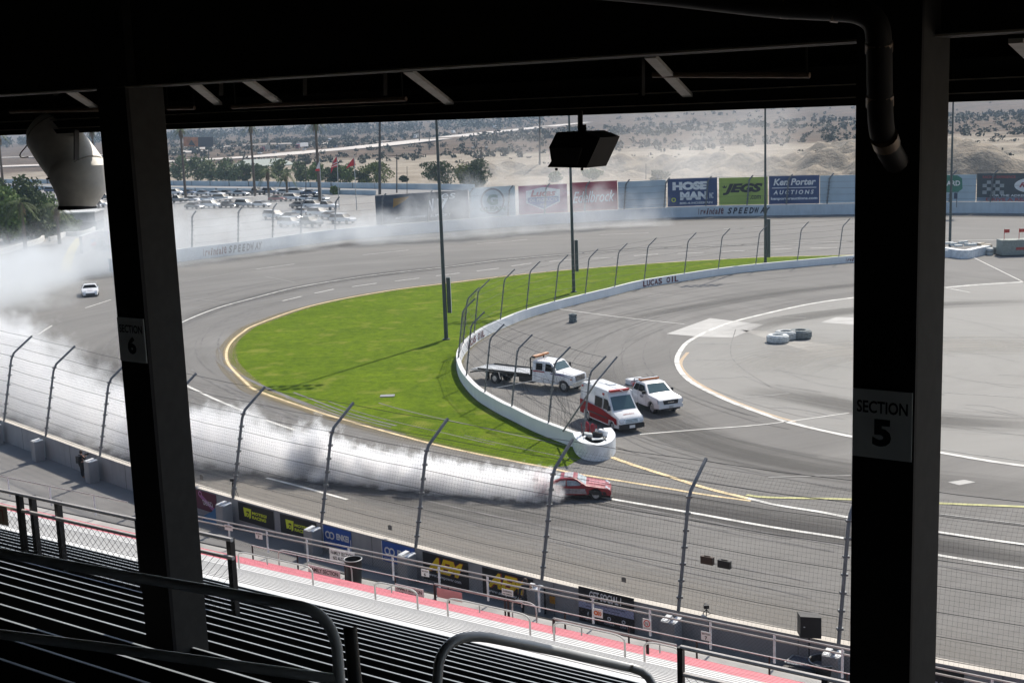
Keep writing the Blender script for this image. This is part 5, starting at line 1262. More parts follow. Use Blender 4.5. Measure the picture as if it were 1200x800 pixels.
    for y in (-1.05, 1.05): c.wheel(-h, y, r, .5, rr=.5)
flatbed()
# --- drift coupes
def coupe(loc, rz, k, label, paint, acc, steer=0, lettering=None, name='drift_car', roofm=None, splatter=True):
    root = empty(name, loc, rz, label, 'race car'); root.scale = (k, k, k)
    r = .33; L, W = 4.45, 1.86
    side_ = [(2.16, .2), (2.24, .3), (2.22, .5), (2.05, .66), (1.2, .82), (.82, .88), (.28, 1.20), (.08, 1.265), (-.45, 1.27), (-.62, 1.24), (-1.5, .98), (-2.0, .95), (-2.18, .86), (-2.2, .5), (-2.12, .22)] + list(reversed(arch(-1.3, r, .16))) + list(reversed(arch(1.33, r, .16)))
    c = Car(root, L, W, side_, .84, .30, 1.27, .20, .10); c.body(paint)
    c.top_panel((.79, .90), (.30, 1.195), .88, .80, acc['glass'], 'windscreen'); c.top_panel((-1.42, 1.0), (-.68, 1.23), .74, .80, acc['glass'], 'rear_window')
    c.side_panel([(.62, .90), (.24, 1.13), (-.28, 1.165), (-.28, .88)], acc['side'], 'window'); c.side_panel([(-.36, .88), (-.36, 1.16), (-.66, 1.14), (-1.08, .93)], acc['side'], 'window')
    if roofm: c.top_panel((.06, 1.27), (-.45, 1.27), .82, .82, roofm, 'roof_panel')
    c.side_panel([(.85, .40), (.75, .70), (-.55, .74), (-.75, .44)], acc['decal'], 'door_decal', .005)
    c.side_panel([(.95, .20), (.9, .28), (-.9, .28), (-.95, .18)], BLP, 'side_skirt', .03)
    for a_ in ([(.72, .3), (.80, .82), (.78, .82), (.70, .3)], [(-.40, .3), (-.34, .88), (-.36, .88), (-.42, .3)]): c.side_panel(a_, SEAM, 'door_gap', .008)
    c.side_panel([(2.0, .30), (1.2, .34), (.95, .52), (.98, .62), (1.9, .50)], BLP, 'lower_livery', .003)
    c.side_panel([(-.9, .34), (-2.0, .36), (-2.05, .62), (-1.0, .66)], acc['wing'], 'lower_livery', .003)
    for y in (-.62, .62):
        mb = MB(); mb.prism([(2.1, y - .17, .56), (2.1, y + .15, .56), (1.9, y + .2, .70), (1.9, y - .1, .69)], (.06, 0, .02), HLM); mb.build('headlight', root)
        mb = MB(); mb.box((.55, y * 1.45, .95), (.1, .2, .11), paint); mb.build('mirror', root)
        mb = MB(); mb.box((-2.17, y, .76), (.06, .34, .13), REDL); mb.build('tail_light', root)
    mb = MB(); mb.box((2.2, 0, .34), (.08, 1.0, .18), BLP); mb.box((2.2, 0, .17), (.22, 1.75, .035), BLP); mb.build('front_splitter', root)
    mb = MB(); mb.prism([(-2.25, -.78, 1.22), (-1.95, -.78, 1.25), (-1.95, .78, 1.25), (-2.25, .78, 1.22)], (0, 0, .03), acc['wing'])
    for y in (-.78, .78): mb.box((-2.1, y, 1.2), (.34, .02, .2), acc['wing'])
    for y in (-.4, .4): mb.beam((-2.0, y, .93), (-2.08, y, 1.22), .03, .03, BLP)
    mb.build('rear_wing', root)
    c.top_panel((1.9, .70), (.95, .87), .35, .35, acc['bonnet'], 'bonnet_decal', ys=(-1, 1))
    mb = MB()
    if lettering:
        text_mb(mb, lettering, (-.5, -.935, .47), (1, 0, 0), (0, 0, 1), 1.1, .2, acc['text'], shear=.2, bold=.03, lift=.012)
        text_mb(mb, lettering, (.6, .935, .47), (-1, 0, 0), (0, 0, 1), 1.1, .2, acc['text'], shear=.2, bold=.03, lift=.012); mb.build('lettering', root)
    for x in (-1.3, 1.33):
        for y in (-.84, .84): c.wheel(x, y, r, .24, rim=acc['rim'], rr=.7, steer=steer if x > 0 else 0)
    return root
wg = mat('pale screen glass', (.42, .47, .48), .12, 0, var=.2, scale=3); dwg = mat('smoky side glass', (.30, .33, .34), .12, 0, var=.3, scale=3)
acc = dict(glass=wg, side=dwg, decal=mat('grey white door print', (.30, .26, .27), .4, 0, var=.3, scale=4), wing=mat('dark red wing', (.16, .01, .012), .4), bonnet=mat('pink bonnet print', (.50, .18, .20), .35, 0, var=.35, scale=4), text=mat('maroon print', (.12, .02, .03), .4), rim=mat('white rim', (.6, .6, .6), .4))
A, B = at(641, 586.5), at(699, 586)
rz = heading(A, B) - R(0); ex = Vector((math.cos(rz), math.sin(rz), 0)); ey = Vector((-ex.y, ex.x, 0))
coupe(B - ex * 1.33 + ey * .86, rz, .96, 'red drift car trailing thick white tyre smoke on the near straight', CRED, acc, steer=R(-22), lettering='ACHILLES', roofm=mat('pale roof wrap', (.42, .40, .41), .35, 0, var=.2))
acc2 = dict(glass=GLS, side=GLS, decal=mat('pale blue print', (.5, .56, .62), .4, 0, var=.3), wing=CWHITE, bonnet=mat('soft grey print', (.6, .6, .62), .4, 0, var=.2), text=NAVY, rim=mat('dark rim', (.08, .08, .09), .4))
coupe(at(106, 345.5), R(-72), 1.12, 'white drift car sliding out of the smoke on the far left banking', CWHITE, acc2, steer=R(20), lettering='DRIFT')
# ------------------------------------------------------------------ light poles
GP = mat('dark green grey pole', (.06, .075, .075), .5, .2, var=.12, scale=2)
def light_pole(px, py, label, r=.2, h=25.5, box=None):
    b = at(px, py); root = empty('light_pole', b, 0, label, 'light pole', 'tall floodlight poles')
    mb = MB(); mb.tube([(0, 0, 0), (0, 0, h * .5), (0, 0, h)], r, GP, 10, radii=[r, r * .78, r * .5]); mb.lathe((0, 0, 0), (0, 0, 1), [(0, r * 1.8), (.12, r * 1.8), (.14, r)], GP, 10); mb.build('pole', root, smooth=True)
    for j, z in enumerate((h - .2, h - 1.6)):
        mb = MB(); mb.beam((-2.2, 0, z), (2.2, 0, z), .1, .1, GP); arm = mb.build('crossarm', root)
        for x in (-2, -1, 0, 1, 2):
            mb = MB(); mb.lathe((x, -.15, z + .25), (.0, -.7, -.7), [(-.3, .1), (-.1, .28), (.25, .34), (.27, .32), (.27, .001)], GP, 10); mb.build('lamp_head', root, smooth=True)
    if box:
        z0, z1 = box; mb = MB(); mb.box((.42, .1, (z0 + z1) / 2), (.36, .5, z1 - z0), GP); mb.box((.62, .1, (z0 + z1) / 2), (.04, .56, z1 - z0), mat('pale box edge', (.4, .42, .42))); mb.build('equipment_box', root)
light_pole(523, 398, 'tall floodlight pole standing in the infield grass', box=(2.6, 6.0))
light_pole(672.5, 342.5, 'tall floodlight pole behind the infield wall, below the hanging floodlight', box=(2.5, 6.2))
light_pole(897, 308.5, 'tall floodlight pole in front of the lime and navy boards', box=(.8, 6))
light_pole(1113, 290, 'tall floodlight pole just right of the right column')

# ------------------------------------------------------------------ infield clutter
def tyre(px, py, label, R0=.62, h=.62, m=None, stack=1, name='tyre_stack', cat='tyres', group=None):
    b = at(px, py); root = empty(name, b, 0, label, cat, group)
    for k in range(stack):
        hh = h / stack; z = k * hh
        mb = MB(); mb.lathe((0, 0, z), (0, 0, 1), [(.0, R0 * .55), (.0, R0 * .85), (hh * .2, R0), (hh * .8, R0), (hh - .01, R0 * .86), (hh - .01, R0 * .5), (hh * .5, R0 * .46), (0, R0 * .55)], m or TYRE, 26); mb.build('tyre', root, smooth=True)
        mb = MB()
        for i in range(22):
            a = 2 * math.pi * i / 22; d = Vector((math.cos(a), math.sin(a), 0)); mb.box(d * R0 * 1.0 + Vector((0, 0, z + hh * .5)), (.03, .07, hh * .6), m or TYRE, d, Vector((-d.y, d.x, 0)))
        mb.build('tread', root)
    return root
WT = mat('white painted tyre', (.50, .53, .53), .7, 0, var=.25, scale=5); GT = mat('grey scuffed tyre', (.17, .19, .19), .8, 0, var=.3, scale=5)
tyre(911.5, 401, 'big white painted tyre lying on the infield, nearest of the three', 1.0, .72, WT)
tyre(921, 397.5, 'big off-white tyre lying on the infield, middle of the three', 1.02, .80, mat('dirty white tyre', (.40, .42, .42), .75, 0, var=.3, scale=5))
tyre(938, 396.5, 'big grey tyre lying on the infield, right one of the three', 1.0, .82, GT)
tyre(671.5, 377.5, 'small dark tyre stack alone on the infield asphalt', .40, .9, GT, stack=3)
# white wrapped barrier end with debris
root = empty('barrier_end', at(695, 533), 0, 'white wrapped curved tyre barrier closing the near end of the infield wall', 'barrier')
P = catmull(G([(676, 524), (680, 532), (690, 538), (703, 539), (713, 535), (717, 527), (712, 519)]), 4)
mb = wall('w', P, .5, 1.02, mat('white barrier wrap', (.68, .71, .73), .6, 0, var=.15, scale=2)); b1 = mb.build('wrap', smooth=True)
mb = MB(); c = at(697, 529); random.seed(9)
for k in range(7):
    q = at(uni(684, 710), uni(524, 532)); mb.lathe((q.x, q.y, 0), (0, 0, 1), [(0, .3), (0, .45), (.1, .5), (.8, .5), (.95, .42), (.95, .2), (.5, .18)], TYRE, 14)
b2 = mb.build('tyre_core', smooth=True)
parts = [b1, b2]
for k, (x, y, sx, sy, sz, m) in enumerate([(690, 520, .8, .5, .3, WT), (700, 521, .5, .5, .35, TYRE), (706, 519, .45, .45, .4, WHT), (694, 522, .9, .4, .12, BLP), (709, 523, .7, .5, .12, BLP), (686, 521, .5, .4, .15, WHT), (702, 523, .9, .5, .06, WT)]):
    q = at(x, y + 10, 0); q.z = 1.02 + sz / 2; a = uni(0, 3); mb = MB()
    if k in (1, 2): mb.lathe(q - Vector((0, 0, sz / 2)), (math.cos(a) * .3, math.sin(a) * .3, 1), [(0, .12), (0, .28), (.04, .32), (sz - .06, .32), (sz, .26), (sz, .12)], m, 14)
    else: mb.box(q, (sx, sy, sz), m, (math.cos(a), math.sin(a), uni(-.15, .15)))
    parts.append(mb.build('broken_piece'))
under(root, *parts)
# red pump trolley / fire extinguisher cart by the ambulance
root = empty('fire_extinguisher_cart', at(688, 511), 0, 'red fire extinguisher cart between the wall end and the ambulance', 'cart'); 
mb = MB(); mb.lathe((0, 0, .25), (0, 0, 1), [(0, .05), (.02, .22), (.9, .22), (1.05, .1), (1.1, .04)], CRED, 14, True); mb.lathe((.5, .1, .2), (0, 0, 1), [(0, .05), (.02, .2), (.75, .2), (.9, .1)], CRED, 14, True); mb.build('cylinder', root, smooth=True)
mb = MB(); mb.beam((-.35, 0, .2), (.8, .1, .2), .5, .06, BLP); mb.tube([(-.35, -.2, .2), (-.5, -.2, 1.2), (-.5, .2, 1.2), (-.35, .2, .2)], .02, CRED, 6); mb.build('frame', root)
root_ = None
bpy.data.objects['fire_extinguisher_cart'].scale = (.75, .75, .75); root = bpy.data.objects['fire_extinguisher_cart']
for y in (-.3, .3): mb = MB(); mb.lathe((.0, y - .04, .2), (0, 1, 0), [(0, .05), (0, .2), (.08, .2), (.08, .05)], TYRE, 14); mb.build('wheel', root)
root = empty('flag_bundle', at(699, 513), 0, 'small red and white cone on the end of the infield wall', 'cone')
mb = MB(); mb.lathe((0, 0, .0), (0, 0, 1), [(0, .3), (.04, .3), (.05, .2), (1.5, .05)], CRED, 12); mb.build('cone', root, smooth=True); root.scale = (.6, .6, .6)
mb = MB(); mb.lathe((0, 0, .7), (0, 0, 1), [(0, .15), (.35, .105)], WHT, 12); mb.build('stripe', root)
# drain cover in the grass
mb = MB(); q = at(454, 464, .02); mb.box(q + Vector((0, 0, .03)), (1.1, .7, .06), mat('old drain cover', (.25, .25, .27), .7)); tag(mb.build('drain_cover'), 'small grey drain cover lying in the infield grass', 'cover')
# far right: end of the inner wall, barrels, crates and red trolley
root = empty('barrier_end', at(1150, 301), 0, 'white wrapped barrier end of the infield wall at far right', 'barrier')
P = catmull(G([(1107, 299.5), (1120, 302), (1132, 303), (1141, 301), (1150, 299), (1157, 297.5)]), 3); mb = wall('w', P, .9, 1.15, mat('white barrier wrap', (.68, .71, .73))); b1 = mb.build('wrap')
mb = MB(); ps = []
for k in range(9):
    q = at(1112 + k * 5.4, 293.5 + (k % 3)); q.z = uni(.9, 1.15); mb = MB(); mb.box(q, (uni(.8, 1.6), uni(.5, 1), uni(.25, .5)), random.choice([WT, WT, mat('tan scrap', (.35, .3, .22))]), (1, uni(-.5, .5), 0)); ps.append(mb.build('broken_piece'))
under(root, b1, *ps)
for k, (x, y, m, lb) in enumerate([(1160, 299, WT, 'white water barrel at far right, left one of three'), (1166, 297.5, GT, 'grey barrel at far right, middle of three'), (1172.5, 298, GT, 'grey barrel at far right, right one of three')]):
    root = empty('crash_barrel', at(x, y), 0, lb, 'barrel', 'crash barrels'); mb = MB(); mb.lathe((0, 0, 0), (0, 0, 1), [(0, .42), (.1, .48), (.45, .44), (.5, .47), (.9, .44), (1.0, .3)], m, 16, True); mb.build('drum', root, smooth=True); mb = MB(); mb.lathe((0, 0, .48), (0, 0, 1), [(0, .475), (.06, .475)], BLP, 16); mb.build('band', root)
q = at(1190, 299); root = empty('storage_crate', q, 0, 'long grey crate with a red stripe at the far right edge', 'crate')
mb = MB(); mb.box((1, 0, 1.1), (6.4, 2.2, 2.1), mat('grey green crate', (.26, .28, .25), .8, 0, var=.15)); mb.build('box', root)
mb = MB(); mb.box((1.4, -1.13, 1.0), (3.6, .04, .35), mat('red stripe', (.4, .06, .05))); mb.build('stripe', root)
mb = MB(); mb.box((1, 0, .08), (6.6, 2.3, .16), BLP); mb.build('skid', root)
for x in (-1.6, .4): mb = MB(); mb.tube([(x, 0, 2.15), (x, 0, 3.6)], .04, REDL, 6); mb.box((x + .35, 0, 3.3), (.7, .03, .45), REDL); mb.build('marker_flag', root)

# ------------------------------------------------------------------ concourse things
def cyl_can(px, py, z, r, h, label, n_=None, name='trash_can', cat='trash can', loc=None):
    b = loc or (atN(px, py, n_) if n_ else at(px, py, z)); root = empty(name, b, 0, label, cat)
    mb = MB(); mb.lathe((0, 0, 0), (0, 0, 1), [(0, r * .84), (h * .5, r * .93), (h, r), (h, r * .92), (.1, r * .8), (.1, .01)], BLP, 22); mb.lathe((0, 0, 0), (0, 0, 1), [(0, .01), (0, r * .84)], BLP, 22); mb.build('drum', root, smooth=True)
    mb = MB(); mb.tube([(r * 1.02 * math.cos(a), r * 1.02 * math.sin(a), h) for a in np.linspace(0, 2 * math.pi, 25)], .022, mat('pale can rim', (.35, .37, .37), .5), 6); mb.build('rim', root, smooth=True)
q = atN(415, 679, 37.7); q.z = 2.32
cyl_can(0, 0, 0, .36, 1.05, 'black round trash can between the family section boards', loc=q)
q = atN(968, 783, 39.2); q.z = .02; q = at(968, 790, 0)
cyl_can(0, 0, 0, .55, 1.0, 'black round bin with a pale rim at the bottom right beside the loudspeaker', loc=at(966, 803, 0))
# PA speaker on a stand and speaker monitor
b = at(948, 795, 0); t = Vector((UX, UY, 0)); D = Vector((NX, NY, 0))
root = empty('loudspeaker', b, 0, 'black box loudspeaker raised on a thin pole at the bottom right', 'loudspeaker')
zc = atd_h(950, 732, math.hypot(b.x, b.y)).z
mb = MB(); c = Vector((b.x, b.y, zc)); s_ = 26 * math.hypot(b.x, b.y) / FOC * 1.03
mb.box(c, (s_ * .92, s_ * .62, s_ * 1.02), BLP, (math.cos(R(-14)), math.sin(R(-14)), 0)); b1 = mb.build('cabinet')
mb = MB(); mb.tube([b, Vector((b.x, b.y, zc - s_ * .5))], .025, BLP, 8); [mb.tube([Vector((b.x, b.y, .5)), Vector((b.x + .5 * math.cos(a), b.y + .5 * math.sin(a), 0))], .015, BLP, 5) for a in (0, 2.1, 4.2)]; b2 = mb.build('stand')
mb = MB(); q = c - D * s_ * .33; mb.box(q + Vector((-.08, 0, .02)), (.06, .02, .03), WHT, t, D); b3 = mb.build('badge'); under(root, b1, b2, b3)
root = empty('speaker_case', at(940, 800, 0), 0, 'low dark wedge-topped case on the ground below the loudspeaker', 'case')
b = at(941, 801, 0); mb = MB(); p = [b + t * x + D * y for x, y in [(-.62, -.5), (.58, -.5), (.62, .55), (-.6, .55)]]
mb.prism([Vector((q.x, q.y, .05)) for q in p], (0, 0, .68), BLP); b1 = mb.build('box')
mb = MB(); mb.prism([Vector((q.x, q.y, .735)) for q in [b + t * x + D * y for x, y in [(-.6, -.2), (.6, -.2), (.6, .54), (-.58, .54)]]], (0, 0, .05), mat('slate lid', (.07, .09, .12), .5)); b2 = mb.build('lid')
mb = MB(); mb.beam(b + t * -.62 + D * -.2 + Vector((0, 0, .8)), b + t * -.6 + D * .55 + Vector((0, 0, .8)), .05, .02, GALV); mb.beam(b + t * -.5 + D * .56 + Vector((0, 0, .8)), b + t * .1 + D * .56 + Vector((0, 0, .8)), .05, .02, GALV); b3 = mb.build('trim'); under(root, b1, b2, b3)
# small cameras clamped on the wall top
def wall_camera(px, label, tall=.85):
    c, t = on_curve(NEAR, at(px, np.interp(px, [275, 377, 795, 985], [583, 612, 715, 751]), WH)); b = Vector((c.x, c.y, WH)); root = empty('tripod_camera', b, 0, label, 'camera')
    mb = MB(); [mb.tube([(0, 0, tall * .8), (.16 * math.cos(a), .16 * math.sin(a), 0)], .018, BLP, 5) for a in (.3, 2.4, 4.5)]; mb.tube([(0, 0, tall * .7), (0, 0, tall)], .02, BLP, 6); mb.build('tripod', root)
    mb = MB(); mb.box((0, 0, tall + .07), (.2, .14, .14), BLP); mb.lathe((0, .07, tall + .07), (0, 1, 0), [(0, .055), (.16, .06), (.16, .01)], BLP, 10); mb.build('camera_body', root)
wall_camera(268, 'black camera on a small tripod on the near wall top, left one beside the post'); wall_camera(273.5, 'black camera on a small tripod on the near wall top, right one against the post', .7)
wall_camera(826, 'tiny black remote camera on the near wall top at right', .25)
# orange sign and doorway on the wall at 643
c, t = on_curve(NEAR, at(643, 690, 1.2)); nn = Vector((t.y, -t.x, 0)); nn = nn if nn.y < 0 else -nn; cc_ = at(643, 704, .75)
c, t = on_curve(NEAR, cc_); o = c + nn * .26; 
mb = MB(); mb.box(o + Vector((0, 0, .72)), (.28, .02, .32), bm_((.55, .26, .02), 'orange sheet'), t, nn); tag(mb.build('orange_notice'), 'small orange notice on the near wall right of the aem banner', 'sign')
c, t = on_curve(NEAR, at(626, 706, .6)); o = c + nn * .3; root = empty('equipment_cabinet', o, 0, 'black upright cabinet against the near wall left of the orange notice', 'cabinet')
mb = MB(); mb.box(o + nn * .15 + Vector((0, 0, .62)), (.5, .45, 1.2), BLP, t, nn); b1 = mb.build('body'); mb = MB(); mb.box(o + nn * .385 + t * .15 + Vector((0, 0, .7)), (.03, .02, .16), GALV, t, nn); b2 = mb.build('handle'); under(root, b1, b2)

# ------------------------------------------------------------------ people
SKIN = mat('skin', (.42, .24, .16), .6, 0, var=.05); JKT = mat('dark jacket', (.022, .024, .03), .8, 0, var=.2, scale=5); TRS = mat('black trousers', (.015, .016, .02), .85, 0, var=.15); HAIR = mat('brown hair', (.05, .03, .02), .7)
def skin_mesh(name, verts, edges, radii, m, parent, sub=2):
    me = bpy.data.meshes.new(name); me.from_pydata(verts, edges, []); o = bpy.data.objects.new(name, me); scene.collection.objects.link(o); me.materials.append(m)
    sk = o.modifiers.new('s', 'SKIN'); me.skin_vertices[0].data[0].use_root = True
    for i, r in enumerate(radii): me.skin_vertices[0].data[i].radius = (r if isinstance(r, tuple) else (r, r))
    ss = o.modifiers.new('u', 'SUBSURF'); ss.levels = sub; ss.render_levels = sub; sk.use_smooth_shade = True; o.parent = parent
    bpy.context.view_layer.update(); dg = bpy.context.evaluated_depsgraph_get(); m2 = bpy.data.meshes.new_from_object(o.evaluated_get(dg)); o.modifiers.clear(); o.data = m2
    return o
def person(loc, rz, label, jacket=JKT, trousers=TRS, arms='camera', bag=True, k=1.0):
    root = empty('person', loc, rz, label, 'person'); root.scale = (k, k, k)
    # joints, facing +x
    V = {'pel': (0, 0, .95), 'spi': (0, 0, 1.15), 'che': (.01, 0, 1.36), 'nec': (.02, 0, 1.50), 'hed': (.05, 0, 1.60), 'top': (.06, 0, 1.72)}
    for s, y in (('l', 1), ('r', -1)):
        V['hip' + s] = (0, .10 * y, .90); V['kne' + s] = (.05 * (1 if y > 0 else -.3), .12 * y, .50); V['ank' + s] = (0 + (.06 if y > 0 else -.08), .13 * y, .09); V['toe' + s] = (.15 + (.06 if y > 0 else -.08), .14 * y, .04)
        V['sho' + s] = (.0, .19 * y, 1.42)
        if arms == 'camera': V['elb' + s] = (.12, .25 * y, 1.18); V['wri' + s] = (.30, .10 * y, 1.33); V['han' + s] = (.36, .07 * y, 1.38)
        else: V['elb' + s] = (-.02, .26 * y, 1.14); V['wri' + s] = (.06, .25 * y, .90); V['han' + s] = (.09, .24 * y, .82)
    def part(name, keys, edges, rad, m, sub=2):
        idx = {a: i for i, a in enumerate(keys)}; return skin_mesh(name, [V[a] for a in keys], [(idx[a], idx[b]) for a, b in edges], rad, m, root, sub)
    keys = ['pel', 'spi', 'che', 'nec', 'hed', 'top', 'hipl', 'knel', 'ankl', 'toel', 'hipr', 'kner', 'ankr', 'toer', 'shol', 'elbl', 'wril', 'hanl', 'shor', 'elbr', 'wrir', 'hanr']
    body = part('body', keys, [('pel', 'spi'), ('spi', 'che'), ('che', 'nec'), ('nec', 'hed'), ('hed', 'top'), ('pel', 'hipl'), ('hipl', 'knel'), ('knel', 'ankl'), ('ankl', 'toel'), ('pel', 'hipr'), ('hipr', 'kner'), ('kner', 'ankr'), ('ankr', 'toer'), ('che', 'shol'), ('shol', 'elbl'), ('elbl', 'wril'), ('wril', 'hanl'), ('che', 'shor'), ('shor', 'elbr'), ('elbr', 'wrir'), ('wrir', 'hanr')],
         [.13, .12, (.12, .15), .055, .085, .07, .09, .065, .045, .04, .09, .065, .045, .04, .065, .045, .032, .035, .065, .045, .032, .035], SKIN)
    keys = ['spi', 'che', 'nec', 'shol', 'elbl', 'wril', 'shor', 'elbr', 'wrir', 'pel']
    part('jacket', keys, [('spi', 'che'), ('che', 'nec'), ('che', 'shol'), ('shol', 'elbl'), ('elbl', 'wril'), ('che', 'shor'), ('shor', 'elbr'), ('elbr', 'wrir'), ('spi', 'pel')], [.145, (.145, .17), .07, .08, .06, .045, .08, .06, .045, .15], jacket)
    keys = ['pel', 'hipl', 'knel', 'ankl', 'hipr', 'kner', 'ankr']
    part('trousers', keys, [('pel', 'hipl'), ('hipl', 'knel'), ('knel', 'ankl'), ('pel', 'hipr'), ('hipr', 'kner'), ('kner', 'ankr')], [.14, .105, .08, .062, .105, .08, .062], trousers)
    mb = MB(); mb.lathe((.035, 0, 1.60), (0, 0, 1), [(-.02, .085), (.05, .105), (.11, .10), (.16, .06), (.175, .01)], HAIR, 14); mb.build('hair', root, smooth=True)
    mb = MB(); mb.lathe((.13, 0, 1.63), (1, 0, -.25), [(0, .02), (.035, .008)], SKIN, 8); mb.build('nose', root)
    if arms == 'camera': mb = MB(); mb.box((.40, 0, 1.42), (.1, .16, .12), BLP); mb.lathe((.44, 0, 1.42), (1, 0, 0), [(0, .05), (.18, .06), (.18, .01)], BLP, 12); c = mb.build('camera', root)
    if bag: mb = MB(); mb.box((-.2, 0, 1.22), (.16, .3, .46), BLP); mb.box((-.29, 0, 1.12), (.05, .22, .22), BLP); mb.build('backpack', root)
    return root
person(at(97, 559.5), R(55), 'person in dark clothes with a backpack at the near wall left of the left column', k=.98)
person(at(617, 724, 0), R(95), 'person in black behind the front rail under the right aem banner', arms='down', bag=False)
# ------------------------------------------------------------------ beyond the track: cars, road walls, freeway, trees
def ter(px, py, lift=0.0): return march(px, py) if py < 213 else at(px, py)
random.seed(33)
def small_car(kind, paint, name='parked_car'):
    root = empty(name, (0, 0, 0)); 
    if kind == 'sedan': L, W, low, gh, top, hz, rf = 4.6, 1.8, [(2.3, .35), (2.32, .6), (2.1, .78), (1.0, .92), (-1.7, .98), (-2.2, .92), (-2.3, .6), (-2.25, .35)], [(1.05, .9), (.35, 1.38), (-.9, 1.4), (-1.7, .96)], 1.42, (.32, -.88), 1.41
    elif kind == 'suv': L, W, low, gh, top, hz, rf = 4.8, 1.9, [(2.38, .4), (2.4, .8), (2.2, 1.0), (1.1, 1.1), (-2.3, 1.12), (-2.4, .8), (-2.38, .4)], [(1.2, 1.08), (.55, 1.68), (-2.0, 1.7), (-2.3, 1.1)], 1.72, (.5, -2.0), 1.71
    else: L, W, low, gh, top, hz, rf = 5.5, 1.95, [(2.7, .5), (2.75, .9), (2.6, 1.08), (1.2, 1.2), (-2.7, 1.18), (-2.75, .5)], [(1.3, 1.15), (.65, 1.78), (-.6, 1.8), (-.8, 1.15)], 1.8, (.6, -.6), 1.79
    c = Car(root, L, W, low, low[3][1], .2, top, .14, .1); c.body(paint, 'body', side=low)
    g = Car(root, L, W * .96, gh, low[3][1], .2, top, 0, 0); g.body(GLS, 'glasshouse', side=gh)
    mb = MB(); w = W * .37; mb.prism([(hz[0], -w, rf), (hz[0], w, rf), (hz[1], w, rf + .01), (hz[1], -w, rf + .01)], (0, 0, .05), paint); mb.build('roof', root)
    r = .34
    mbw = MB(); mbw.lathe((0, -.11, 0), (0, 1, 0), [(0, .05), (0, r * .9), (.03, r), (.19, r), (.22, r * .9), (.22, .05)], TYRE, 12); w0 = mbw.build('wheel', root); w0.location = (L * .31, -W / 2 + .1, r)
    for x, y in ((L * .31, W / 2 - .1), (-L * .31, -W / 2 + .1), (-L * .31, W / 2 - .1)):
        w1 = w0.copy(); scene.collection.objects.link(w1); w1.location = (x, y, r)
    return root
CP = {'white': CWHITE, 'silver': mat('silver car paint', (.42, .44, .46), .3, .3, var=0, coat=.4), 'dark': mat('dark grey car paint', (.03, .035, .04), .3, 0, var=0, coat=.5), 'blue': mat('blue car paint', (.05, .09, .17), .3, .1, var=0, coat=.5),
      'red': mat('red car paint', (.25, .02, .02), .3, 0, var=0, coat=.5), 'grey': mat('grey car paint', (.16, .17, .18), .3, .2, var=0, coat=.5)}
protos = {}
def put_car(kind, col, loc, rz, label, group, name='parked_car', cat='car'):
    k = (kind, col, name)
    if k not in protos: protos[k] = small_car(kind, CP[col], name); o = protos[k]; o.location = loc; o.rotation_euler = (0, 0, rz)
    else: o = copy_tree(protos[k], None, loc, rz)
    o['label'] = label; o['category'] = cat; o['group'] = group
    if name == 'parked_car': o.scale = (1.2, 1.2, 1.2)
    return o
def row_of(lst, rowname, rz, group='cars parked in the lot beyond the far turn'):
    n = len(lst)
    for i, (x, y, kind, col) in enumerate(lst):
        place = 'leftmost' if i == 0 else 'rightmost' if i == n - 1 else ORD[i] + ' from the left'
        put_car(kind, col, at(x, y, .01), R(rz + uni(-3, 3)), '%s %s, %s in %s' % (col, {'sedan': 'sedan', 'suv': 'utility car', 'truck': 'pickup'}[kind], place, rowname), group)
K3 = ['sedan', 'suv', 'truck']; cols = ['white', 'silver', 'dark', 'blue', 'white', 'grey', 'white', 'red', 'silver', 'dark']
rA = [(206, 229, 'suv', 'white'), (222, 228.5, 'sedan', 'blue'), (239, 229.5, 'sedan', 'silver'), (254, 230, 'sedan', 'white'), (266, 229.3, 'sedan', 'grey'), (282, 229.5, 'sedan', 'silver'), (300, 228.5, 'truck', 'dark'), (318, 228, 'suv', 'blue'), (334, 228.3, 'sedan', 'silver'), (349, 228, 'suv', 'white'), (364, 229, 'sedan', 'blue')]
row_of(rA, 'the back row of the lot', -25)
row_of([(208, 238, 'truck', 'grey'), (226, 237, 'sedan', 'white'), (243, 236.5, 'sedan', 'white'), (261, 236, 'suv', 'silver'), (326, 236, 'sedan', 'red'), (344, 235.5, 'suv', 'white'), (360, 235.8, 'sedan', 'white'), (375, 236, 'sedan', 'silver')], 'the second row of the lot', -28)
row_of([(228, 245, 'sedan', 'grey'), (248, 244, 'suv', 'white'), (268, 243.5, 'sedan', 'dark'), (288, 243, 'suv', 'silver'), (306, 243, 'sedan', 'white'), (352, 244, 'sedan', 'grey'), (368, 244.5, 'suv', 'white'), (382, 246, 'truck', 'white')], 'the third row of the lot', -30)
row_of([(322, 257, 'suv', 'white'), (342, 258, 'sedan', 'grey'), (356, 252, 'sedan', 'white'), (374, 254, 'suv', 'white'), (388, 257, 'sedan', 'silver'), (402, 262, 'suv', 'white'), (341, 266, 'suv', 'white'), (362, 266, 'truck', 'grey')], 'the smoky front row', -35)
row_of([(76, 236, 'sedan', 'white'), (96, 245, 'sedan', 'red'), (107, 244, 'sedan', 'silver'), (118, 243, 'suv', 'white'), (123, 234, 'suv', 'grey'), (62, 226, 'suv', 'blue')], 'the cars behind the trees at far left', -20)
# guard rail of the lot
mb = MB(); P = G([(205, 242), (255, 238), (310, 233.5)]); mb.tube([p + Vector((0, 0, .9)) for p in P], .12, PALE, 6)
for p, t in walk(P, 8): mb.tube([p, p + Vector((0, 0, .9))], .07, PALE, 5)
tag(mb.build('guard_rail'), 'pale guard rail crossing the parking lot left of the flags', 'guard rail')
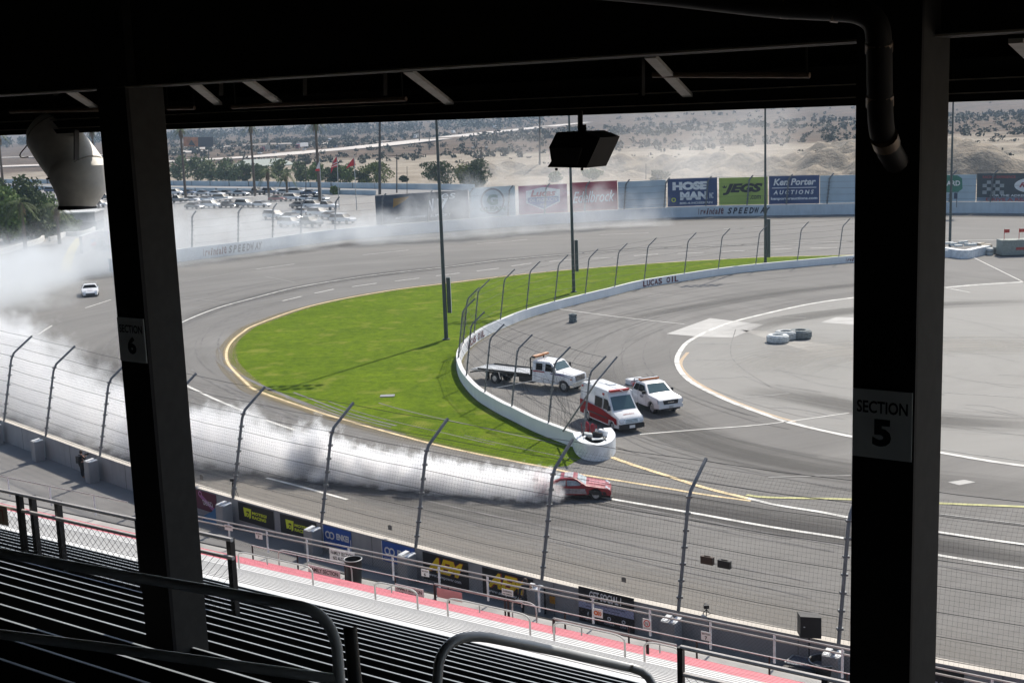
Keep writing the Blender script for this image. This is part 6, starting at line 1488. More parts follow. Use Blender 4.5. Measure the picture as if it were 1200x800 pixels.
# long road walls
for P, h, lb in [(G([(-200, 214), (0, 214.6), (205, 217.2), (350, 219.2), (450, 221.3), (556, 223)]), 1.7, 'long pale blue grey road wall beyond the lot, farther of two'),
                 (G([(-200, 221), (0, 222), (205, 224.3), (350, 226.8), (440, 228.6)]), 1.3, 'long pale blue grey road wall beyond the lot, nearer of two')]:
    mb = wall('w', catmull(P, 4), .4, h, mat('road wall concrete', (.42, .50, .55), .8, 0, var=.12, scale=.3)); o = mb.build('concrete_wall'); tag(o, lb, 'wall')
    mb = MB()
    for p, t in walk(P, 11): mb.box(p + Vector((0, 0, h / 2)), (.15, .46, h), mat('wall joint'), t, Vector((-t.y, t.x, 0)))
    j = mb.build('wall_joint'); j.parent = o
# freeway
FWM = mat('bleached freeway concrete', (.55, .50, .45), .85, 0, var=.12, scale=.05)
fw = [march(x, y) for x, y in [(-100, 199), (0, 196), (120, 192), (210, 189.5), (315, 183.2), (350, 179.8), (400, 175.5), (450, 170.5), (500, 164.5), (537, 160), (575, 155.6), (610, 152), (650, 147.8), (690, 143.6)]]
mb = MB(); ribbon(mb, catmull([Vector((p.x, p.y, p.z + .5)) for p in fw], 3), 34, FWM); o = mb.build('freeway'); o['kind'] = 'structure'
fw2 = [march(x, y) for x, y in [(-100, 188), (60, 184), (210, 180), (250, 173.5), (330, 169), (400, 169), (450, 166)]]
mb = MB(); ribbon(mb, catmull([Vector((p.x, p.y, p.z + .6)) for p in fw2], 3), 26, mat('far road concrete', (.42, .38, .34), .85, 0, var=.1, scale=.05)); mb.build('frontage_road')['kind'] = 'structure'
def semi(px, py, label, cab, trailer, rz, L=13, box=True):
    b = march(px, py); b.z += .6; root = empty('semi_truck', b, rz, label, 'truck', 'trucks on the freeway')
    mb = MB(); mb.prism([(L / 2 + 3.6, -1.2, .6), (L / 2 + 3.6, -1.2, 1.6), (L / 2 + 2.6, -1.2, 2.9), (L / 2 + .8, -1.2, 3.2), (L / 2 + .8, -1.2, .6)], (0, 2.4, 0), cab); mb.build('cab', root)
    mb = MB(); mb.box((L / 2 + 3.1, 0, 2.1), (.9, 2.42, .8), GLS, (.7, 0, -.7)); mb.build('windscreen', root)
    mb = MB()
    if box: mb.box((0, 0, 2.6), (L, 2.5, 2.7), trailer)
    else: mb.box((0, 0, 1.4), (L, 2.5, .3), trailer); mb.box((L / 2 - .2, 0, 2.1), (.3, 2.4, 1.3), trailer)
    mb.build('trailer', root)
    mb = MB(); mb.lathe((0, -1.25, 0), (0, 1, 0), [(0, .1), (0, .5), (.3, .5), (.3, .1)], TYRE, 10); w0 = mb.build('wheel', root); w0.location = (L / 2 + 2.6, 0, .5)
    for x, y in [(L / 2 + 2.6, 2.2), (L / 2 - .6, 0), (L / 2 - .6, 2.2), (-L / 2 + 1.2, 0), (-L / 2 + 1.2, 2.2), (-L / 2 + 2.4, 0), (-L / 2 + 2.4, 2.2)]:
        w1 = w0.copy(); scene.collection.objects.link(w1); w1.location = (x, y, .5)
    return root
fdir = math.atan2((fw[9] - fw[5]).y, (fw[9] - fw[5]).x)
MAR = mat('maroon cab paint', (.18, .03, .05), .35)
semi(355, 175, 'white box trailer truck with a maroon cab on the freeway left of the flags', MAR, CWHITE, fdir + math.pi, 16)
semi(330, 177, 'dark grey trailer truck on the freeway behind the white trailer', CP['grey'], CP['dark'], fdir + math.pi, 10)
semi(312, 178.5, 'short dark truck with a reddish cab, leftmost on the freeway', MAR, CP['grey'], fdir + math.pi, 9)
semi(392, 167, 'white flatbed truck on the far road above the flags', CWHITE, CP['dark'], fdir + math.pi, 20, False)
semi(489, 163, 'white box truck on the freeway right of the dark utility pole', CWHITE, CP['grey'], fdir + math.pi, 10)
semi(531, 157.5, 'small white box truck on the freeway above the round green trees', CWHITE, CWHITE, fdir, 7)
semi(553, 155, 'grey truck on the freeway right of the small white box truck', CP['silver'], CP['grey'], fdir, 9)
semi(580, 151.5, 'white trailer truck on the far freeway, topmost in the centre', CWHITE, CWHITE, fdir, 12)
fc = [(305, 182, 'sedan', 'white'), (322, 181, 'sedan', 'grey'), (357, 177.5, 'sedan', 'silver'), (386, 174.5, 'suv', 'dark'), (394, 174, 'suv', 'blue'), (447, 169.2, 'sedan', 'white'), (505, 162, 'truck', 'dark'), (515, 161.5, 'suv', 'grey'), (545, 156.5, 'sedan', 'silver'), (562, 153.5, 'suv', 'white'), (571, 152.8, 'sedan', 'blue'), (592, 151.2, 'sedan', 'white'), (600, 150.5, 'suv', 'red'), (607, 150, 'sedan', 'silver'), (615, 149.3, 'suv', 'blue'), (622, 148.8, 'sedan', 'white'), (630, 148, 'truck', 'grey'), (454, 165, 'sedan', 'white'), (464, 164.5, 'sedan', 'silver'), (472, 163.8, 'suv', 'white')]
for i, (x, y, k, c) in enumerate(fc):
    b = march(x, y); b.z += .6; put_car(k, c, b, fdir + uni(-.05, .05), '%s %s on the freeway, %s vehicle from the left' % (c, {'sedan': 'sedan', 'suv': 'utility car', 'truck': 'pickup'}[k], ORD[i]), 'cars on the freeway', 'freeway_car')
# billboard
b = march(229, 190); root = empty('billboard', b, 0, 'billboard with an orange left panel and a dark right panel on two posts', 'billboard'); d = math.hypot(b.x, b.y)
q = [atd_h(x, y, d) for x, y in [(215, 171.5), (232, 172), (232, 161), (215, 160.5), (250, 172.5), (250, 160.5)]]
mb = MB(); mb.prism([q[0], q[1], q[2], q[3]], (0, .6, 0), mat('orange poster', (.45, .17, .07), .6, 0, var=.3, scale=.4)); p1 = mb.build('poster')
mb = MB(); mb.prism([q[1] + Vector((.1, 0, 0)), q[4], q[5], q[2] + Vector((.1, 0, 0))], (0, .6, 0), mat('dark poster', (.05, .055, .07), .6)); p2 = mb.build('poster')
mb = MB(); mb.tube([atd_h(229.5, 190, d), atd_h(229.5, 172.5, d)], .35, GP, 8); p3 = mb.build('post'); mb = MB(); mb.tube([atd_h(244.5, 188, d), atd_h(244.5, 172.5, d)], .3, GP, 8); p4 = mb.build('post')
mb = MB(); mb.prism([atd_h(x, y, d - 1) for x, y in [(221, 170), (224, 164), (229, 171)]], (0, .5, 0), mat('poster figure', (.05, .05, .05))); p5 = mb.build('poster_print'); under(root, p1, p2, p3, p4, p5)
# low building
b = march(300, 196); d = math.hypot(b.x, b.y); root = empty('low_building', b, 0, 'low building with a pale green hipped roof behind the row of trees', 'building')
A = [atd_h(x, 196, d) for x in (266, 345)]
w0, w1 = atd_h(270, 197, d), atd_h(345, 198, d); zz = min(w0.z, w1.z) - 1
for v in (w0, w1): v.z = zz
ex = (w1 - w0).normalized(); ey = Vector((-ex.y, ex.x, 0)); w = (w1 - w0).length
mb = MB(); mb.box((w0 + w1) / 2 + ey * 8 + Vector((0, 0, 1.6)), (w, 14, 3.2), mat('stucco', (.30, .27, .23)), ex, ey); p1 = mb.build('wall')
mb = MB(); e = [w0 - ex - ey * .0 + Vector((0, 0, 3.2)), w1 + ex + Vector((0, 0, 3.2)), w1 + ex + ey * 17 + Vector((0, 0, 3.2)), w0 - ex + ey * 17 + Vector((0, 0, 3.2))]; r1, r2 = w0 + ex * 7 + ey * 8 + Vector((0, 0, 6.4)), w1 - ex * 7 + ey * 8 + Vector((0, 0, 6.4))
mb.add(e + [r1, r2], [(0, 1, 5, 4), (1, 2, 5), (2, 3, 4, 5), (3, 0, 4)], mat('pale green roof', (.40, .43, .38), .8, 0, var=.1)); p2 = mb.build('roof')
ps = [p1, p2]
for k in range(5): mb = MB(); mb.box(w0 + ex * w * (.12 + .19 * k) - ey * 1.02 + ey + Vector((0, 0, 1.6)), (2.6, .2, 1.3), BLP, ex, ey); ps.append(mb.build('window'))
under(root, *ps)
# grey shed and ramp wall on the left
b = at(100, 271); root = empty('storage_shed', b, 0, 'long grey shed with an open dark underside behind the trees at far left', 'shed')
a0, a1 = at(66, 273), at(112, 271); ex = (a1 - a0).normalized(); ey = Vector((-ex.y, ex.x, 0)); w = (a1 - a0).length
mb = MB(); mb.box((a0 + a1) / 2 + ey * 5 + Vector((0, 0, 2.9)), (w, 9, 1.9), mat('grey shed cladding', (.26, .26, .27), .8), ex, ey); p1 = mb.build('upper_wall')
mb = MB(); mb.box((a0 + a1) / 2 + ey * 5.5 + Vector((0, 0, 1.0)), (w * .98, 7, 1.9), mat('shed underside shade', (.06, .065, .08), .8), ex, ey); p2 = mb.build('underside_shade'); ps = [p1, p2]  # dark box painted in for the shade under the shed
mb = MB(); mb.box((a0 + a1) / 2 + ey * 5 + Vector((0, 0, 4.0)), (w * 1.04, 9.6, .25), mat('pale shed roof', (.5, .5, .48)), ex, ey); ps.append(mb.build('roof'))
under(root, *ps)
BW = mat('printed wall blur', (.42, .38, .40), .6, 0, var=.35, scale=.5)
P = catmull(G([(96, 297), (108, 292), (122, 289), (140, 292)]), 3)
mb = wall('w', P, .5, 3.0, BW, mat('wall top paint')); o = mb.build('concrete_wall'); tag(o, 'curved wall with a faded red and blue check print behind the smoke at far left', 'wall')
mb = MB(); mats_ = [mat('faded red print', (.45, .12, .14), .6), mat('faded blue print', (.15, .22, .38), .6)]
for k in range(10):
    q, t = on_curve(P, at(98 + 4 * k, 292)); nz = t.cross(Vector((0, 0, 1))); mb.box(q + nz * .3 + Vector((0, 0, .9 + .7 * (k % 2))), (1.6, .04, .5), mats_[k % 2], t, nz * -1)
j = mb.build('print'); j.parent = o
CURB = mat('pale kerb', (.62, .60, .56), .8)
for P_, lb in [(G([(-40, 303), (0, 298), (28, 290), (46, 285), (51, 281)]), 'pale low kerb wall curving below the trees at far left, left piece'), (G([(58, 283), (68, 281), (76, 277), (90, 276.5), (104, 274), (111, 270.5)]), 'pale low kerb wall below the grey shed, right piece')]:
    mb = wall('w', catmull(P_, 4), .5, .9, CURB); tag(mb.build('kerb_wall'), lb, 'wall')

# poles and flags
PB = mat('dark wooden pole', (.05, .045, .04), .8, 0, var=.2)
def pole_at(px, pyb, pyt, label, r=.15, cross=0.0, lamps=False, name='utility_pole', cat='pole', lean=0.0, m=PB):
    b = ter(px, pyb); d = math.hypot(b.x, b.y); top = atd_h(px + lean, pyt, d); h = top.z - b.z
    root = empty(name, b, 0, label, cat); mb = MB(); mb.tube([(0, 0, 0), (top.x - b.x, top.y - b.y, h)], r, m, 8, radii=[r, r * .7]); mb.build('pole', root, smooth=True)
    if cross: mb = MB(); mb.beam((-cross, 0, h - .4), (cross, 0, h - .4), .15, .2, m); mb.build('crossarm', root)
    if lamps:
        for x in (-cross, cross): mb = MB(); mb.box((x, 0, h - .1), (.9, .6, .35), mat('lamp housing pale', (.6, .6, .6))); mb.build('lamp_head', root)
    return root, b, h
pole_at(358.5, 243, 190, 'thin pole with a double lamp arm left of the flags', .12, 1.8, name='lamp_post', cat='lamp post')
pole_at(445, 228, 128, 'tall dark pole rising through the roof line above the dark slate board', .42)
pole_at(465, 226, 181, 'dark pole with a short crossarm above the dark slate board', .2, 2.2, m=PB)
pole_at(564, 213, 172, 'double lamp pole behind the round green trees', .25, 2.2, True, name='lamp_post', cat='lamp post')
pole_at(632.5, 194, 128, 'dark utility pole left of the hanging floodlight', .35)
pole_at(757, 211, 192, 'short thin pole behind the pale blue board', .12)
pole_at(372, 186, 173, 'small pole with a crossarm on the slope behind the flags', .2, 1.6)
pole_at(477, 228, 195, 'thin pole right of the dark crossarm pole', .1)
pole_at(503, 176, 154, 'short dark signpost beside the freeway', .3)
pole_at(491.5, 167, 151, 'billboard post on the freeway edge under a blue panel', .5)
for px, x0, lb in [(395, 0, 'thin flagpole of the striped flag'), (416.5, 0, 'thin flagpole of the red flag'), (377, 0, 'thin flagpole of the white and red flag')]: pass
def flag(pxb, pyb, pxt, pyt, poly, mats, label, nm='flagpole'):
    root, b, h = pole_at(pxb, pyb, pyt, label, .10, name=nm, cat='flag', lean=pxt - pxb, m=mat('pale flagpole', (.4, .42, .42), .4))
    d = math.hypot(b.x, b.y)
    for k, (pl, m) in enumerate(poly):
        mb = MB(); mb.prism([atd_h(x, y, d) + Vector((.15 * math.sin(i * 2.1), .4 * math.sin(i * 1.7), 0)) for i, (x, y) in enumerate(pl)], (0, .04, 0), m); f = mb.build('flag_cloth' if k == 0 else 'flag_field'); under(root, f)
FR = mat('flag red', (.50, .02, .03), .7, 0, var=.1); FW_ = mat('flag white', (.7, .7, .7), .7, 0); FB = mat('flag blue', (.03, .035, .10), .7, 0)
flag(418, 246, 414.8, 183, [([(415, 184.5), (416, 194), (411, 195), (405.5, 198), (409, 190.5)], FR)], None, 'red pennant flag hanging from its pole right of the striped flag')
flag(397.5, 246, 394.8, 182, [([(394.5, 183), (395, 195.5), (391.5, 196.5), (388, 203.5), (387, 197), (391, 189)], FR), ([(394.5, 183), (394.6, 188.5), (390.5, 193), (389, 195.5), (391, 188.5)], FB), ([(394.8, 189.8), (394.9, 191.2), (390.4, 193.2), (389.6, 192.6)], FW_), ([(394.9, 192.6), (395, 194), (389.6, 196), (389, 195.4)], FW_)], None, 'red white and blue striped flag hanging from its pole')
flag(377.5, 246, 374.4, 184, [([(374, 189), (374.4, 200), (371.5, 199.5), (371, 197)], FW_), ([(374.4, 197.6), (374.5, 200.6), (370, 200.5), (370.5, 198)], FR)], None, 'white and red flag hanging close beside the tall palm trunk')

# trees
def leaf_mat(name, lo, hi):
    m, nt, b = new_mat(name); q = NT(nt); tc = q.n('ShaderNodeTexCoord'); f = q.noise(tc.outputs['Object'], .9, 3, .6)
    nt.links.new(q.mix(q.mapr(f, .3, .7, 0, 1), lo, hi), b.inputs['Base Color']); b.inputs['Roughness'].default_value = .7; b.inputs['Specular IOR Level'].default_value = .25
    tr_ = b.inputs.get('Transmission Weight'); return m
LF1 = leaf_mat('mid green leaves', (.065, .115, .02), (.14, .20, .04)); LF2 = leaf_mat('dark green leaves', (.03, .05, .014), (.07, .10, .025)); LF3 = leaf_mat('hazy olive leaves', (.085, .12, .05), (.15, .185, .08))
BARK = mat('tree bark', (.10, .075, .055), .9, 0, var=.2, scale=3)
def leaf_cloud(mb, c, rad, n, size, m, rs, hollow=.35, flat=1.0):
    c = np.array(c); k = rs.normal(size=(n, 3)); k /= np.linalg.norm(k, axis=1)[:, None]; r = rs.uniform(hollow, 1, n) ** .6
    P = c + k * r[:, None] * np.array(rad)
    a = rs.normal(size=(n, 3)); a /= np.linalg.norm(a, axis=1)[:, None]; b = np.cross(a, rs.normal(size=(n, 3))); b /= np.linalg.norm(b, axis=1)[:, None]
    s = size * rs.uniform(.6, 1.4, n)[:, None]
    V = np.stack([P - a * s, P + b * s * .55, P + a * s, P - b * s * .55], 1).reshape(-1, 3)
    o = len(mb.v); i = mb.mi(m); mb.v += [tuple(v) for v in V]; mb.f += [(o + 4 * j, o + 4 * j + 1, o + 4 * j + 2, o + 4 * j + 3) for j in range(n)]; mb.m += [i] * n
def tree(b, w, h, label, m, seed, n=1200, trunk=.25, group='trees beyond the track', clumps=14, leaf=.45):
    rs = np.random.RandomState(seed); root = empty('tree', b, rs.uniform(0, 6), label, 'tree', group)
    mb = MB(); cb = h * .06; cs = []; w *= 1.25; h *= 1.12
    for k in range(clumps):
        a = rs.uniform(0, 6.28); rr = rs.uniform(.1, .72) * w / 2; z = cb + (h - cb) * rs.uniform(.08, .86); f = 1 - .5 * abs((z - h * .55) / h)
        cs.append((rr * math.cos(a) * f, rr * math.sin(a) * f, z)); leaf_cloud(mb, cs[-1], (w * .23 * rs.uniform(.7, 1.3), w * .23 * rs.uniform(.7, 1.3), (h - cb) * .22 * rs.uniform(.7, 1.2)), n // clumps, leaf, m, rs, .2)
    o = mb.build('crown', root)
    mb = MB(); mb.tube([(0, 0, 0), (.1, .05, h * .3), (.0, .1, h * .55)], trunk, BARK, 7, radii=[trunk, trunk * .7, trunk * .35])
    for c in cs[:6]: mb.tube([(0.05, 0, h * .25), (c[0] * .5, c[1] * .5, (h * .3 + c[2]) / 2), c], trunk * .3, BARK, 5, radii=[trunk * .45, trunk * .3, trunk * .12])
    mb.build('trunk', root); return root
def tree_px(px, pyb, wpx, hpx, label, m=LF1, seed=1, **k):
    b = ter(px, pyb); d = (b - Vector((0, 0, EYE))).length; s = d / FOC; return tree(b, wpx * s, hpx * s * 1.03, label, m, seed, **k)
hz = [(212, 213, 22, 26), (232, 213, 26, 28), (248, 213, 24, 27), (264, 213, 22, 24), (276, 213, 20, 22), (290, 212.5, 20, 17), (305, 212, 20, 18), (327, 213, 24, 22), (352, 213.5, 20, 22)]
for i, (x, y, w, h) in enumerate(hz): tree_px(x, y, w, h, 'hazy olive tree in the row behind the road wall, %s from the left' % ORD[i], LF3, 40 + i, n=700, leaf=.6)
gr = [(371, 214, 26, 20, 'round green tree behind the road wall left of the flags'), (392, 215, 22, 18, 'green tree behind the striped flag'), (406, 215, 24, 20, 'green tree under the red flag'), (424, 215.5, 20, 15, 'low green tree right of the red flag'),
      (441, 216, 34, 24, 'broad yellow green tree at the tall dark pole'), (514, 217, 36, 25, 'round green tree left of the lamp pole'), (545, 218, 26, 22, 'light green tree left of its darker neighbour'), (561, 218, 36, 26, 'full green tree at the double lamp pole'), (651, 213, 16, 10, 'small green tree left of the hanging floodlight pole'), (474, 213, 8, 6, 'tiny round shrub right of the crossarm pole'), (393, 228, 9, 8, 'small dry tree beside the nearer road wall'), (745 + 26, 212, 20, 10, 'pale shrub in smoke above the pale blue board'), (695, 211, 22, 10, 'pale shrub in smoke behind the red board')]
for i, (x, y, w, h, lb) in enumerate(gr): tree_px(x, y, w, h, lb, [LF1, LF2][i % 2] if i not in (4, 6) else leaf_mat('yellow green leaves', (.09, .11, .02), (.16, .19, .05)), 70 + i, n=1500, leaf=.42)
lf = [(10, 285, 38, 56, 'large green tree at the far left edge'), (38, 280, 40, 58, 'large dark tree behind the thin dark trunk at far left'), (60, 276, 30, 40, 'broad green tree left of the grey shed'), (80, 275, 24, 18, 'low yellowish tree in front of the grey shed'), (2, 262, 30, 40, 'dark tree farther back at the left edge')]
for i, (x, y, w, h, lb) in enumerate(lf): tree_px(x, y, w, h, lb, [LF1, LF2, LF1, LF1, LF2][i], 90 + i, n=3600, leaf=.42, trunk=.3, clumps=26)
# palms
PF = leaf_mat('palm frond green', (.05, .075, .02), (.10, .13, .035)); PD = mat('dead palm frond', (.16, .11, .06), .9, 0, var=.3, scale=3)
def palm(px, pyb, hm, label, r=.28, fr=2.6, skirt=True, seed=0, lean=0):
    rs = np.random.RandomState(seed); b = ter(px, pyb); root = empty('palm_tree', b, 0, label, 'palm tree', 'palms beyond the far turn')
    mb = MB(); mb.tube([(0, 0, 0), (lean * .4, 0, hm * .5), (lean, 0, hm)], r, BARK, 8, radii=[r * 1.25, r, r * .85]); mb.build('trunk', root, smooth=True)
    mb = MB()
    for k in range(26):
        a = rs.uniform(0, 6.28); el = rs.uniform(-.5, 1.2); L = fr * rs.uniform(.8, 1.15); dx, dy = math.cos(a), math.sin(a); pts = []
        for j in range(6):
            t = j / 5; pts.append(Vector((lean + dx * L * t * math.cos(el * (1 - t * .3)), dy * L * t * math.cos(el * (1 - t * .3)), hm + L * (t * math.sin(el) - .75 * t * t))))
        side = Vector((-dy, dx, 0))
        for j in range(5):
            p, q = pts[j], pts[j + 1]; w = fr * .17 * math.sin(math.pi * (j + .7) / 5.4) + .04
            for sg in (-1, 1):
                for f in (0, .33, .66):
                    s0 = p.lerp(q, f); s1 = p.lerp(q, f + .2); mb.add([s0, s1, s1 + side * sg * w + (q - p) * .35 + Vector((0, 0, -w * .5))], [(0, 1, 2)], PF)
    mb.build('crown', root)
    if skirt:
        mb = MB(); rs2 = rs
        for k in range(60):
            a = rs2.uniform(0, 6.28); L = rs2.uniform(.8, 2.2); z = hm - rs2.uniform(0, 1.6); o_ = Vector((lean + r * math.cos(a), r * math.sin(a), z)); e_ = o_ + Vector((math.cos(a) * .55, math.sin(a) * .55, -L)); t = Vector((-math.sin(a), math.cos(a), 0)) * .12
            mb.add([o_ - t, o_ + t, e_], [(0, 1, 2)], PD)
        mb.build('dead_frond_skirt', root)
    return root
palm(8.5, 262, 21.0, 'tall thin palm at the far left edge', .3, 2.4, seed=1); palm(116, 246, 21.8, 'tall palm half hidden by the horn loudspeaker', .3, 2.4, seed=2)
palm(218, 236, 20.4, 'tall palm just right of the left column', .34, 2.6, seed=3); palm(299, 231, 21.0, 'tall palm above the road wall left of the short palms', .34, 2.6, seed=4)
palm(375.5, 242, 21.2, 'tall palm trunk beside the white and red flag', .36, 2.6, seed=5)
palm(315.5, 235, 8.0, 'short palm with a full crown, left of two', .3, 4.0, seed=6); palm(337, 233, 7.2, 'short palm with a full crown, right of two', .3, 3.8, seed=7)

palm(30, 292, 8.5, 'short palm with drooping fronds at the far left, before the green trees', .3, 3.6, seed=8); palm(70, 286, 7.0, 'short palm with drooping fronds beside the grey shed', .28, 3.4, seed=9)
# scrub and the far wood
def scrub():
    rs = np.random.RandomState(3); mb = MB(); m1 = leaf_mat('scrub leaves', (.03, .034, .022), (.065, .066, .038))
    n = 0
    while n < 1900:
        px = rs.uniform(180, 1230); d = rs.uniform(640, 1500) if rs.rand() < .8 else rs.uniform(1500, 2600)
        r = ray(px, 300); h = math.hypot(r[0], r[1]); x, y = r[0] / h * d, r[1] / h * d
        if mnoise.noise(Vector((x * .012, y * .006, 3))) < -.12 + .3 * (rs.rand() - .5): continue
        # keep the freeway clear
        if min((Vector((x, y, 0)) - Vector((p.x, p.y, 0))).length for p in FWP) < 30: continue
        s = rs.uniform(1.2, 3.0) * (1 if d < 1000 else 1.5); leaf_cloud(mb, (x, y, H(x, y) + s * .45), (s, s, s * .75), 16, s * .42, m1, rs, .1); n += 1
    for k in range(500):
        px = rs.uniform(480, 1230); d = rs.uniform(500, 660); r = ray(px, 300); h = math.hypot(r[0], r[1]); x, y = r[0] / h * d, r[1] / h * d
        if mnoise.noise(Vector((x * .02, y * .02, 8))) < .12: continue
        s = rs.uniform(.6, 1.5); leaf_cloud(mb, (x, y, H(x, y) + s * .3), (s, s, s * .5), 10, s * .42, m1, rs, .1)
    tag(mb.build('scrub'), 'dark scrub bushes scattered over the brown slope beyond the sand piles', 'scrub', kind='stuff')
FWP = catmull(fw, 4)
scrub()
def far_wood():
    rs = np.random.RandomState(8); mb = MB(); m1 = leaf_mat('far wood leaves', (.03, .04, .03), (.06, .075, .05))
    for k in range(420):
        px = rs.uniform(-60, 640); d = rs.uniform(1750, 2150); r = ray(px, 300); h = math.hypot(r[0], r[1]); x, y = r[0] / h * d, r[1] / h * d
        s = rs.uniform(3.5, 8); leaf_cloud(mb, (x, y, H(x, y) + s * .9), (s * 1.1, s * 1.1, s), 34, s * .32, m1, rs, .1)
    tag(mb.build('far_wood'), 'dark belt of trees beyond the freeway below the roof edge', 'wood', kind='stuff')
far_wood()
# ------------------------------------------------------------------ smoke and haze
def smoke(name, label, puffs, dens, nscale, col=(.995, .995, .998), warp=.55, soft=.55, pad=1.25, zmin=.06):
    """puffs: (centre, (rx, ry, rz)); one closed hull and a density that falls off round every puff, broken up by noise"""
    m = bpy.data.materials.new(name); m.use_nodes = True; nt = m.node_tree; nt.nodes.clear(); q = NT(nt)
    out = q.n('ShaderNodeOutputMaterial'); vol = q.n('ShaderNodeVolumePrincipled'); nt.links.new(vol.outputs[0], out.inputs['Volume'])
    vol.inputs['Color'].default_value = (*col, 1); vol.inputs['Anisotropy'].default_value = .55
    geo = q.n('ShaderNodeNewGeometry'); P = geo.outputs['Position']
    nz = q.n('ShaderNodeTexNoise'); nz.inputs['Scale'].default_value = nscale; nz.inputs['Detail'].default_value = 4.0; nz.inputs['Roughness'].default_value = .6
    nt.links.new(P, nz.inputs['Vector'])
    best = None
    for c, r in puffs:
        a = q.n('ShaderNodeVectorMath', operation='SUBTRACT'); nt.links.new(P, a.inputs[0]); a.inputs[1].default_value = c
        b = q.n('ShaderNodeVectorMath', operation='DIVIDE'); nt.links.new(a.outputs[0], b.inputs[0]); b.inputs[1].default_value = r
        l = q.n('ShaderNodeVectorMath', operation='LENGTH'); nt.links.new(b.outputs[0], l.inputs[0])
        best = l.outputs['Value'] if best is None else q.math('MINIMUM', best, l.outputs['Value'])
    v = q.math('SUBTRACT', 1.0, best); v = q.math('ADD', v, q.math('MULTIPLY', q.math('SUBTRACT', nz.outputs['Fac'], .5), warp * 2))
    v = q.mapr(v, 0.0, soft, 0.0, 1.0); v = q.math('MULTIPLY', q.math('MULTIPLY', v, v), dens)
    nt.links.new(v, vol.inputs['Density'])
    # hull: convex hull pieces are avoided, a lofted envelope of spheres is voxel-free and closed
    bm = bmesh.new(); pts = []
    for c, r in puffs:
        for th_ in np.linspace(0, math.pi, 7):
            for ph in np.linspace(0, 2 * math.pi, 11)[:-1]:
                z = c[2] + r[2] * pad * math.cos(th_); pts.append((c[0] + r[0] * pad * math.sin(th_) * math.cos(ph), c[1] + r[1] * pad * math.sin(th_) * math.sin(ph), max(zmin, z)))
    for p in pts: bm.verts.new(p)
    res = bmesh.ops.convex_hull(bm, input=bm.verts)
    bmesh.ops.delete(bm, geom=[v for v in bm.verts if not v.link_faces], context='VERTS')
    me = bpy.data.meshes.new(name); bm.to_mesh(me); bm.free(); me.materials.append(m)
    o = bpy.data.objects.new(name, me); scene.collection.objects.link(o); return tag(o, label, 'smoke', kind='stuff')
def puffs_px(lst):
    out = []
    for x, y, rx, ry, rz in lst:
        g = at(x, y); out.append(((g.x, g.y, rz * .28), (rx, ry, rz)))
    return out
smoke('tyre_smoke', 'dense white tyre smoke trailing from the red car', puffs_px([(643, 585, 1.1, 1.10, 0.99), (631, 584, 1.9, 1.27, 1.46), (612, 582, 1.9, 1.19, 1.42), (588, 580.5, 1.8, 1.02, 1.38), (560, 578, 1.9, 1.10, 1.46), (530, 576, 2.0, 1.10, 1.59), (500, 572.5, 2.0, 1.19, 1.72), (468, 569, 2.1, 1.19, 1.81), (436, 565.5, 2.1, 1.27, 1.81), (404, 562, 2.2, 1.27, 1.98), (372, 557, 2.3, 1.36, 2.67)]), 5.0, 1.4, warp=.75, soft=.3)
smoke('tyre_smoke', 'thinning white tyre smoke on the near straight between the red car and the left column', puffs_px([(345, 554, 2.2, 1.7, 2.2), (316, 549, 2.4, 1.9, 2.4), (286, 545, 2.6, 2.1, 3.2), (254, 541, 2.7, 2.1, 3.3), (220, 536, 2.9, 2.3, 3.0), (180, 530, 3.2, 2.6, 3.4)]), 2.0, 1.1, warp=.8, soft=.45)
smoke('tyre_smoke', 'broad white smoke behind the near fence left of the left column', puffs_px([(146, 521, 3.2, 2.4, 4.0), (112, 511, 3.6, 2.8, 4.3), (76, 499, 4.2, 3.2, 4.8), (38, 484, 4.6, 3.6, 6.0), (-5, 468, 5.4, 4.4, 6.4), (-60, 448, 7, 5.4, 6.6)]), 1.0, .7, warp=.8, soft=.5)
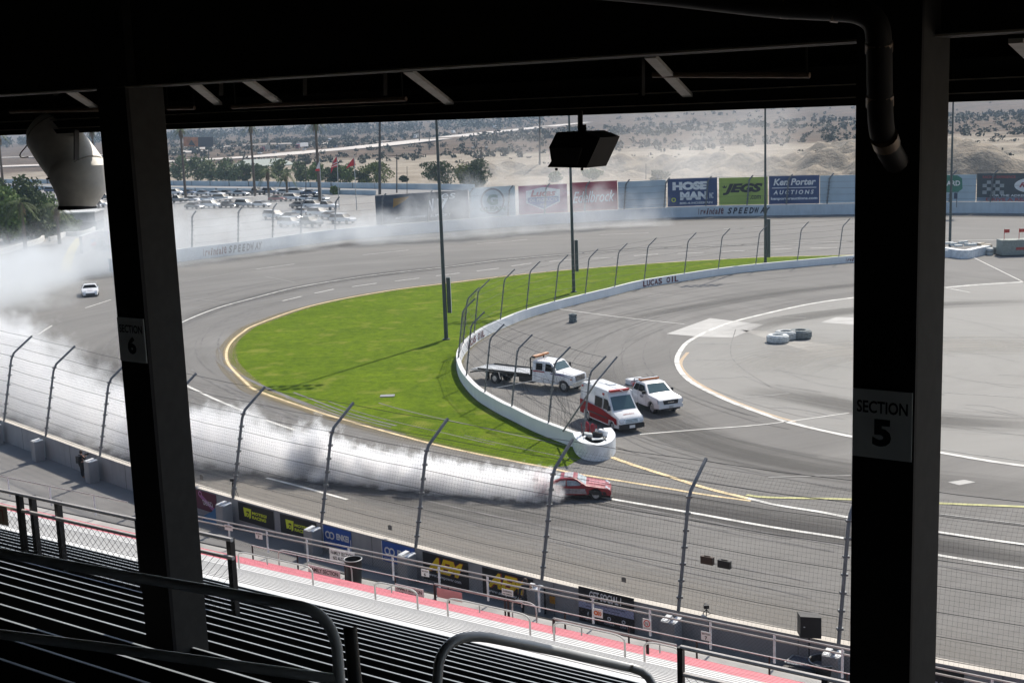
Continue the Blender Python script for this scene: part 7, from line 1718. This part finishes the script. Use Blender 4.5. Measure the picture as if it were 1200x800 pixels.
smoke('tyre_smoke', 'drifting grey white smoke cloud around the white car at far left', puffs_px([(-60, 366, 15, 13, 7.5), (-8, 352, 12, 10, 7), (28, 342, 10, 9, 7), (58, 333, 8, 8, 7), (88, 326, 7, 8, 8), (122, 320, 8, 8, 11), (158, 314, 8, 8, 11)]), .115, .16, warp=.9, soft=.5, col=(.95, .975, .99))
smoke('tyre_smoke', 'thin smoke veil along the far wall in front of the parked cars', puffs_px([(192, 312, 9, 5, 8), (230, 307, 10, 5, 9), (272, 301, 11, 5, 9), (316, 295, 12, 5, 8), (360, 289, 12, 5, 6.5), (405, 284, 12, 5, 4.5)]), .075, .2, warp=1.0, soft=.5, col=(.95, .975, .99))
smoke('tyre_smoke', 'pale smoke wisps drifting over the slate and G clean boards', puffs_px([(450, 285, 13, 5, 6), (500, 281, 13, 5, 7), (545, 278, 12, 5, 9.5), (590, 274, 13, 5, 9.5), (640, 271, 13, 5, 8.5), (690, 268, 12, 5, 7), (735, 266, 10, 5, 6)]), .10, .19, warp=1.0, soft=.5, col=(.95, .975, .99))
smoke('tyre_smoke', 'very thin smoke rising above the sand piles at right of centre', puffs_px([(700, 232, 26, 18, 14), (790, 228, 28, 18, 20), (850, 224, 28, 18, 20), (640, 232, 20, 16, 16)]), .016, .06, warp=.9)
# haze
bm = bmesh.new(); bmesh.ops.create_cube(bm, size=1.0); me = bpy.data.meshes.new('haze'); bm.to_mesh(me); bm.free()
hz_ = bpy.data.objects.new('haze', me); scene.collection.objects.link(hz_); hz_.scale = (8200, 8200, 262); hz_.location = (0, 0, 129); hz_['kind'] = 'stuff'; hz_['label'] = 'pale haze lying over the whole place'
hm = bpy.data.materials.new('haze'); hm.use_nodes = True; hm.node_tree.nodes.clear(); _o = hm.node_tree.nodes.new('ShaderNodeOutputMaterial'); _v = hm.node_tree.nodes.new('ShaderNodeVolumePrincipled')
_v.inputs['Color'].default_value = (.62, .80, 1.0, 1); _v.inputs['Density'].default_value = .00014; hm.node_tree.links.new(_v.outputs[0], _o.inputs['Volume']); me.materials.append(hm)
